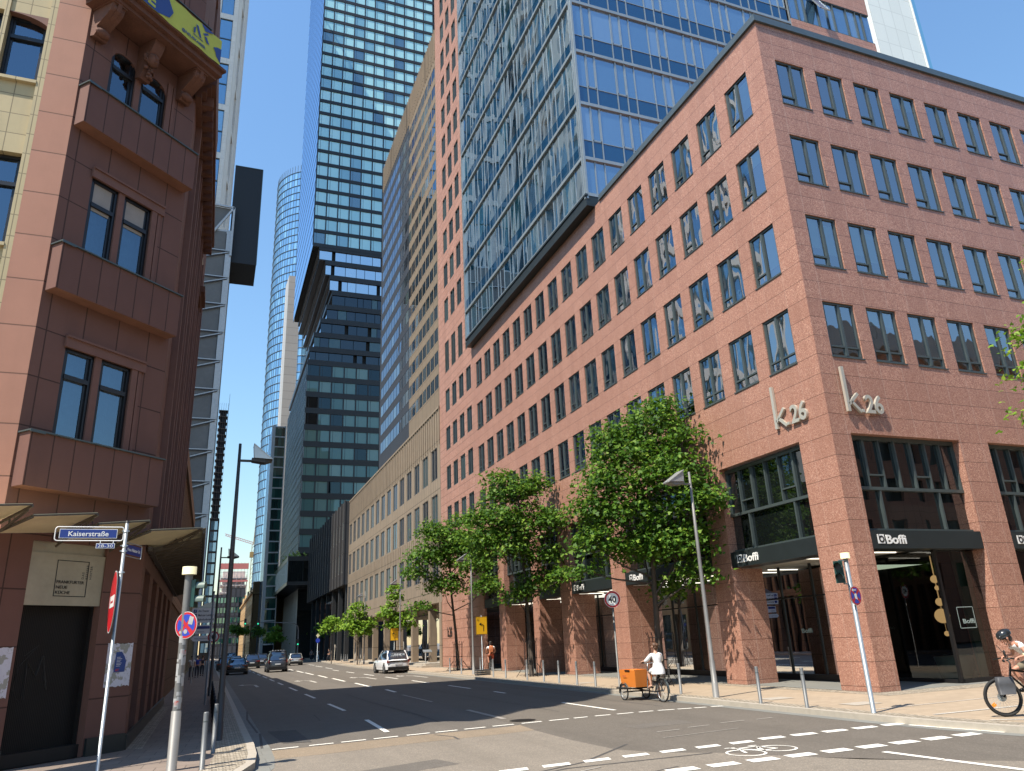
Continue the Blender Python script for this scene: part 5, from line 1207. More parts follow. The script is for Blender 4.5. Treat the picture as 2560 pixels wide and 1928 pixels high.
def roundsign(par,c,r,nrm_rz,kind,txt=None,tilt=0):
    """round sign facing local -y after rotation rz"""
    o=MB(); o.tube([(0,.0,0),(0,.012,0)],r,32); s=o.build('sign_plate',M_['alu'],par,c,nrm_rz)
    def disc(rr,d,mat,nm):
        m=MB(); m.disc((0,-d,0),(0,-1,0),rr,36); return m.build(nm,mat,s)
    disc(r*.995,.002,M_['white'],'sign_border'); disc(r*.965,.004,M_['signred'],'red_ring')
    if kind=='40':
        disc(r*.745,.006,M_['white'],'sign_face'); text('number',txt,r*.72,M_['ink'],s,(-.004,-.008,-r*.36),(R(90),0,0),.001,width=r*.98,align='CENTER',bold=.045)
    elif kind=='nostop':
        m=MB()
        for q in range(4):
            a0=R(90*q-0+7+45-45+0)+R(0); n=8; r0,r1=.16*r,.80*r
            c0=R(90*q+0); pts=[]
            for i in range(n+1): a=c0-R(33)+R(66)*i/n; pts.append((r1*math.cos(a),-.006,r1*math.sin(a)))
            pts.append((r0*math.cos(c0),-.006,r0*math.sin(c0))); m.poly(pts)
        m.build('blue_quarters',M_['signblue'],s)
    elif kind=='noentry':
        m=MB(); m.box(-r*.72,r*.72,-.008,-.006,-r*.19,r*.19); m.build('white_bar',M_['white'],s)
        text('lettering','Lieferverkehr',r*.10,M_['signred'],s,(0,-.010,-r*.05),(R(90),0,0),.001,align='CENTER')
    return s
def pole(par,h,r,mat='galv',n=14,z0=0,name='pole'):
    m=MB(); m.tube([(0,0,z0),(0,0,h)],r,n); return m.build(name,M_[mat],par)
# --- left street name post
t=thing('street_sign_post','galvanised post carrying the blue Kaiserstraße name plate and a red and white round sign','street sign',(-1.66,16.36,.12))
pole(t,4.36,.032); m=MB(); m.tube([(0,0,4.36),(0,0,4.40)],.036,14); m.build('post_cap',M_['ink'],t)
m=MB()
def rrect(mb,x0,x1,z0,z1,r,w,y0,y1):
    pts=[]
    for cx,cz,a0 in ((x1-r,z1-r,0),(x0+r,z1-r,90),(x0+r,z0+r,180),(x1-r,z0+r,270)):
        for k in range(5): a=R(a0+22.5*k); pts.append((cx+r*math.cos(a),(y0+y1)/2,cz+r*math.sin(a)))
    mb.tube(pts,w/2,6,closed=True)
rrect(m,-1.20,-.04,4.015,4.275,.05,.022,-.01,.01); m.build('sign_frame',M_['white'],t)
m=MB(); m.box(-1.13,-.15,-.012,-.004,4.06,4.235); np_=m.build('name_plate',M_['white'],t); m=MB(); m.box(-1.12,-.16,-.014,-.012,4.07,4.225); m.build('blue_face',M_['blue'],np_)
text('lettering','Kaiserstraße',.092,M_['white'],np_,(-.64,-.017,4.10),(R(90),0,0),.001,width=.68,align='CENTER',bold=.015)
m=MB(); m.box(-.49,-.17,-.012,-.006,3.87,3.965); np2=m.build('number_plate',M_['white'],t); m=MB(); m.box(-.48,-.18,-.014,-.012,3.88,3.955); m.build('blue_face',M_['blue'],np2)
text('lettering','28-30',.055,M_['white'],np2,(-.33,-.016,3.889),(R(90),0,0),.001,width=.26,align='CENTER',bold=.0)
m=MB()
for z in (4.2,3.92,3.82,3.42): m.tube([(0,0,z-.02),(0,0,z+.02)],.043,12); m.box(-.07,.06,-.02,.02,z-.008,z+.008)
for x in (-.42,-.2): m.tube([(x,-.01,3.965),(x,-.01,4.02)],.008,6)
m.build('clamps',M_['galv'],t)
m=MB(); rrect(m,.04,.80,3.74,4.0,.03,.018,-.01,.01); f2=m.build('side_plate_frame',M_['alu'],t,(0,0,0),R(72)); m=MB(); m.box(.08,.76,-.012,-.004,3.78,3.96); p3=m.build('side_name_plate',M_['blue'],f2)
text('lettering','Neue Mainzer Str.',.06,M_['white'],p3,(.42,-.014,3.845),(R(90),0,0),.001,width=.6,align='CENTER',bold=.03)
roundsign(t,(-.09,-.02,2.88),.57,math.atan2(-.96,.28)+R(0) if False else R(-79),'noentry')
# --- left signal post with stickers
t=thing('traffic_light','sticker covered signal post on the left with a cream cap and green-grey signal','traffic light',(-.43,15.45,.12))
m=MB(); m.tube([(0,0,0),(0,0,.95)],.085,16); m.tube([(0,0,.95),(0,0,3.32)],.070,16,cap=False); m.build('post',M_['polegrey'],t)
m=MB(); m.tube([(0,0,3.28),(0,0,3.42)],.125,24); m.build('cap',M_['cream'],t)
rs=random.Random(6)
M_['sticker']=plain('paper_sticker',(.40,.40,.39),.7,var=.3,scale=9); M_['sticker2']=plain('red_sticker',(.5,.12,.1),.7,var=.3,scale=9)
def sticker(z,a,w,h,mi,rr=.0715):
    n=5; m=MB()
    m.loft([[((rr+.0015)*math.cos(a+(i/n-.5)*w/rr),(rr+.0015)*math.sin(a+(i/n-.5)*w/rr),z+k*h) for i in range(n+1)] for k in (0,1)],0,closed=False,cap=False); m.build('sticker',M_['sticker2' if mi else 'sticker'],t)
for i in range(26): sticker(rs.uniform(.98,2.1),R(rs.uniform(200,345)),rs.uniform(.05,.09),rs.uniform(.04,.13),1 if i%13==5 else 0)

def signal(par,loc,rz,mat,hood,green=False):
    m=MB(); m.box(-.09,.09,.0,.10,-.24,.24); m.box(-.10,.10,.0,.02,-.25,.25); h=m.build('signal_head',mat,par,loc,rz)
    for z in (.12,-.12):
        m=MB(); n=10
        m.loft([[(.085*math.cos(a),y,z+.085*math.sin(a)) for a in [R(-20+220*i/n) for i in range(n+1)]] for y in (0,-.16)],closed=False,cap=False); 
        m.loft([[(.08*math.cos(a),y,z+.08*math.sin(a)) for a in [R(-20+220*i/n) for i in range(n+1)]] for y in (0,-.158)],closed=False,cap=False); m.build('hood',hood,h)
        m=MB(); m.disc((0,-.005,z),(0,-1,0),.075,20); m.build('lens',M_['black'],h)
    m=MB(); m.box(-.02,.02,.04,.2,.2,.23); m.box(-.02,.02,.04,.2,-.23,-.2); m.build('bracket',M_['galv'],h)
    return h
signal(t,(.15,.02,2.94),R(72),M_['tlgreen'],M_['tlgrey'])
s=roundsign(t,(.03,-.10,2.38),.235,R(-38),'nostop')
m=MB(); m.poly([(x,-.009,z) for x,z in ((.04,.02),(.13,.0),(.16,.13),(.07,.16))]); m.disc((.0,-.009,-.11),(0,-1,0),.04,16); m.disc((-.11,-.009,-.12),(0,-1,0),.025,12); m.build('stickers',M_['sticker'],s)
# --- right signal post
t=thing('traffic_light','galvanised signal post on the right with dark green signal and no stopping sign','traffic light',(13.73,13.8,.12))
pole(t,3.34,.052); m=MB(); m.tube([(0,0,3.32),(0,0,3.45)],.105,24); m.build('cap',M_['cream'],t)
signal(t,(-.26,.0,3.02),R(-52),M_['tlgreen'],M_['tlgreen']); m=MB(); m.bar((0,0,3.28),(-.22,0,3.28),.03); m.bar((0,0,2.74),(-.18,0,2.76),.03); m.build('bracket',M_['galv'],t)
s=roundsign(t,(.03,-.07,2.48),.215,R(12),'nostop')
m=MB(); m.box(-.08,.04,-.009,-.008,.115,.135); m.poly([(-.13,-.009,.125),(-.07,-.009,.165),(-.07,-.009,.085)]); m.poly([(-.05,-.009,-.06),(.04,-.009,-.09),(.03,-.009,.05),(-.06,-.009,.04)]); m.build('white_arrow',M_['white'],s)
# --- speed limit signs
t=thing('speed_limit_sign','round 40 speed limit sign on the right kerb before a granite pier','road sign',(14.12,26.0,.12)); pole(t,3.45,.03,'polegrey'); roundsign(t,(-.02,-.05,3.14),.31,R(-16),'40','40')
t=thing('speed_limit_sign','round 40 speed limit sign on the left pavement beside the direction boards','road sign',(.22,45,.12)); pole(t,2.95,.03,'polegrey'); roundsign(t,(0,-.05,2.70),.30,R(0),'40','40')
# --- direction sign
t=thing('direction_sign','white direction board lettered Am Theater and Mainzer Landstraße on the left pavement','direction sign',(.1,50.2,.12)); pole(t,4.7,.05,'galv')
m=MB(); m.box(-1.15,.12,-.06,-.04,3.62,4.45); b=m.build('board',M_['white'],t)
m=MB(); m.prism([(-1.15,4.45),(.12,4.45),(.12,4.83),(-.35,4.75),(-.75,4.53)],1,-.06,-.04); m.build('header',M_['alu'],t)
for k,s_ in enumerate(('Am Theater','Mainzer Landstr.','Bahnhofsviertel')): text('lettering',s_,.115,M_['ink'],b,(-.80,-.065,4.24-.245*k),(R(90),0,0),.002,width=(.6,.88,.88)[k],bold=.02)
m=MB()
for k in range(3): m.box(-1.06,-.88,-.066,-.061,4.20-.245*k,4.38-.245*k)
m.build('blue_pictogram',M_['blue'],b); text('lettering','P',.10,M_['white'],b,(-1.0,-.07,4.24),(R(90),0,0),.001)
m=MB(); m.box(-.9,-.02,-.06,-.04,3.0,3.48); b=m.build('board',M_['white'],t); m=MB(); m.box(-.82,-.1,-.066,-.061,3.27,3.43); m.build('blue_band',M_['blue'],b)
text('lettering','Parkhaus',.07,M_['ink'],b,(-.75,-.065,3.08),(R(90),0,0),.001)
m=MB(); m.poly([(-.03,-.055,2.58),(-.95,-.055,2.58),(-1.1,-.055,2.72),(-.95,-.055,2.88),(-.03,-.055,2.88)]); b=m.build('arrow_board',M_['white'],t); text('lettering','Messe Hauptbahnhof',.05,M_['ink'],b,(-.9,-.06,2.70),(R(90),0,0),.001,width=.8)
# --- detour signs
def detour(x,y,word,lab,z0,z1,stand=True,rz=0,sub=None):
    t=thing('detour_sign',lab,'detour sign',(x,y,.12),rz); pole(t,z1-.05,.022,'galv')
    m=MB(); m.box(-.34,.34,-.04,-.025,z0-.12,z1-.12); b=m.build('board',M_['yellow'],t); h=z1-z0
    text('lettering',word,.17,M_['ink'],b,(-.27 if len(word)==1 else -.02,-.045,z1-.12-.24),(R(90),0,0),.001,width=.11 if len(word)==1 else .3)
    m=MB(); cz=(z0+z1)/2-.16
    for a_,b_ in (((.12,-.28),(.12,.05)),((.12,.05),(.05,.12)),((.05,.12),(-.1,.12))): m.bar((a_[0],-.044,cz+a_[1]),(b_[0],-.044,cz+b_[1]),.045,.004)
    m.poly([(-.02,-.046,cz+.03),(-.02,-.046,cz+.21),(-.16,-.046,cz+.12)]); m.build('arrow',M_['ink'],b)
    m=MB()
    for a_ in ((-.33,.33,z0-.105,z0-.095),(-.33,.33,z1-.145,z1-.135),(-.33,-.32,z0-.1,z1-.14),(.32,.33,z0-.1,z1-.14)): m.box(a_[0],a_[1],-.043,-.041,a_[2],a_[3])
    m.build('border_line',M_['ink'],b)
    if stand:
        for k in range(3):
            m=MB(); m.box(-.42,.42,-.2,.2,.0+.11*k,.045+.11*k); m.box(-.38,.38,-.17,.17,.045+.11*k,.08+.11*k); m.box(-.42,-.2,-.2,.2,.045+.11*k,.085+.11*k); m.box(.2,.42,-.2,.2,.045+.11*k,.085+.11*k); m.build('rubber_foot',M_['rubber_grey'],t)
    return t
detour(14.84,43.5,'U','yellow detour board with a bent arrow and the letter U, on stacked rubber feet',2.34,3.33)
detour(14.9,67,'U16','yellow detour board lettered U16 above the white car',2.34,3.36)
t=thing('info_panel','small slanted metal information panel on a post before the brown office steps','sign',(16.95,64.3,.12)); pole(t,1.35,.05,'polegrey'); m=MB(); m.box(-.35,.35,-.2,.2,1.35,1.42,M=Matrix.Rotation(R(25),4,'X')); m.build('panel',M_['galv'],t)
# railing on the left pavement
t=thing('railing','dark metal railing of slim uprights along the left kerb behind the lamp post','railing',(.28,21.6,.12))
for k in range(9):
    m=MB(); y0=k*1.75
    for i in range(11): m.box(-.012,.012,y0+.08+.15*i,y0+.10+.15*i,.1,.60)
    m.box(-.02,.02,y0,y0+1.7,.60,.64); m.box(-.02,.02,y0,y0+1.7,.08,.11); m.tube([(0,y0,0),(0,y0,.78)],.032,10); m.build('railing_panel',M_['black'],t)
# mast arm traffic lights far away
t=thing('mast_traffic_light','far traffic light mast with a curved arm over the road and green lit signals','traffic light',(12.8,125,.12))
m=MB(); m.tube([(0,0,0),(0,0,4.6),(-.12,0,5.2),(-.5,0,5.6),(-1.1,0,5.75),(-5.6,0,6.0)],[.1,.08,.07,.06,.055,.05],8); m.build('mast',M_['polegrey'],t)
M_['gosig']=emis('green_signal_light',(.05,1,.55),.7)
def sig3(x,z):
    m=MB(); m.box(x-.17,x+.17,-.1,.15,z-.25,z+.75); m.build('signal_head',M_['ink'],t); m=MB(); m.disc((x,-.12,z),(0,-1,0),.11,16); m.build('green_light',M_['gosig'],t)
sig3(-6.0,5.8); m=MB(); m.tube([(-5.6,0,6.0),(-6.0,0,6.05)],.05,6); m.build('arm_end',M_['polegrey'],t); sig3(0,2.6)
t=thing('mast_traffic_light','far traffic light on an arm reaching from the left pavement, lit green','traffic light',(1.7,126,.12))
m=MB(); m.tube([(0,0,0),(0,0,5.9),(.2,0,6.0),(3.2,0,6.35)],[.1,.07,.06,.05],8); m.build('mast',M_['polegrey'],t); sig3(3.3,5.9)
t=thing('priority_sign','yellow diamond priority sign over a blue round arrow sign, far right kerb','road sign',(14.9,118,.12)); pole(t,3.8,.04,'galv'); m=MB(); m.poly([(0,-.05,3.35),(.28,-.05,3.65),(0,-.05,3.95),(-.28,-.05,3.65)]); m.build('diamond',M_['cream'],t); m=MB(); m.disc((0,-.05,2.95),(0,-1,0),.32,24); m.build('blue_disc',M_['signblue'],t)
# poles and posts on the left pavement in the distance
for x,y,h,l in ((.05,33.5,4.2,'thin grey pole on the left pavement just behind the railing'),(.15,62,4.0,'thin grey pole on the left pavement beyond the 40 sign'),(-.9,58,2.9,'short dark pole near the far wall on the left pavement')):
    t=thing('post',l,'post',(x,y,.12)); pole(t,h,.04,'polegrey'); m=MB(); m.tube([(0,0,h),(0,0,h+.05)],.05,10); m.build('post_cap',M_['black'],t)
# ---------------------------------------------------------------- trees
def leafmat(name,dark,mid,lite,yel):
    m,nt,out=newmat(name); r=rnd(nt); c=ramp(nt,r,[(0,dark),(.35,mid),(.75,lite),(.97,yel)])
    P=pos(nt); n=noise(nt,P,.8,2); c=mixc(nt,math_(nt,'MULTIPLY',n,.5),c,mid)
    p=N(nt,'ShaderNodeBsdfPrincipled'); nt.links.new(c,p.inputs['Base Color']); p.inputs['Roughness'].default_value=.55; p.inputs['Specular IOR Level'].default_value=.22
    t=N(nt,'ShaderNodeBsdfTranslucent'); nt.links.new(mixc(nt,.5,c,(.16,.30,.02),'MIX'),t.inputs[0])
    x=N(nt,'ShaderNodeMixShader'); x.inputs[0].default_value=.30; nt.links.new(p.outputs[0],x.inputs[1]); nt.links.new(t.outputs[0],x.inputs[2]); nt.links.new(x.outputs[0],out.inputs[0]); return m
M_['leaf']=leafmat('maple_leaves',(.020,.062,.008),(.050,.125,.012),(.105,.21,.02),(.24,.35,.045))
M_['leaf2']=leafmat('light_green_leaves',(.06,.14,.014),(.13,.25,.02),(.21,.34,.03),(.30,.40,.05))
M_['bark']=plain('grey_brown_bark',(.075,.058,.045),.9,0,var=.4,scale=12,bump=.01)
LEAF=np.array([(0,0),(.30,-.12),(.52,.12),(.42,.40),(.20,.50),(0,1),(-.20,.50),(-.42,.40),(-.52,.12),(-.30,-.12)])
def leaves(name,lobes,per,size,seed,mat,parent,xmax=17.62,droop=.0,clus=.34):
    g=np.random.default_rng(seed); C=[];Nn=[]
    for (x,y,z,r) in lobes:
        nc=max(4,int(per*r*r))
        d=g.normal(size=(nc,3)); d/=np.linalg.norm(d,axis=1)[:,None]; d[:,2]=np.where(d[:,2]<-.2,-d[:,2]*.6,d[:,2])
        rad=r*(g.uniform(.35,1.0,nc)**.5)[:,None]*1.0
        cc=np.array([x,y,z])+d*rad*np.array([1,1,.92])
        for c,dd in zip(cc,d):
            k=int(g.integers(11,20)); off=g.normal(size=(k,3))*np.array([clus,clus,clus*.45]); 
            off[:,2]-=.35*np.abs(off[:,0]**2+off[:,1]**2)
            C.append(c+off); n=g.normal(size=(k,3))*.55+dd*.45+np.array([-.15,-.1,.75]); Nn.append(n)
    C=np.concatenate(C); n=np.concatenate(Nn); keep=C[:,0]<xmax; C=C[keep]; n=n[keep]; n/=np.linalg.norm(n,axis=1)[:,None]
    K=len(C); a=g.normal(size=(K,3)); u=np.cross(n,a); u/=np.linalg.norm(u,axis=1)[:,None]; v=np.cross(n,u)
    s=size*g.uniform(.65,1.3,K)
    L=len(LEAF); V=C[:,None,:]+ (u[:,None,:]*LEAF[None,:,0:1]+v[:,None,:]*(LEAF[None,:,1:2]-.4))*s[:,None,None]
    V-= n[:,None,:]*(np.abs(LEAF[None,:,0:1])*.35+ (LEAF[None,:,1:2]-.4)**2*.4)*s[:,None,None]
    V=V.reshape(-1,3); me=bpy.data.meshes.new(name); me.vertices.add(K*L); me.vertices.foreach_set('co',V.ravel())
    me.loops.add(K*L); me.loops.foreach_set('vertex_index',np.arange(K*L)); me.polygons.add(K); me.polygons.foreach_set('loop_start',np.arange(0,K*L,L)); me.polygons.foreach_set('loop_total',np.full(K,L))
    me.materials.append(mat); me.update(calc_edges=True); return ob(name,me,parent)
def tree(lab,base,lobes,trunk,r0,per,size,seed,mat='leaf',group=None,xmax=17.62,name='maple_tree',clus=.34,zf=None):
    bx,by=base; t=thing(name,lab,'tree',(bx,by,.12),0,group)
    lob=[(x-bx,y-by,z-.12,r) for x,y,z,r in lobes]
    tp=[(0,0,0)]+[(x-bx,y-by,z-.12) for x,y,z in trunk]; m=MB(); n=len(tp)
    m.tube(tp,[r0*(1.25 if i==0 else 1-.62*i/(n-1)) for i in range(n)],10); m.build('trunk',M_['bark'],t)
    m=MB(); rg_=random.Random(seed)
    for (x,y,z,r) in lob:
        c=Vector((x,y,z)); zz=min(tp[-1][2],max(tp[0][2]+1.6,z-r*1.1)); 
        k=max(1,next((i for i in range(n) if tp[i][2]>=zz),n-1)); a=Vector(tp[k-1]); b=Vector(tp[k]); f=(zz-a.z)/max(.01,(b.z-a.z)); s=a.lerp(b,max(0,min(1,f)))
        mid=s.lerp(c,.5)+Vector((rg_.uniform(-.2,.2),rg_.uniform(-.2,.2),-.12*r)); m.tube([s,mid,c],[r0*.36,r0*.26,r0*.12],6)
        for i in range(int(4+r*3)):
            d=Vector((rg_.gauss(0,1),rg_.gauss(0,1),rg_.gauss(.2,.8))).normalized()*r*.85; e=c+d; 
            if e.x+bx<xmax-.05: m.tube([mid.lerp(c,rg_.uniform(.3,1)),c+d*.5+Vector((0,0,.05)),e],[r0*.12,r0*.07,.008],4,cap=False)
    m.build('branches',M_['bark'],t)
    leaves('crown',lob,per,size,seed,M_[mat],t,xmax-bx,clus=clus)
    return t
def pull(lobes,y,xm=17.3):
    o=[]
    for x,z,r in lobes:
        k=1.0
        if x+.55*r>xm: k=xm/(x+.55*r)
        o.append((x*k,y*k,2+(z-2)*k,r*k))
    return o
TA=pull([(17.33,11.13,.72),(16.74,10.05,1.45),(15.68,8.59,1.9),(14.29,7.57,1.15),(13.58,6.62,.9),(17.36,7.66,1.8),(18.38,6.70,1.15),(15.01,6.27,1.7),(13.66,5.16,1.05),(15.72,4.98,1.5),(17.49,5.16,1.55),(19.13,7.1,.75),(18.0,4.04,.9),(16.84,3.51,.7),(13.08,4.28,.45),(18.32,9.72,.75),(14.68,9.53,.85)],26.0)
tree('large broad maple in front of the right granite piers, the biggest tree',(15.9,26.0),TA,[(15.9,25.9,2.2),(15.8,25.6,4.5),(15.7,25.2,7),(15.7,25,9.6)],.13,52,.15,11,group='street maples in black cages')
TB=pull([(14.38,10.46,.75),(15.18,9.43,1.5),(16.62,10.0,1.0),(14.02,8.12,1.45),(15.92,7.63,1.9),(17.37,8.16,1.0),(14.49,6.36,1.75),(16.96,6.10,1.1),(16.31,4.61,1.2),(15.2,4.15,.8),(18.02,5.08,.7),(13.45,7.11,1.1)],38.5)
tree('middle maple of the three big ones, behind the yellow U sign and 40 sign',(15.85,38.6),TB,[(15.8,38.5,2.5),(15.6,38.3,5),(15.4,38,7.5),(15.3,38,9.6)],.12,44,.165,12,group='street maples in black cages')
TC=pull([(16.56,10.13,.95),(15.14,8.8,1.6),(13.78,7.52,1.4),(16.15,7.5,1.95),(17.52,6.85,1.4),(13.11,6.58,.9),(15.09,5.61,1.4),(18.17,5.55,1.2),(16.86,8.48,1.6),(14.13,9.45,.9),(13.10,4.42,.6)],52)
tree('left maple of the three big ones, its foliage over the brown office facade',(16.3,53.0),TC,[(16.1,52.8,2.6),(15.7,52.3,5.0),(15.5,52,7.5),(15.8,52,9.2)],.11,38,.18,13,group='street maples in black cages')
def lob(pts,y): return [(x,y,z,r) for x,z,r in pts]
tree('slender young tree above the white car, beside the U16 board',(15.05,67.5),lob([(15.03,6.6,.62),(15.0,5.85,.7),(14.8,5.2,.55),(14.42,4.45,.95),(15.79,4.1,.95),(15.05,3.5,.95),(16.4,3.6,.5)],67.5),[(15.05,67.5,3.0),(15.05,67.5,6.8)],.06,34,.20,14,'leaf2',name='young_tree',clus=.26)
tree('bushy pale green young tree at the corner of the brown office building',(15.3,87),lob([(15.24,6.1,.8),(15.01,5.03,1.25),(14.4,3.9,1.4),(16.06,4.0,1.35),(15.3,3.4,1.25)],87),[(15.3,87,3),(15.2,87,6)],.07,22,.24,15,'leaf2',name='young_tree',clus=.3)
tree('small green young tree left of the bushy pale one',(14.3,99.5),lob([(14.17,4.9,1.1),(13.92,4.0,1.15),(14.76,4.6,.9)],99.5),[(14.3,99.5,3),(14.2,99.5,5.3)],.06,22,.24,16,'leaf2',name='young_tree',clus=.3)
tree('round green tree beyond the far traffic lights on the left of the road',(6.5,205),lob([(5.98,7.0,1.6),(5.2,7.4,1.3),(7.4,6.6,1.5)],205),[(6.4,205,4),(6.4,205,8)],.12,12,.4,17,'leaf2',name='street_tree',clus=.5)
tree('darker round tree right beside the far round green one',(8.6,211),lob([(8.6,6.7,1.5),(9.2,7.4,1.1)],211),[(8.6,211,4),(8.6,211,8)],.12,12,.4,18,'leaf',name='street_tree',clus=.5)
tree('bright conical tree in the middle distance left of the glazed box',(11.0,148),lob([(11.03,5.6,.7),(10.95,4.6,1.1),(10.8,3.8,1.4),(11.4,3.8,1.1)],148),[(11,148,3),(11,148,6)],.08,18,.32,19,'leaf2',name='young_tree',clus=.4)
tree('dark shaded young tree beneath the overhanging dark office section',(18.2,135),lob([(18.2,4.2,1.3),(17.6,5.2,.9)],135),[(18.2,135,3),(18.1,135,5.5)],.08,16,.32,21,'leaf',name='young_tree',clus=.4,xmax=22)
tree('dark tree behind the far left signals near the sandstone building',(9.3,170),lob([(9.6,5.2,1.2),(9.2,6.2,1.0)],170),[(9.4,170,4),(9.4,170,7)],.1,14,.36,22,'leaf',name='street_tree',clus=.45)
tree('yellow green tree branches reaching in from the right edge of the picture',(17.6,8.2),[(15.95,8.7,8.7,.50),(15.9,9.0,8.0,.35),(15.3,9.3,7.35,.45),(15.5,9.3,6.6,.42),(15.0,9.5,5.8,.16),(16.8,8.5,7.6,1.0),(17.5,8.3,9.5,1.5),(16.8,8.3,6.2,1.1)],[(17.5,8.2,3),(17.3,8.3,6),(17.2,8.4,8.5)],.16,60,.11,20,'leaf2',name='maple_tree',xmax=40,clus=.24)
# black cages round the three maples, stakes round the young trees
def cage(x,y,lab):
    t=thing('tree_cage',lab,'tree guard',(x,y,.12),0,'black tree cages')
    m=MB()
    for i in range(12):
        a=2*math.pi*i/12; m.tube([(.33*math.cos(a),.33*math.sin(a),0),(.33*math.cos(a),.33*math.sin(a),1.72),(.40*math.cos(a),.40*math.sin(a),1.9)],.011,5)
    for z in (.1,.9,1.7): m.tube([(.335*math.cos(2*math.pi*i/20),.335*math.sin(2*math.pi*i/20),z) for i in range(20)],.012,5,closed=True)
    m.build('cage',M_['black'],t); m=MB()
    for i in range(8):
        a=2*math.pi*i/8; m.tube([(.36*math.cos(a),.36*math.sin(a),.62),(.85*math.cos(a),.85*math.sin(a),0)],.013,5)
    m.build('braces',M_['black'],t)
cage(15.9,26.0,'black metal cage round the trunk of the biggest maple, behind the cargo bike')
cage(15.85,38.6,'black metal cage round the middle maple trunk, right of the backpack cyclist')
cage(16.3,53.0,'black metal cage round the left big maple trunk, beside the granite pier')
for (x,y,l) in ((15.3,87,'pale wooden stakes tied round the bushy pale green young tree'),(18.5,124,'pale wooden stakes at the distant lamp post')):
    t=thing('tree_stakes',l,'tree stakes',(x,y,.12)); m=MB()
    for i in range(4): a=R(45+90*i); m.tube([(.45*math.cos(a),.45*math.sin(a),0),(.3*math.cos(a),.3*math.sin(a),2.3)],.035,6)
    m.build('stake',M_['kerb'],t); m=MB(); m.box(-.28,.28,-.24,-.2,1.9,1.96); m.box(-.28,.28,.2,.24,1.9,1.96); m.build('crossbar',M_['kerb'],t)
# ---------------------------------------------------------------- vehicles
def carpaint(name,c,metal=0,rough=.25):
    m,nt,out=newmat(name); p=pr(nt,out,c,rough,metal,None); p.inputs['Coat Weight'].default_value=.8; p.inputs['Coat Roughness'].default_value=.04; return m
M_['car_white']=carpaint('white_car_paint',(.72,.73,.74)); M_['car_black']=carpaint('black_car_paint',(.012,.013,.016)); M_['car_grey']=carpaint('dark_grey_car_paint',(.05,.055,.065),.5,.35); M_['car_silver']=carpaint('silver_car_paint',(.40,.39,.36),.6,.3); M_['car_blue']=carpaint('dark_blue_car_paint',(.02,.03,.06),.3)
M_['carglass']=glass('car_window_glass',body=(.01,.012,.014),tint=(.8,.9,1),base=.12)
M_['tail']=plain('red_tail_light',(.20,.008,.01),.2,var=.05); M_['plate']=plain('licence_plate',(.62,.64,.66),.5,var=.05); M_['rim']=plain('alloy_rim',(.25,.26,.27),.3,.7)
def rring(x,y0,y1,z,r,n=4):
    """rounded rectangle in the xy plane at height z; x half width"""
    pts=[]
    for cx,cy,a0 in ((x-r,y1-r,0),(-x+r,y1-r,90),(-x+r,y0+r,180),(x-r,y0+r,270)):
        for k in range(n+1): a=R(a0+90*k/n); pts.append((cx+r*math.cos(a),cy+r*math.sin(a),z))
    return pts
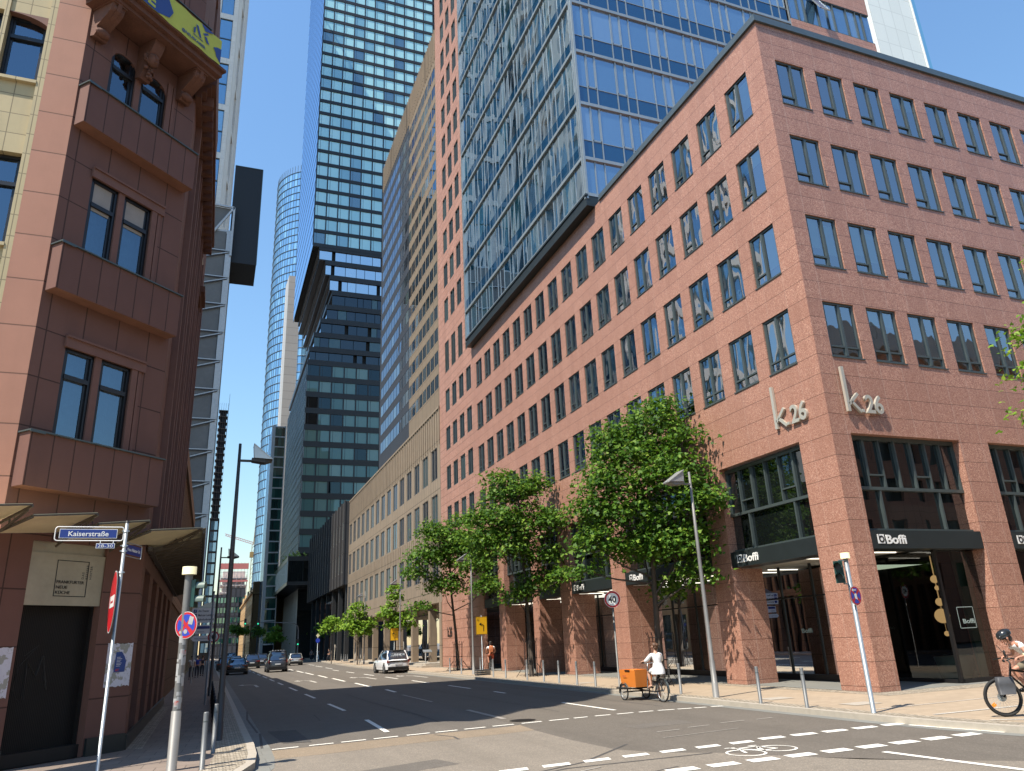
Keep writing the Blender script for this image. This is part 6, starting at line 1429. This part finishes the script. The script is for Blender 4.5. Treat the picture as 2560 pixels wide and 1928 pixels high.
def car(lab,x,y,rz,L,W,H,paint,kind='suv',roof=None,group='cars driving away up the street',cladding=False,cat='car',name='car',light=None):
    t=thing(name,lab,cat,(x,y,0),rz,group); P=M_[paint]; w=W/2; belt={'suv':.60,'van':.56,'sedan':.62}[kind]*H; h=L/2
    # lower body: stacked rounded rings, waist bulges, bonnet falls to the front
    b=MB(); rings=[rring(w*.93,-h+.10,h-.16,.22,.28),rring(w*.99,-h+.01,h-.03,.40,.32),rring(w,-h,h,.58,.34),rring(w*.99,-h+.03,h-.02,belt*.82,.36),rring(w*.955,-h+.07,h-.10,belt*.93,.38)]
    top=rring(w*.90,-h+.12,h-.30,belt,.40)
    if kind!='van':
        def drop(p): 
            f=max(0,(p[1]-h*.30)/(h*.7)); r_=max(0,(-p[1]-h*.80)/(h*.2)) if kind=='sedan' else 0
            return (p[0],p[1],p[2]-f*f*.22*(1 if p[2]>.6 else 0)-r_*.06*(1 if p[2]>.6 else 0))
        rings=[[drop(p) for p in r_] for r_ in rings]; top=[drop(p) for p in top]
    b.loft(rings+[top]); body=b.build('body',P,t)
    # greenhouse
    fr,rr={'suv':(.20,-.47),'van':(.30,-.485),'sedan':(.24,-.42)}[kind]; rf,rr2={'suv':(.02,-.37),'van':(.14,-.46),'sedan':(.04,-.20)}[kind]
    g=MB(); g.loft([rring(w*.87,L*rr,L*fr,belt-.02,.22),rring(w*.80,L*(rr*.6+rr2*.4),L*(fr*.6+rf*.4),belt+(H-belt)*.55,.22),rring(w*.70,L*rr2,L*rf,H-.045,.2)]); g.build('windows',M_['carglass'],t)
    r_=MB(); r_.loft([rring(w*.715,L*rr2-.02,L*rf+.03,H-.06,.2),rring(w*.70,L*rr2,L*rf,H-.01,.22),rring(w*.55,L*rr2+.15,L*rf-.15,H,.2)]); r_.build('roof',M_[roof] if roof else P,t)
    p=MB()
    for s in (-1,1):
        for (yb,yt,wd) in ((rr+.015,rr2+.02,.11 if kind!='sedan' else .07),(-.13,-.13,.05),(fr-.02,rf-.01,.06)): p.bar((s*w*.865,L*yb,belt-.02),(s*w*.705,L*yt,H-.04),wd,.03)
    p.build('pillars',P,t)
    for s in (-1,1):
        for yy in (-h+.78,h-.85):
            wr_={'suv':.345,'van':.33,'sedan':.335}[kind]; m=MB(); m.tube([(s*(w-.22),yy,wr_),(s*(w+.005),yy,wr_)],wr_,22,sm=True); wh=m.build('wheel',M_['rubber'],t)
            m=MB(); m.tube([(s*(w-.02),yy,wr_),(s*(w+.012),yy,wr_)],wr_*.66,18); m.build('rim',M_['rim'],wh)
            m=MB(); m.tube([(s*(w-.24),yy,wr_+.02),(s*(w-.004),yy,wr_+.02)],wr_+.055,22,cap=True); m.build('wheel_arch',M_['black'],t)
    m=MB(); m.box(-w*.86,w*.86,-h-.012,-h+.2,.24,.47); m.box(-w*.95,w*.95,-h+.15,h-.25,.20,.30); m.box(-.55,-.35,-h-.03,-h,.24,.30); m.box(.35,.55,-h-.03,-h,.24,.30); m.build('bumper',M_['black'],t)
    zl=belt*.88
    for s in (-1,1):
        m=MB()
        if kind=='van': m.box(s*w*.84,s*w*.93,-h-.002,-h+.12,belt*.80,belt*1.05)
        else: m.prism([(s*w*.42,zl),(s*w*.93,zl+.05),(s*w*.95,zl-.09),(s*w*.45,zl-.06)],1,-h-.008,-h+.16)
        m.build('tail_light',M_['tail'],t)
        m=MB(); m.ell((s*(w+.09),h*.30,belt+.06),(.11,.07,.08)); m.build('mirror',M_['black'] if roof else P,t)
    m=MB(); m.box(-.26,.26,-h-.022,-h-.0,belt*.62,belt*.62+.11); m.build('licence_plate',M_['plate'],t)
    if cladding:
        m=MB(); m.box(-w*.78,w*.78,-h-.014,-h+.05,zl-.05,zl+.04); m.build('trim_bar',M_['black'],t)
    m=MB(); m.bar((-.3,L*rr2-.02,H-.05),(.3,L*rr2-.02,H-.05),.05); m.build('spoiler',M_['black'],t)
    return t
car('white compact SUV with a black roof and dark bumper, driving along the right lane',13.02,59.7,R(3),4.3,1.80,1.62,'car_white','suv','car_black',cladding=True,name='suv')
car('black saloon car with a sloping rear in the left lane behind the lamp post',2.68,80.3,0,4.65,1.88,1.50,'car_black','sedan',name='car')
v=car('dark grey high roofed van seen from behind in the middle lane',6.35,81.4,0,4.5,1.90,1.95,'car_grey','van',name='van',cat='van')
m=MB()
for i in range(5): m.ell((-.5+.25*i,-1.9,1.97),(.07,.1,.035))
m.build('roof_markers',M_['lampglass'],v)
car('silver hatchback right of the dark van',10.85,109.2,0,4.4,1.8,1.50,'car_silver','suv',name='car')
car('black SUV with lit tail lights directly left of the van',5.15,104,0,4.6,1.9,1.66,'car_black','suv',name='suv')
car('dark SUV ahead of the van in the middle lane',7.1,118,0,4.6,1.85,1.62,'car_grey','suv',name='suv')
car('dark blue car with a sunlit rear window ahead of the black saloon',4.1,128,0,4.4,1.8,1.45,'car_blue','sedan',name='car')
car('dark car partly hidden behind the left lamp post, next to the kerb',1.95,97,0,4.4,1.8,1.5,'car_grey','suv',name='car')
car('small dark van far up the street on the left lane',4.3,165,0,4.8,1.9,1.9,'car_black','van',name='van',cat='van')
car('white car far ahead in the left lanes',3.0,143,0,4.4,1.8,1.45,'car_white','sedan',name='car')
# ---------------------------------------------------------------- people
def skinmesh(name,chains,mat,parent,sub=1,root=0,smooth=True):
    """chains: list of lists of (key or (x,y,z,r)); shared keys join. grows one continuous skin surface"""
    V=[];E=[];idx={}
    def vid(p):
        k=tuple(round(c,4) for c in p[:3])
        if k not in idx: idx[k]=len(V); V.append(p)
        return idx[k]
    for ch in chains:
        ids=[vid(p) for p in ch]; E+= [(a,b) for a,b in zip(ids,ids[1:]) if a!=b]
    me=bpy.data.meshes.new(name); me.from_pydata([p[:3] for p in V],E,[]); o=bpy.data.objects.new(name,me); COL.objects.link(o)
    md=o.modifiers.new('s','SKIN'); md.branch_smoothing=.6
    if not me.skin_vertices: return None
    for i,p in enumerate(V):
        sv=me.skin_vertices[0].data[i]; r=p[3]; sv.radius=(r,p[4]) if len(p)>4 else (r,r); sv.use_root=(i==0)
    sb=o.modifiers.new('u','SUBSURF'); sb.levels=sub; sb.render_levels=sub
    bpy.context.view_layer.update()
    m2=bpy.data.meshes.new_from_object(o.evaluated_get(bpy.context.evaluated_depsgraph_get())); bpy.data.objects.remove(o)
    m2.name=name; m2.materials.clear(); m2.materials.append(mat); m2.polygons.foreach_set('use_smooth',[True]*len(m2.polygons)); return ob(name,m2,parent)
M_['skin']=plain('skin',(.52,.29,.20),.55,var=.06); M_['skin2']=plain('sunburnt_skin',(.50,.24,.16),.55,var=.06)
M_['shirtw']=plain('white_cotton',(.80,.79,.77),.85,var=.07,scale=7,bump=.01); M_['hairb']=plain('brown_hair',(.10,.045,.02),.6,var=.4,scale=20); M_['hairk']=plain('dark_hair',(.02,.015,.012),.6,var=.3)
M_['shorts']=plain('olive_shorts',(.20,.17,.12),.9); M_['dk_cloth']=plain('dark_clothing',(.03,.03,.04),.9,var=.3); M_['backp']=plain('brown_orange_backpack',(.40,.13,.05),.8,var=.3,scale=9); M_['redc']=plain('red_brown_cloth',(.38,.09,.05),.9); M_['gloss']=plain('black_helmet_shell',(.02,.022,.024),.2,var=.1)
M_['helmetg']=plain('grey_helmet_vents',(.25,.26,.27),.4)
def lerp(a,b,t): return tuple(a[i]+(b[i]-a[i])*t for i in range(3))
def hand(w,d,up,side):
    """finger chains from wrist w, pointing d; up = back of hand normal; side = thumb side"""
    w=Vector(w); d=Vector(d).normalized(); s=Vector(side).normalized(); u=Vector(up).normalized(); ch=[]
    palm=w+d*.075; base=[(*w,.026),(*palm,.03)]
    ch.append(base)
    for k,(o,l) in enumerate(((.028,.070),(.010,.078),(-.010,.072),(-.027,.056))):
        a=palm+s*o+d*.012; b=a+d*l*.5-u*l*.14; c=b+d*l*.25-u*l*.42; e=c-d*l*.12-u*l*.30
        ch.append([(*palm,.03),(*a,.0095),(*b,.009),(*c,.0085),(*e,.008)])
    a=w+d*.03+s*.03; b=a+s*.022+d*.03-u*.01; c=b+d*.026-u*.022
    ch.append([(*w,.026),(*a,.012),(*b,.011),(*c,.009)])
    return ch
def person(lab,loc,rz,J,top,legs,hair,helmet=False,extra=None,bun=False,group=None,shortlegs=True,sleeve=.55,skirt=False,skin='skin',hands=True,shoe='black'):
    """J: joint positions in local metres, +y forward"""
    t=thing('person',lab,'person',loc,rz,group); g=lambda k:J[k]
    pel,ch_,nk,hd=J['pelvis'],J['chest'],J['neck'],J['head']
    chains=[[(*pel,.135,.11),(*lerp(pel,ch_,.5),.115,.09),(*ch_,.14,.10),(*lerp(ch_,nk,.7),.075),(*nk,.05),(*lerp(nk,hd,.45),.052),(*hd,.092,.10),(hd[0]+J['up'][0]*.09,hd[1]+J['up'][1]*.09,hd[2]+J['up'][2]*.09,.07)]]
    for s in ('L','R'):
        sh,el,wr=J['sh'+s],J['el'+s],J['wr'+s]
        chains.append([(*ch_,.14,.10),(*sh,.052),(*lerp(sh,el,.5),.044),(*el,.036),(*lerp(el,wr,.4),.035),(*wr,.026)])
        if hands: chains+=hand(wr,Vector(J['hd'+s]),J.get('hup',(0,0,1)),(J.get('thumb',1) if s=='L' else -J.get('thumb',1),0,0))
        hp,kn,an,to=J['hip'+s],J['kn'+s],J['an'+s],J['to'+s]
        chains.append([(*pel,.135,.11),(*hp,.092),(*lerp(hp,kn,.5),.074),(*kn,.054),(*lerp(kn,an,.35),.053),(*an,.033),(*lerp(an,to,.45),.036),(*to,.03)])
    skinmesh('body',chains,M_[skin],t)
    f=Vector(J['fwd']).normalized(); up=Vector(J['up']).normalized(); sd=f.cross(up).normalized(); H=Vector(hd)
    m=MB(); rot=Matrix((sd,f,up)).transposed()
    def at(a,b,c): return H+sd*a+f*b+up*c
    m.ell(at(0,.102,.0),(.014,.022,.026),M=rot); m.ell(at(0,.094,-.045),(.026,.010,.009),1,M=rot)
    for s in (-1,1): m.ell(at(.032*s,.086,.022),(.013,.010,.008),2,M=rot); m.ell(at(.094*s,.0,.005),(.012,.022,.032),M=rot); m.ell(at(.032*s,.088,.044),(.02,.009,.005),3,M=rot)
    m.build('face',[M_[skin],M_['redc'],M_['ink'],M_[hair]],t)
    m=MB(); m.ell(at(0,-.022,.042),(.100,.104,.092),M=rot,u=18,v=12); m.ell(at(0,-.06,-.03),(.08,.06,.07),M=rot)
    if bun: m.ell(at(0,-.12,.045),(.05,.045,.05),M=rot)
    m.build('hair',M_[hair],t)
    if helmet:
        m=MB(); n=24; m.loft([[tuple(at(r_*math.cos(2*math.pi*i/n),-.01+r_*1.28*math.sin(2*math.pi*i/n),z)) for i in range(n)] for r_,z in ((.112,.035),(.120,.06),(.116,.10),(.095,.14),(.05,.165),(.01,.17))]); he=m.build('helmet',M_['gloss'],t)
        m=MB()
        for k in (-2,-1,0,1,2): m.tube([tuple(at(.035*k,.13-.01*abs(k),.075)),tuple(at(.034*k,.06,.155-.012*abs(k))),tuple(at(.034*k,-.06,.155-.012*abs(k))),tuple(at(.032*k,-.14,.08))],.008,6)
        m.build('helmet_ribs',M_['helmetg'],he)
        m=MB()
        for s in (-1,1): m.tube([tuple(at(.10*s,.02,.04)),tuple(at(.085*s,.03,-.06)),tuple(at(0,.05,-.115))],.006,5)
        m.build('strap',M_['ink'],he)
    # clothes
    k_=1.17; tc=[[(*pel,.150,.128),(*lerp(pel,ch_,.5),.140,.115),(*ch_,.160,.122),(*lerp(ch_,nk,.62),.085)]]
    for s in ('L','R'):
        sh,el,wr=J['sh'+s],J['el'+s],J['wr'+s]; pts=[(*ch_,.160,.122),(*sh,.072),(*lerp(sh,el,.5),.066)]
        if sleeve>.6: pts+=[(*el,.058),(*lerp(el,wr,.5),.055)]
        if sleeve>.9: pts+=[(*lerp(el,wr,.85),.042)]
        tc.append(pts)
    skinmesh('shirt',tc,M_[top],t)
    lc=[[(pel[0],pel[1],pel[2]+.06,.148,.125),(*pel,.155,.135)]]
    for s in ('L','R'):
        hp,kn,an=J['hip'+s],J['kn'+s],J['an'+s]; pts=[(*pel,.155,.135),(*hp,.108),(*lerp(hp,kn,.5),.094)]
        pts+= [(*lerp(hp,kn,.86),.082)] if shortlegs else [(*kn,.070),(*lerp(kn,an,.5),.062),(*lerp(kn,an,.92),.05)]
        lc.append(pts)
    skinmesh('shorts' if shortlegs else 'trousers',lc,M_[legs],t)
    for s in ('L','R'):
        an,to=Vector(J['an'+s]),Vector(J['to'+s]); m=MB(); d=(to-an); m.ell(an.lerp(to,.5)-Vector((0,0,.012)),(.045,.13,.045),M=Matrix.Rotation(-math.atan2(d.x,d.y),3,'Z')@Matrix.Rotation(math.atan2(d.z,Vector((d.x,d.y)).length),3,'X')); m.build('shoe',M_[shoe],t)
    if extra: extra(t)
    return t
def wheel(par,c,r,tyre,mat_t,name='wheel',rz=0,spokes=24,tyre_w=None,knob=False):
    """bicycle wheel in the local yz plane"""
    m=MB(); n=40; w_=tyre_w or tyre
    m.tube([(0,(r-tyre)*math.cos(2*math.pi*i/n),(r-tyre)*math.sin(2*math.pi*i/n)) for i in range(n)],tyre,8,closed=True); wl_=m.build(name,mat_t,par,c)
    m=MB(); m.tube([(0,(r-2.2*tyre)*math.cos(2*math.pi*i/n),(r-2.2*tyre)*math.sin(2*math.pi*i/n)) for i in range(n)],.011,6,closed=True); m.build('rim',M_['black'] if knob else M_['alu'],wl_)
    m=MB()
    for i in range(spokes): a=2*math.pi*i/spokes; m.tube([((-.03 if i%2 else .03),.02*math.cos(a+1),.02*math.sin(a+1)),(0,(r-2.2*tyre)*math.cos(a),(r-2.2*tyre)*math.sin(a))],.0016,4,cap=False)
    m.tube([(-.05,0,0),(.05,0,0)],.022,10); m.build('spokes',M_['galv'],wl_); return wl_
def tubes(name,par,L,r,mat,n=8):
    m=MB()
    for pts in L: m.tube(pts,r if not isinstance(pts[0][0],tuple) else r,n)
    return m.build(name,mat,par)
# --- cargo trike
ck=thing('cargo_bike','black cargo bike with a bright orange wooden box between two front wheels','cargo bike',(12.92,21.1,0),R(1))
wheel(ck,(0,0,.33),.33,.021,M_['rubber']); wheel(ck,(-.40,1.62,.25),.25,.022,M_['rubber']); wheel(ck,(.40,1.62,.25),.25,.022,M_['rubber'])
m=MB(); 
bx=[(-.31,1.02),(-.31,1.95),(-.16,2.10),(.16,2.10),(.31,1.95),(.31,1.02)]
def P3(q,z,s=1.0,dy=0): return [(x*s,1.5+(y-1.5)*s+dy,z) for x,y in q]
m.loft([P3(bx,.40,.94),P3(bx,.90,1.06),P3(bx,.90,1.0),P3(bx,.43,.88)],sm=False); M_['orange']=plain('orange_varnished_plywood',(.72,.22,.035),.45,var=.1,scale=2)
m.build('box',M_['orange'],ck); m=MB(); m.box(-.34,-.33,1.3,1.6,.86,.905); m.box(.2,.28,.985,.99,.83,.87); m.box(-.33,.33,1.0,1.02,.895,.91); m.build('box_trim',M_['black'],ck)
text('lettering','BABBOE',.045,M_['redc'],ck,(-.345,1.75,.70),(R(90),0,R(-90)),.001,width=.24)
tubes('frame',ck,[[(0,0,.33),(0,.42,.28),(0,.85,.30),(0,1.6,.33)],[(0,.42,.28),(0,.16,.80)],[(0,.85,.30),(0,.74,1.0)],[(0,0,.33),(0,.17,.74)],[(-.40,1.62,.25),(.40,1.62,.25)],[(-.45,1.3,.36),(.45,1.3,.36)],[(-.45,1.3,.36),(-.45,2.0,.36)],[(.45,1.3,.36),(.45,2.0,.36)],[(-.3,1.0,.36),(-.3,2.0,.36)],[(.3,1.0,.36),(.3,2.0,.36)],[(0,.16,.55),(0,.80,.62)]],.021,M_['black'])
tubes('handlebar',ck,[[(0,.74,1.0),(0,.70,1.10)],[(-.30,.50,1.13),(-.27,.62,1.14),(-.15,.72,1.10),(0,.72,1.09),(.15,.72,1.10),(.27,.62,1.14),(.30,.50,1.13)]],.012,M_['alu'])
tubes('grips',ck,[[(-.31,.44,1.13),(-.30,.54,1.13)],[(.31,.44,1.13),(.30,.54,1.13)]],.018,M_['ink'])
m=MB(); m.ell((0,.12,.87),(.11,.14,.045)); m.box(-.02,.02,.08,.16,.7,.85); m.build('saddle',M_['ink'],ck)
tubes('luggage_rack',ck,[[(-.07,-.32,.74),(-.07,.1,.74)],[(.07,-.32,.74),(.07,.1,.74)],[(-.07,-.32,.74),(.07,-.32,.74)],[(-.07,-.28,.74),(-.05,0,.33)],[(.07,-.28,.74),(.05,0,.33)]],.008,M_['black'])
for c,r_ in (((0,0,.33),.36),((-.40,1.62,.25),.28),((.40,1.62,.25),.28)):
    m=MB(); n=14; 
    m.loft([[(dx,c[1]+r_*math.cos(R(-10+170*i/n if c[1]>1 else 40+150*i/n)),c[2]+r_*math.sin(R(-10+170*i/n if c[1]>1 else 40+150*i/n))) for i in range(n+1)] for dx in (c[0]-.03,c[0]+.03)],closed=False,cap=False); m.build('mudguard',M_['frame'],ck)
tubes('cranks',ck,[[(.07,.42,.28),(.09,.42,.13)],[(-.07,.42,.28),(-.09,.42,.43)],[(-.06,.42,.28),(.06,.42,.28)]],.011,M_['alu'])
m=MB(); m.box(.06,.16,.37,.47,.115,.135); m.box(-.16,-.06,.37,.47,.415,.435); m.build('pedals',M_['black'],ck)
J=dict(pelvis=(0,.10,.97),chest=(0,.17,1.30),neck=(0,.21,1.45),head=(-.01,.235,1.585),up=(0,.05,1),fwd=(-.45,1,-.05),
 shL=(-.17,.18,1.37),elL=(-.30,.30,1.18),wrL=(-.33,.46,1.17),shR=(.17,.18,1.37),elR=(.27,.32,1.18),wrR=(.31,.46,1.17),hdL=(.1,.9,-.25),hdR=(-.1,.9,-.25),
 hipL=(-.09,.13,.93),knL=(-.13,.50,.86),anL=(-.12,.42,.47),toL=(-.12,.56,.42),hipR=(.09,.13,.93),knR=(.12,.42,.60),anR=(.12,.36,.19),toR=(.12,.50,.14))
def skirtx(t):
    m=MB(); n=20
    m.loft([[(rx*math.cos(2*math.pi*i/n)*(1+.05*math.sin(5*i)),yy+ry*math.sin(2*math.pi*i/n),z) for i in range(n)] for rx,ry,yy,z in ((.135,.11,.14,1.12),(.165,.15,.13,1.0),(.19,.20,.13,.90),(.20,.23,.15,.80))],cap=False); m.build('shirt_tail',M_['shirtw'],t)
person('woman with pinned up brown hair in a loose white shirt riding the orange cargo bike',(12.92,21.1,0),R(1),J,'shirtw','shirtw','hairb',bun=True,sleeve=.8,extra=skirtx,skin='skin',shoe='skin')
# --- cyclist at the right edge
HX=R(60)
bk2=thing('bicycle','black bicycle with a grey front bag and orange spoke reflectors at the right edge','bicycle',(14.83,11.5,.12),HX)
fw=wheel(bk2,(0,0,.36),.36,.028,M_['rubber'],knob=True,spokes=32); wheel(bk2,(0,-1.12,.36),.36,.028,M_['rubber'],knob=True,spokes=32)
m=MB()
for a in (R(55),R(235)): m.box(-.008,.008,-.03,.03,.20,.28,M=Matrix.Rotation(a,4,'X'))
M_['refl']=plain('orange_reflector',(.80,.25,.02),.3,var=.05); m.build('reflector',M_['refl'],fw)
m=MB(); m.tube([(.035,0,0),(.04,0,0)],.085,24); m.build('brake_disc',M_['galv'],fw)
tubes('frame',bk2,[[(0,-.26,.86),(0,-.70,.78)],[(0,-.24,.74),(0,-.62,.33)],[(0,-.62,.33),(0,-.80,.92)],[(0,-.62,.33),(0,-1.12,.36)],[(0,-.76,.78),(0,-1.12,.36)],[(0,-.27,.92),(0,-.20,.66)]],.022,M_['black'])
tubes('fork',bk2,[[(-.06,0,.36),(-.06,-.14,.62),(-.06,-.2,.70)],[(.06,0,.36),(.06,-.14,.62),(.06,-.2,.70)],[(-.06,-.18,.68),(.06,-.18,.68)],[(0,-.2,.68),(0,-.28,.98)]],.019,M_['black'])
tubes('handlebar',bk2,[[(0,-.28,.98),(0,-.24,1.05)],[(-.33,-.32,1.07),(-.16,-.25,1.08),(.16,-.25,1.08),(.33,-.32,1.07)],[(-.2,-.22,1.08),(-.3,-.1,1.05)],[(.2,-.22,1.08),(.3,-.1,1.05)]],.014,M_['ink'])
tubes('aerial',bk2,[[(-.14,-.22,1.08),(-.24,.0,1.34)]],.006,M_['ink']); m=MB(); m.ell((-.28,-.1,1.18),(.04,.02,.07)); m.ell((-.36,-.02,1.05),(.05,.02,.03)); m.build('mirror',M_['ink'],bk2)
m=MB(); m.loft([rring(.06,-.17,.13,.42,.03),rring(.075,-.19,.15,.60,.04),rring(.07,-.16,.13,.74,.04)]); 
for v_ in range(len(m.v)): x,y,z=m.v[v_]; m.v[v_]=(x-.12,y-.03,z)
M_['bag']=plain('grey_black_bag_fabric',(.06,.062,.068),.6,var=.4,scale=10); m.build('front_bag',M_['bag'],bk2)
m=MB(); m.ell((0,-.86,.94),(.07,.13,.03)); m.build('saddle',M_['ink'],bk2)
tubes('cranks',bk2,[[(.07,-.62,.33),(.09,-.52,.46)],[(-.07,-.62,.33),(-.09,-.72,.20)],[(-.06,-.62,.33),(.06,-.62,.33)]],.012,M_['alu'])
J=dict(pelvis=(0,-.80,1.03),chest=(0,-.50,1.29),neck=(0,-.39,1.39),head=(0,-.30,1.46),up=(0,.35,.95),fwd=(0,1,-.45),
 shL=(-.19,-.45,1.34),elL=(-.32,-.52,1.14),wrL=(-.31,-.40,1.12),shR=(.19,-.45,1.34),elR=(.32,-.52,1.14),wrR=(.31,-.40,1.12),hdL=(.05,.9,-.2),hdR=(-.05,.9,-.2),
 hipL=(-.10,-.80,1.0),knL=(-.13,-.42,.74),anL=(-.12,-.70,.28),toL=(-.12,-.57,.22),hipR=(.10,-.80,1.0),knR=(.13,-.36,.86),anR=(.12,-.56,.50),toR=(.12,-.42,.48))
def r2x(t):
    m=MB(); n=20; m.tube([(.155*math.cos(2*math.pi*i/n),-.72+.13*math.sin(2*math.pi*i/n),1.15+.03*math.sin(2*math.pi*i/n)) for i in range(n)],.022,6,closed=True); m.build('belt_bag',M_['bag'],t)
    m=MB(); m.tube([(-.31,-.45,1.14),(-.31,-.42,1.13)],.038,12); m.build('wristband',M_['cream'],t)
person('cyclist in a black helmet, white T-shirt and olive shorts at the right edge',(14.83,11.5,.12),HX,J,'shirtw','shorts','hairk',helmet=True,skin='skin2',extra=r2x,sleeve=.5)
# --- cyclist with backpack among the piers
b3_=thing('bicycle','bicycle ridden away along the pavement, seen from behind beside a granite pier','bicycle',(17.0,48.0,.12),R(-14))
wheel(b3_,(0,0,.35),.35,.02,M_['rubber']); wheel(b3_,(0,1.08,.35),.35,.02,M_['rubber'])
tubes('frame',b3_,[[(0,0,.35),(0,.45,.30),(0,.92,.85)],[(0,.45,.30),(0,.25,.95)],[(0,.3,.80),(0,.90,.88)],[(0,0,.35),(0,.28,.80)],[(0,1.08,.35),(0,.92,.75),(0,.86,1.05)],[(-.28,.78,1.08),(0,.88,1.06),(.28,.78,1.08)]],.018,M_['black'])
J=dict(pelvis=(0,.22,1.06),chest=(0,.32,1.42),neck=(0,.38,1.56),head=(0,.40,1.70),up=(0,.05,1),fwd=(0,1,-.05),
 shL=(-.19,.34,1.48),elL=(-.30,.46,1.24),wrL=(-.28,.72,1.12),shR=(.19,.34,1.48),elR=(.30,.46,1.24),wrR=(.28,.72,1.12),hdL=(.05,.9,-.1),hdR=(-.05,.9,-.1),
 hipL=(-.10,.24,1.02),knL=(-.16,.62,.92),anL=(-.13,.52,.50),toL=(-.13,.66,.48),hipR=(.10,.24,1.02),knR=(.12,.50,.66),anR=(.12,.42,.22),toR=(.12,.56,.18))
def bpk(t):
    m=MB(); m.loft([rring(.13,.02,.18,1.10,.05),rring(.16,-.02,.19,1.25,.06),rring(.15,.0,.2,1.45,.06),rring(.10,.06,.2,1.55,.04)]); p_=m.build('backpack',M_['backp'],t); m=MB(); m.box(-.09,.09,-.05,-.01,1.16,1.32); m.build('pocket',M_['backp'],p_)
person('cyclist with dark hair, white top and a brown orange backpack, seen from behind',(17.0,48.0,.12),R(-14),J,'shirtw','redc','hairk',skin='skin2',extra=bpk,sleeve=.4)
# --- distant pedestrians
def walker(lab,x,y,rz,top,legs,hair,group='pedestrians in the distance',sh=False,ph=0):
    s=.16 if ph==0 else -.16
    J=dict(pelvis=(0,0,.95),chest=(0,.02,1.30),neck=(0,.02,1.48),head=(0,.04,1.63),up=(0,0,1),fwd=(0,1,0),
     shL=(-.19,.02,1.42),elL=(-.25,-.04-s*.4,1.14),wrL=(-.24,.08-s,.90),shR=(.19,.02,1.42),elR=(.25,-.04+s*.4,1.14),wrR=(.24,.08+s,.90),hdL=(0,.3,-.9),hdR=(0,.3,-.9),hup=(0,1,0),
     hipL=(-.09,0,.92),knL=(-.10,.10+s,.50),anL=(-.10,s*1.4,.09),toL=(-.10,s*1.4+.15,.04),hipR=(.09,0,.92),knR=(.10,.10-s,.50),anR=(.10,-s*1.4,.09),toR=(.10,-s*1.4+.15,.04))
    return person(lab,(x,y,.12),rz,J,top,legs,hair,group=group,shortlegs=sh,sleeve=.5,hands=False)
walker('person in a white outfit walking in the shade beyond the far lamp post',16.6,131,R(20),'shirtw','shirtw','hairb')
walker('person in a pale top and dark trousers left of the far one in white',15.5,130,R(-160),'helmetg','dk_cloth','hairk',ph=1)
walker('person in dark clothes standing behind the priority sign in the far shade',17.0,121,R(90),'dk_cloth','dk_cloth','hairk')
walker('person in a blue grey shirt on the left pavement far ahead',-.72,72,R(180),'signblue','dk_cloth','hairk',ph=1)
walker('person in dark clothes on the left pavement beyond the direction boards',-.35,76,R(0),'dk_cloth','dk_cloth','hairb')
walker('person in a light shirt walking near the wall on the left pavement',-1.1,68,R(180),'shirtw','dk_cloth','hairk',ph=1)
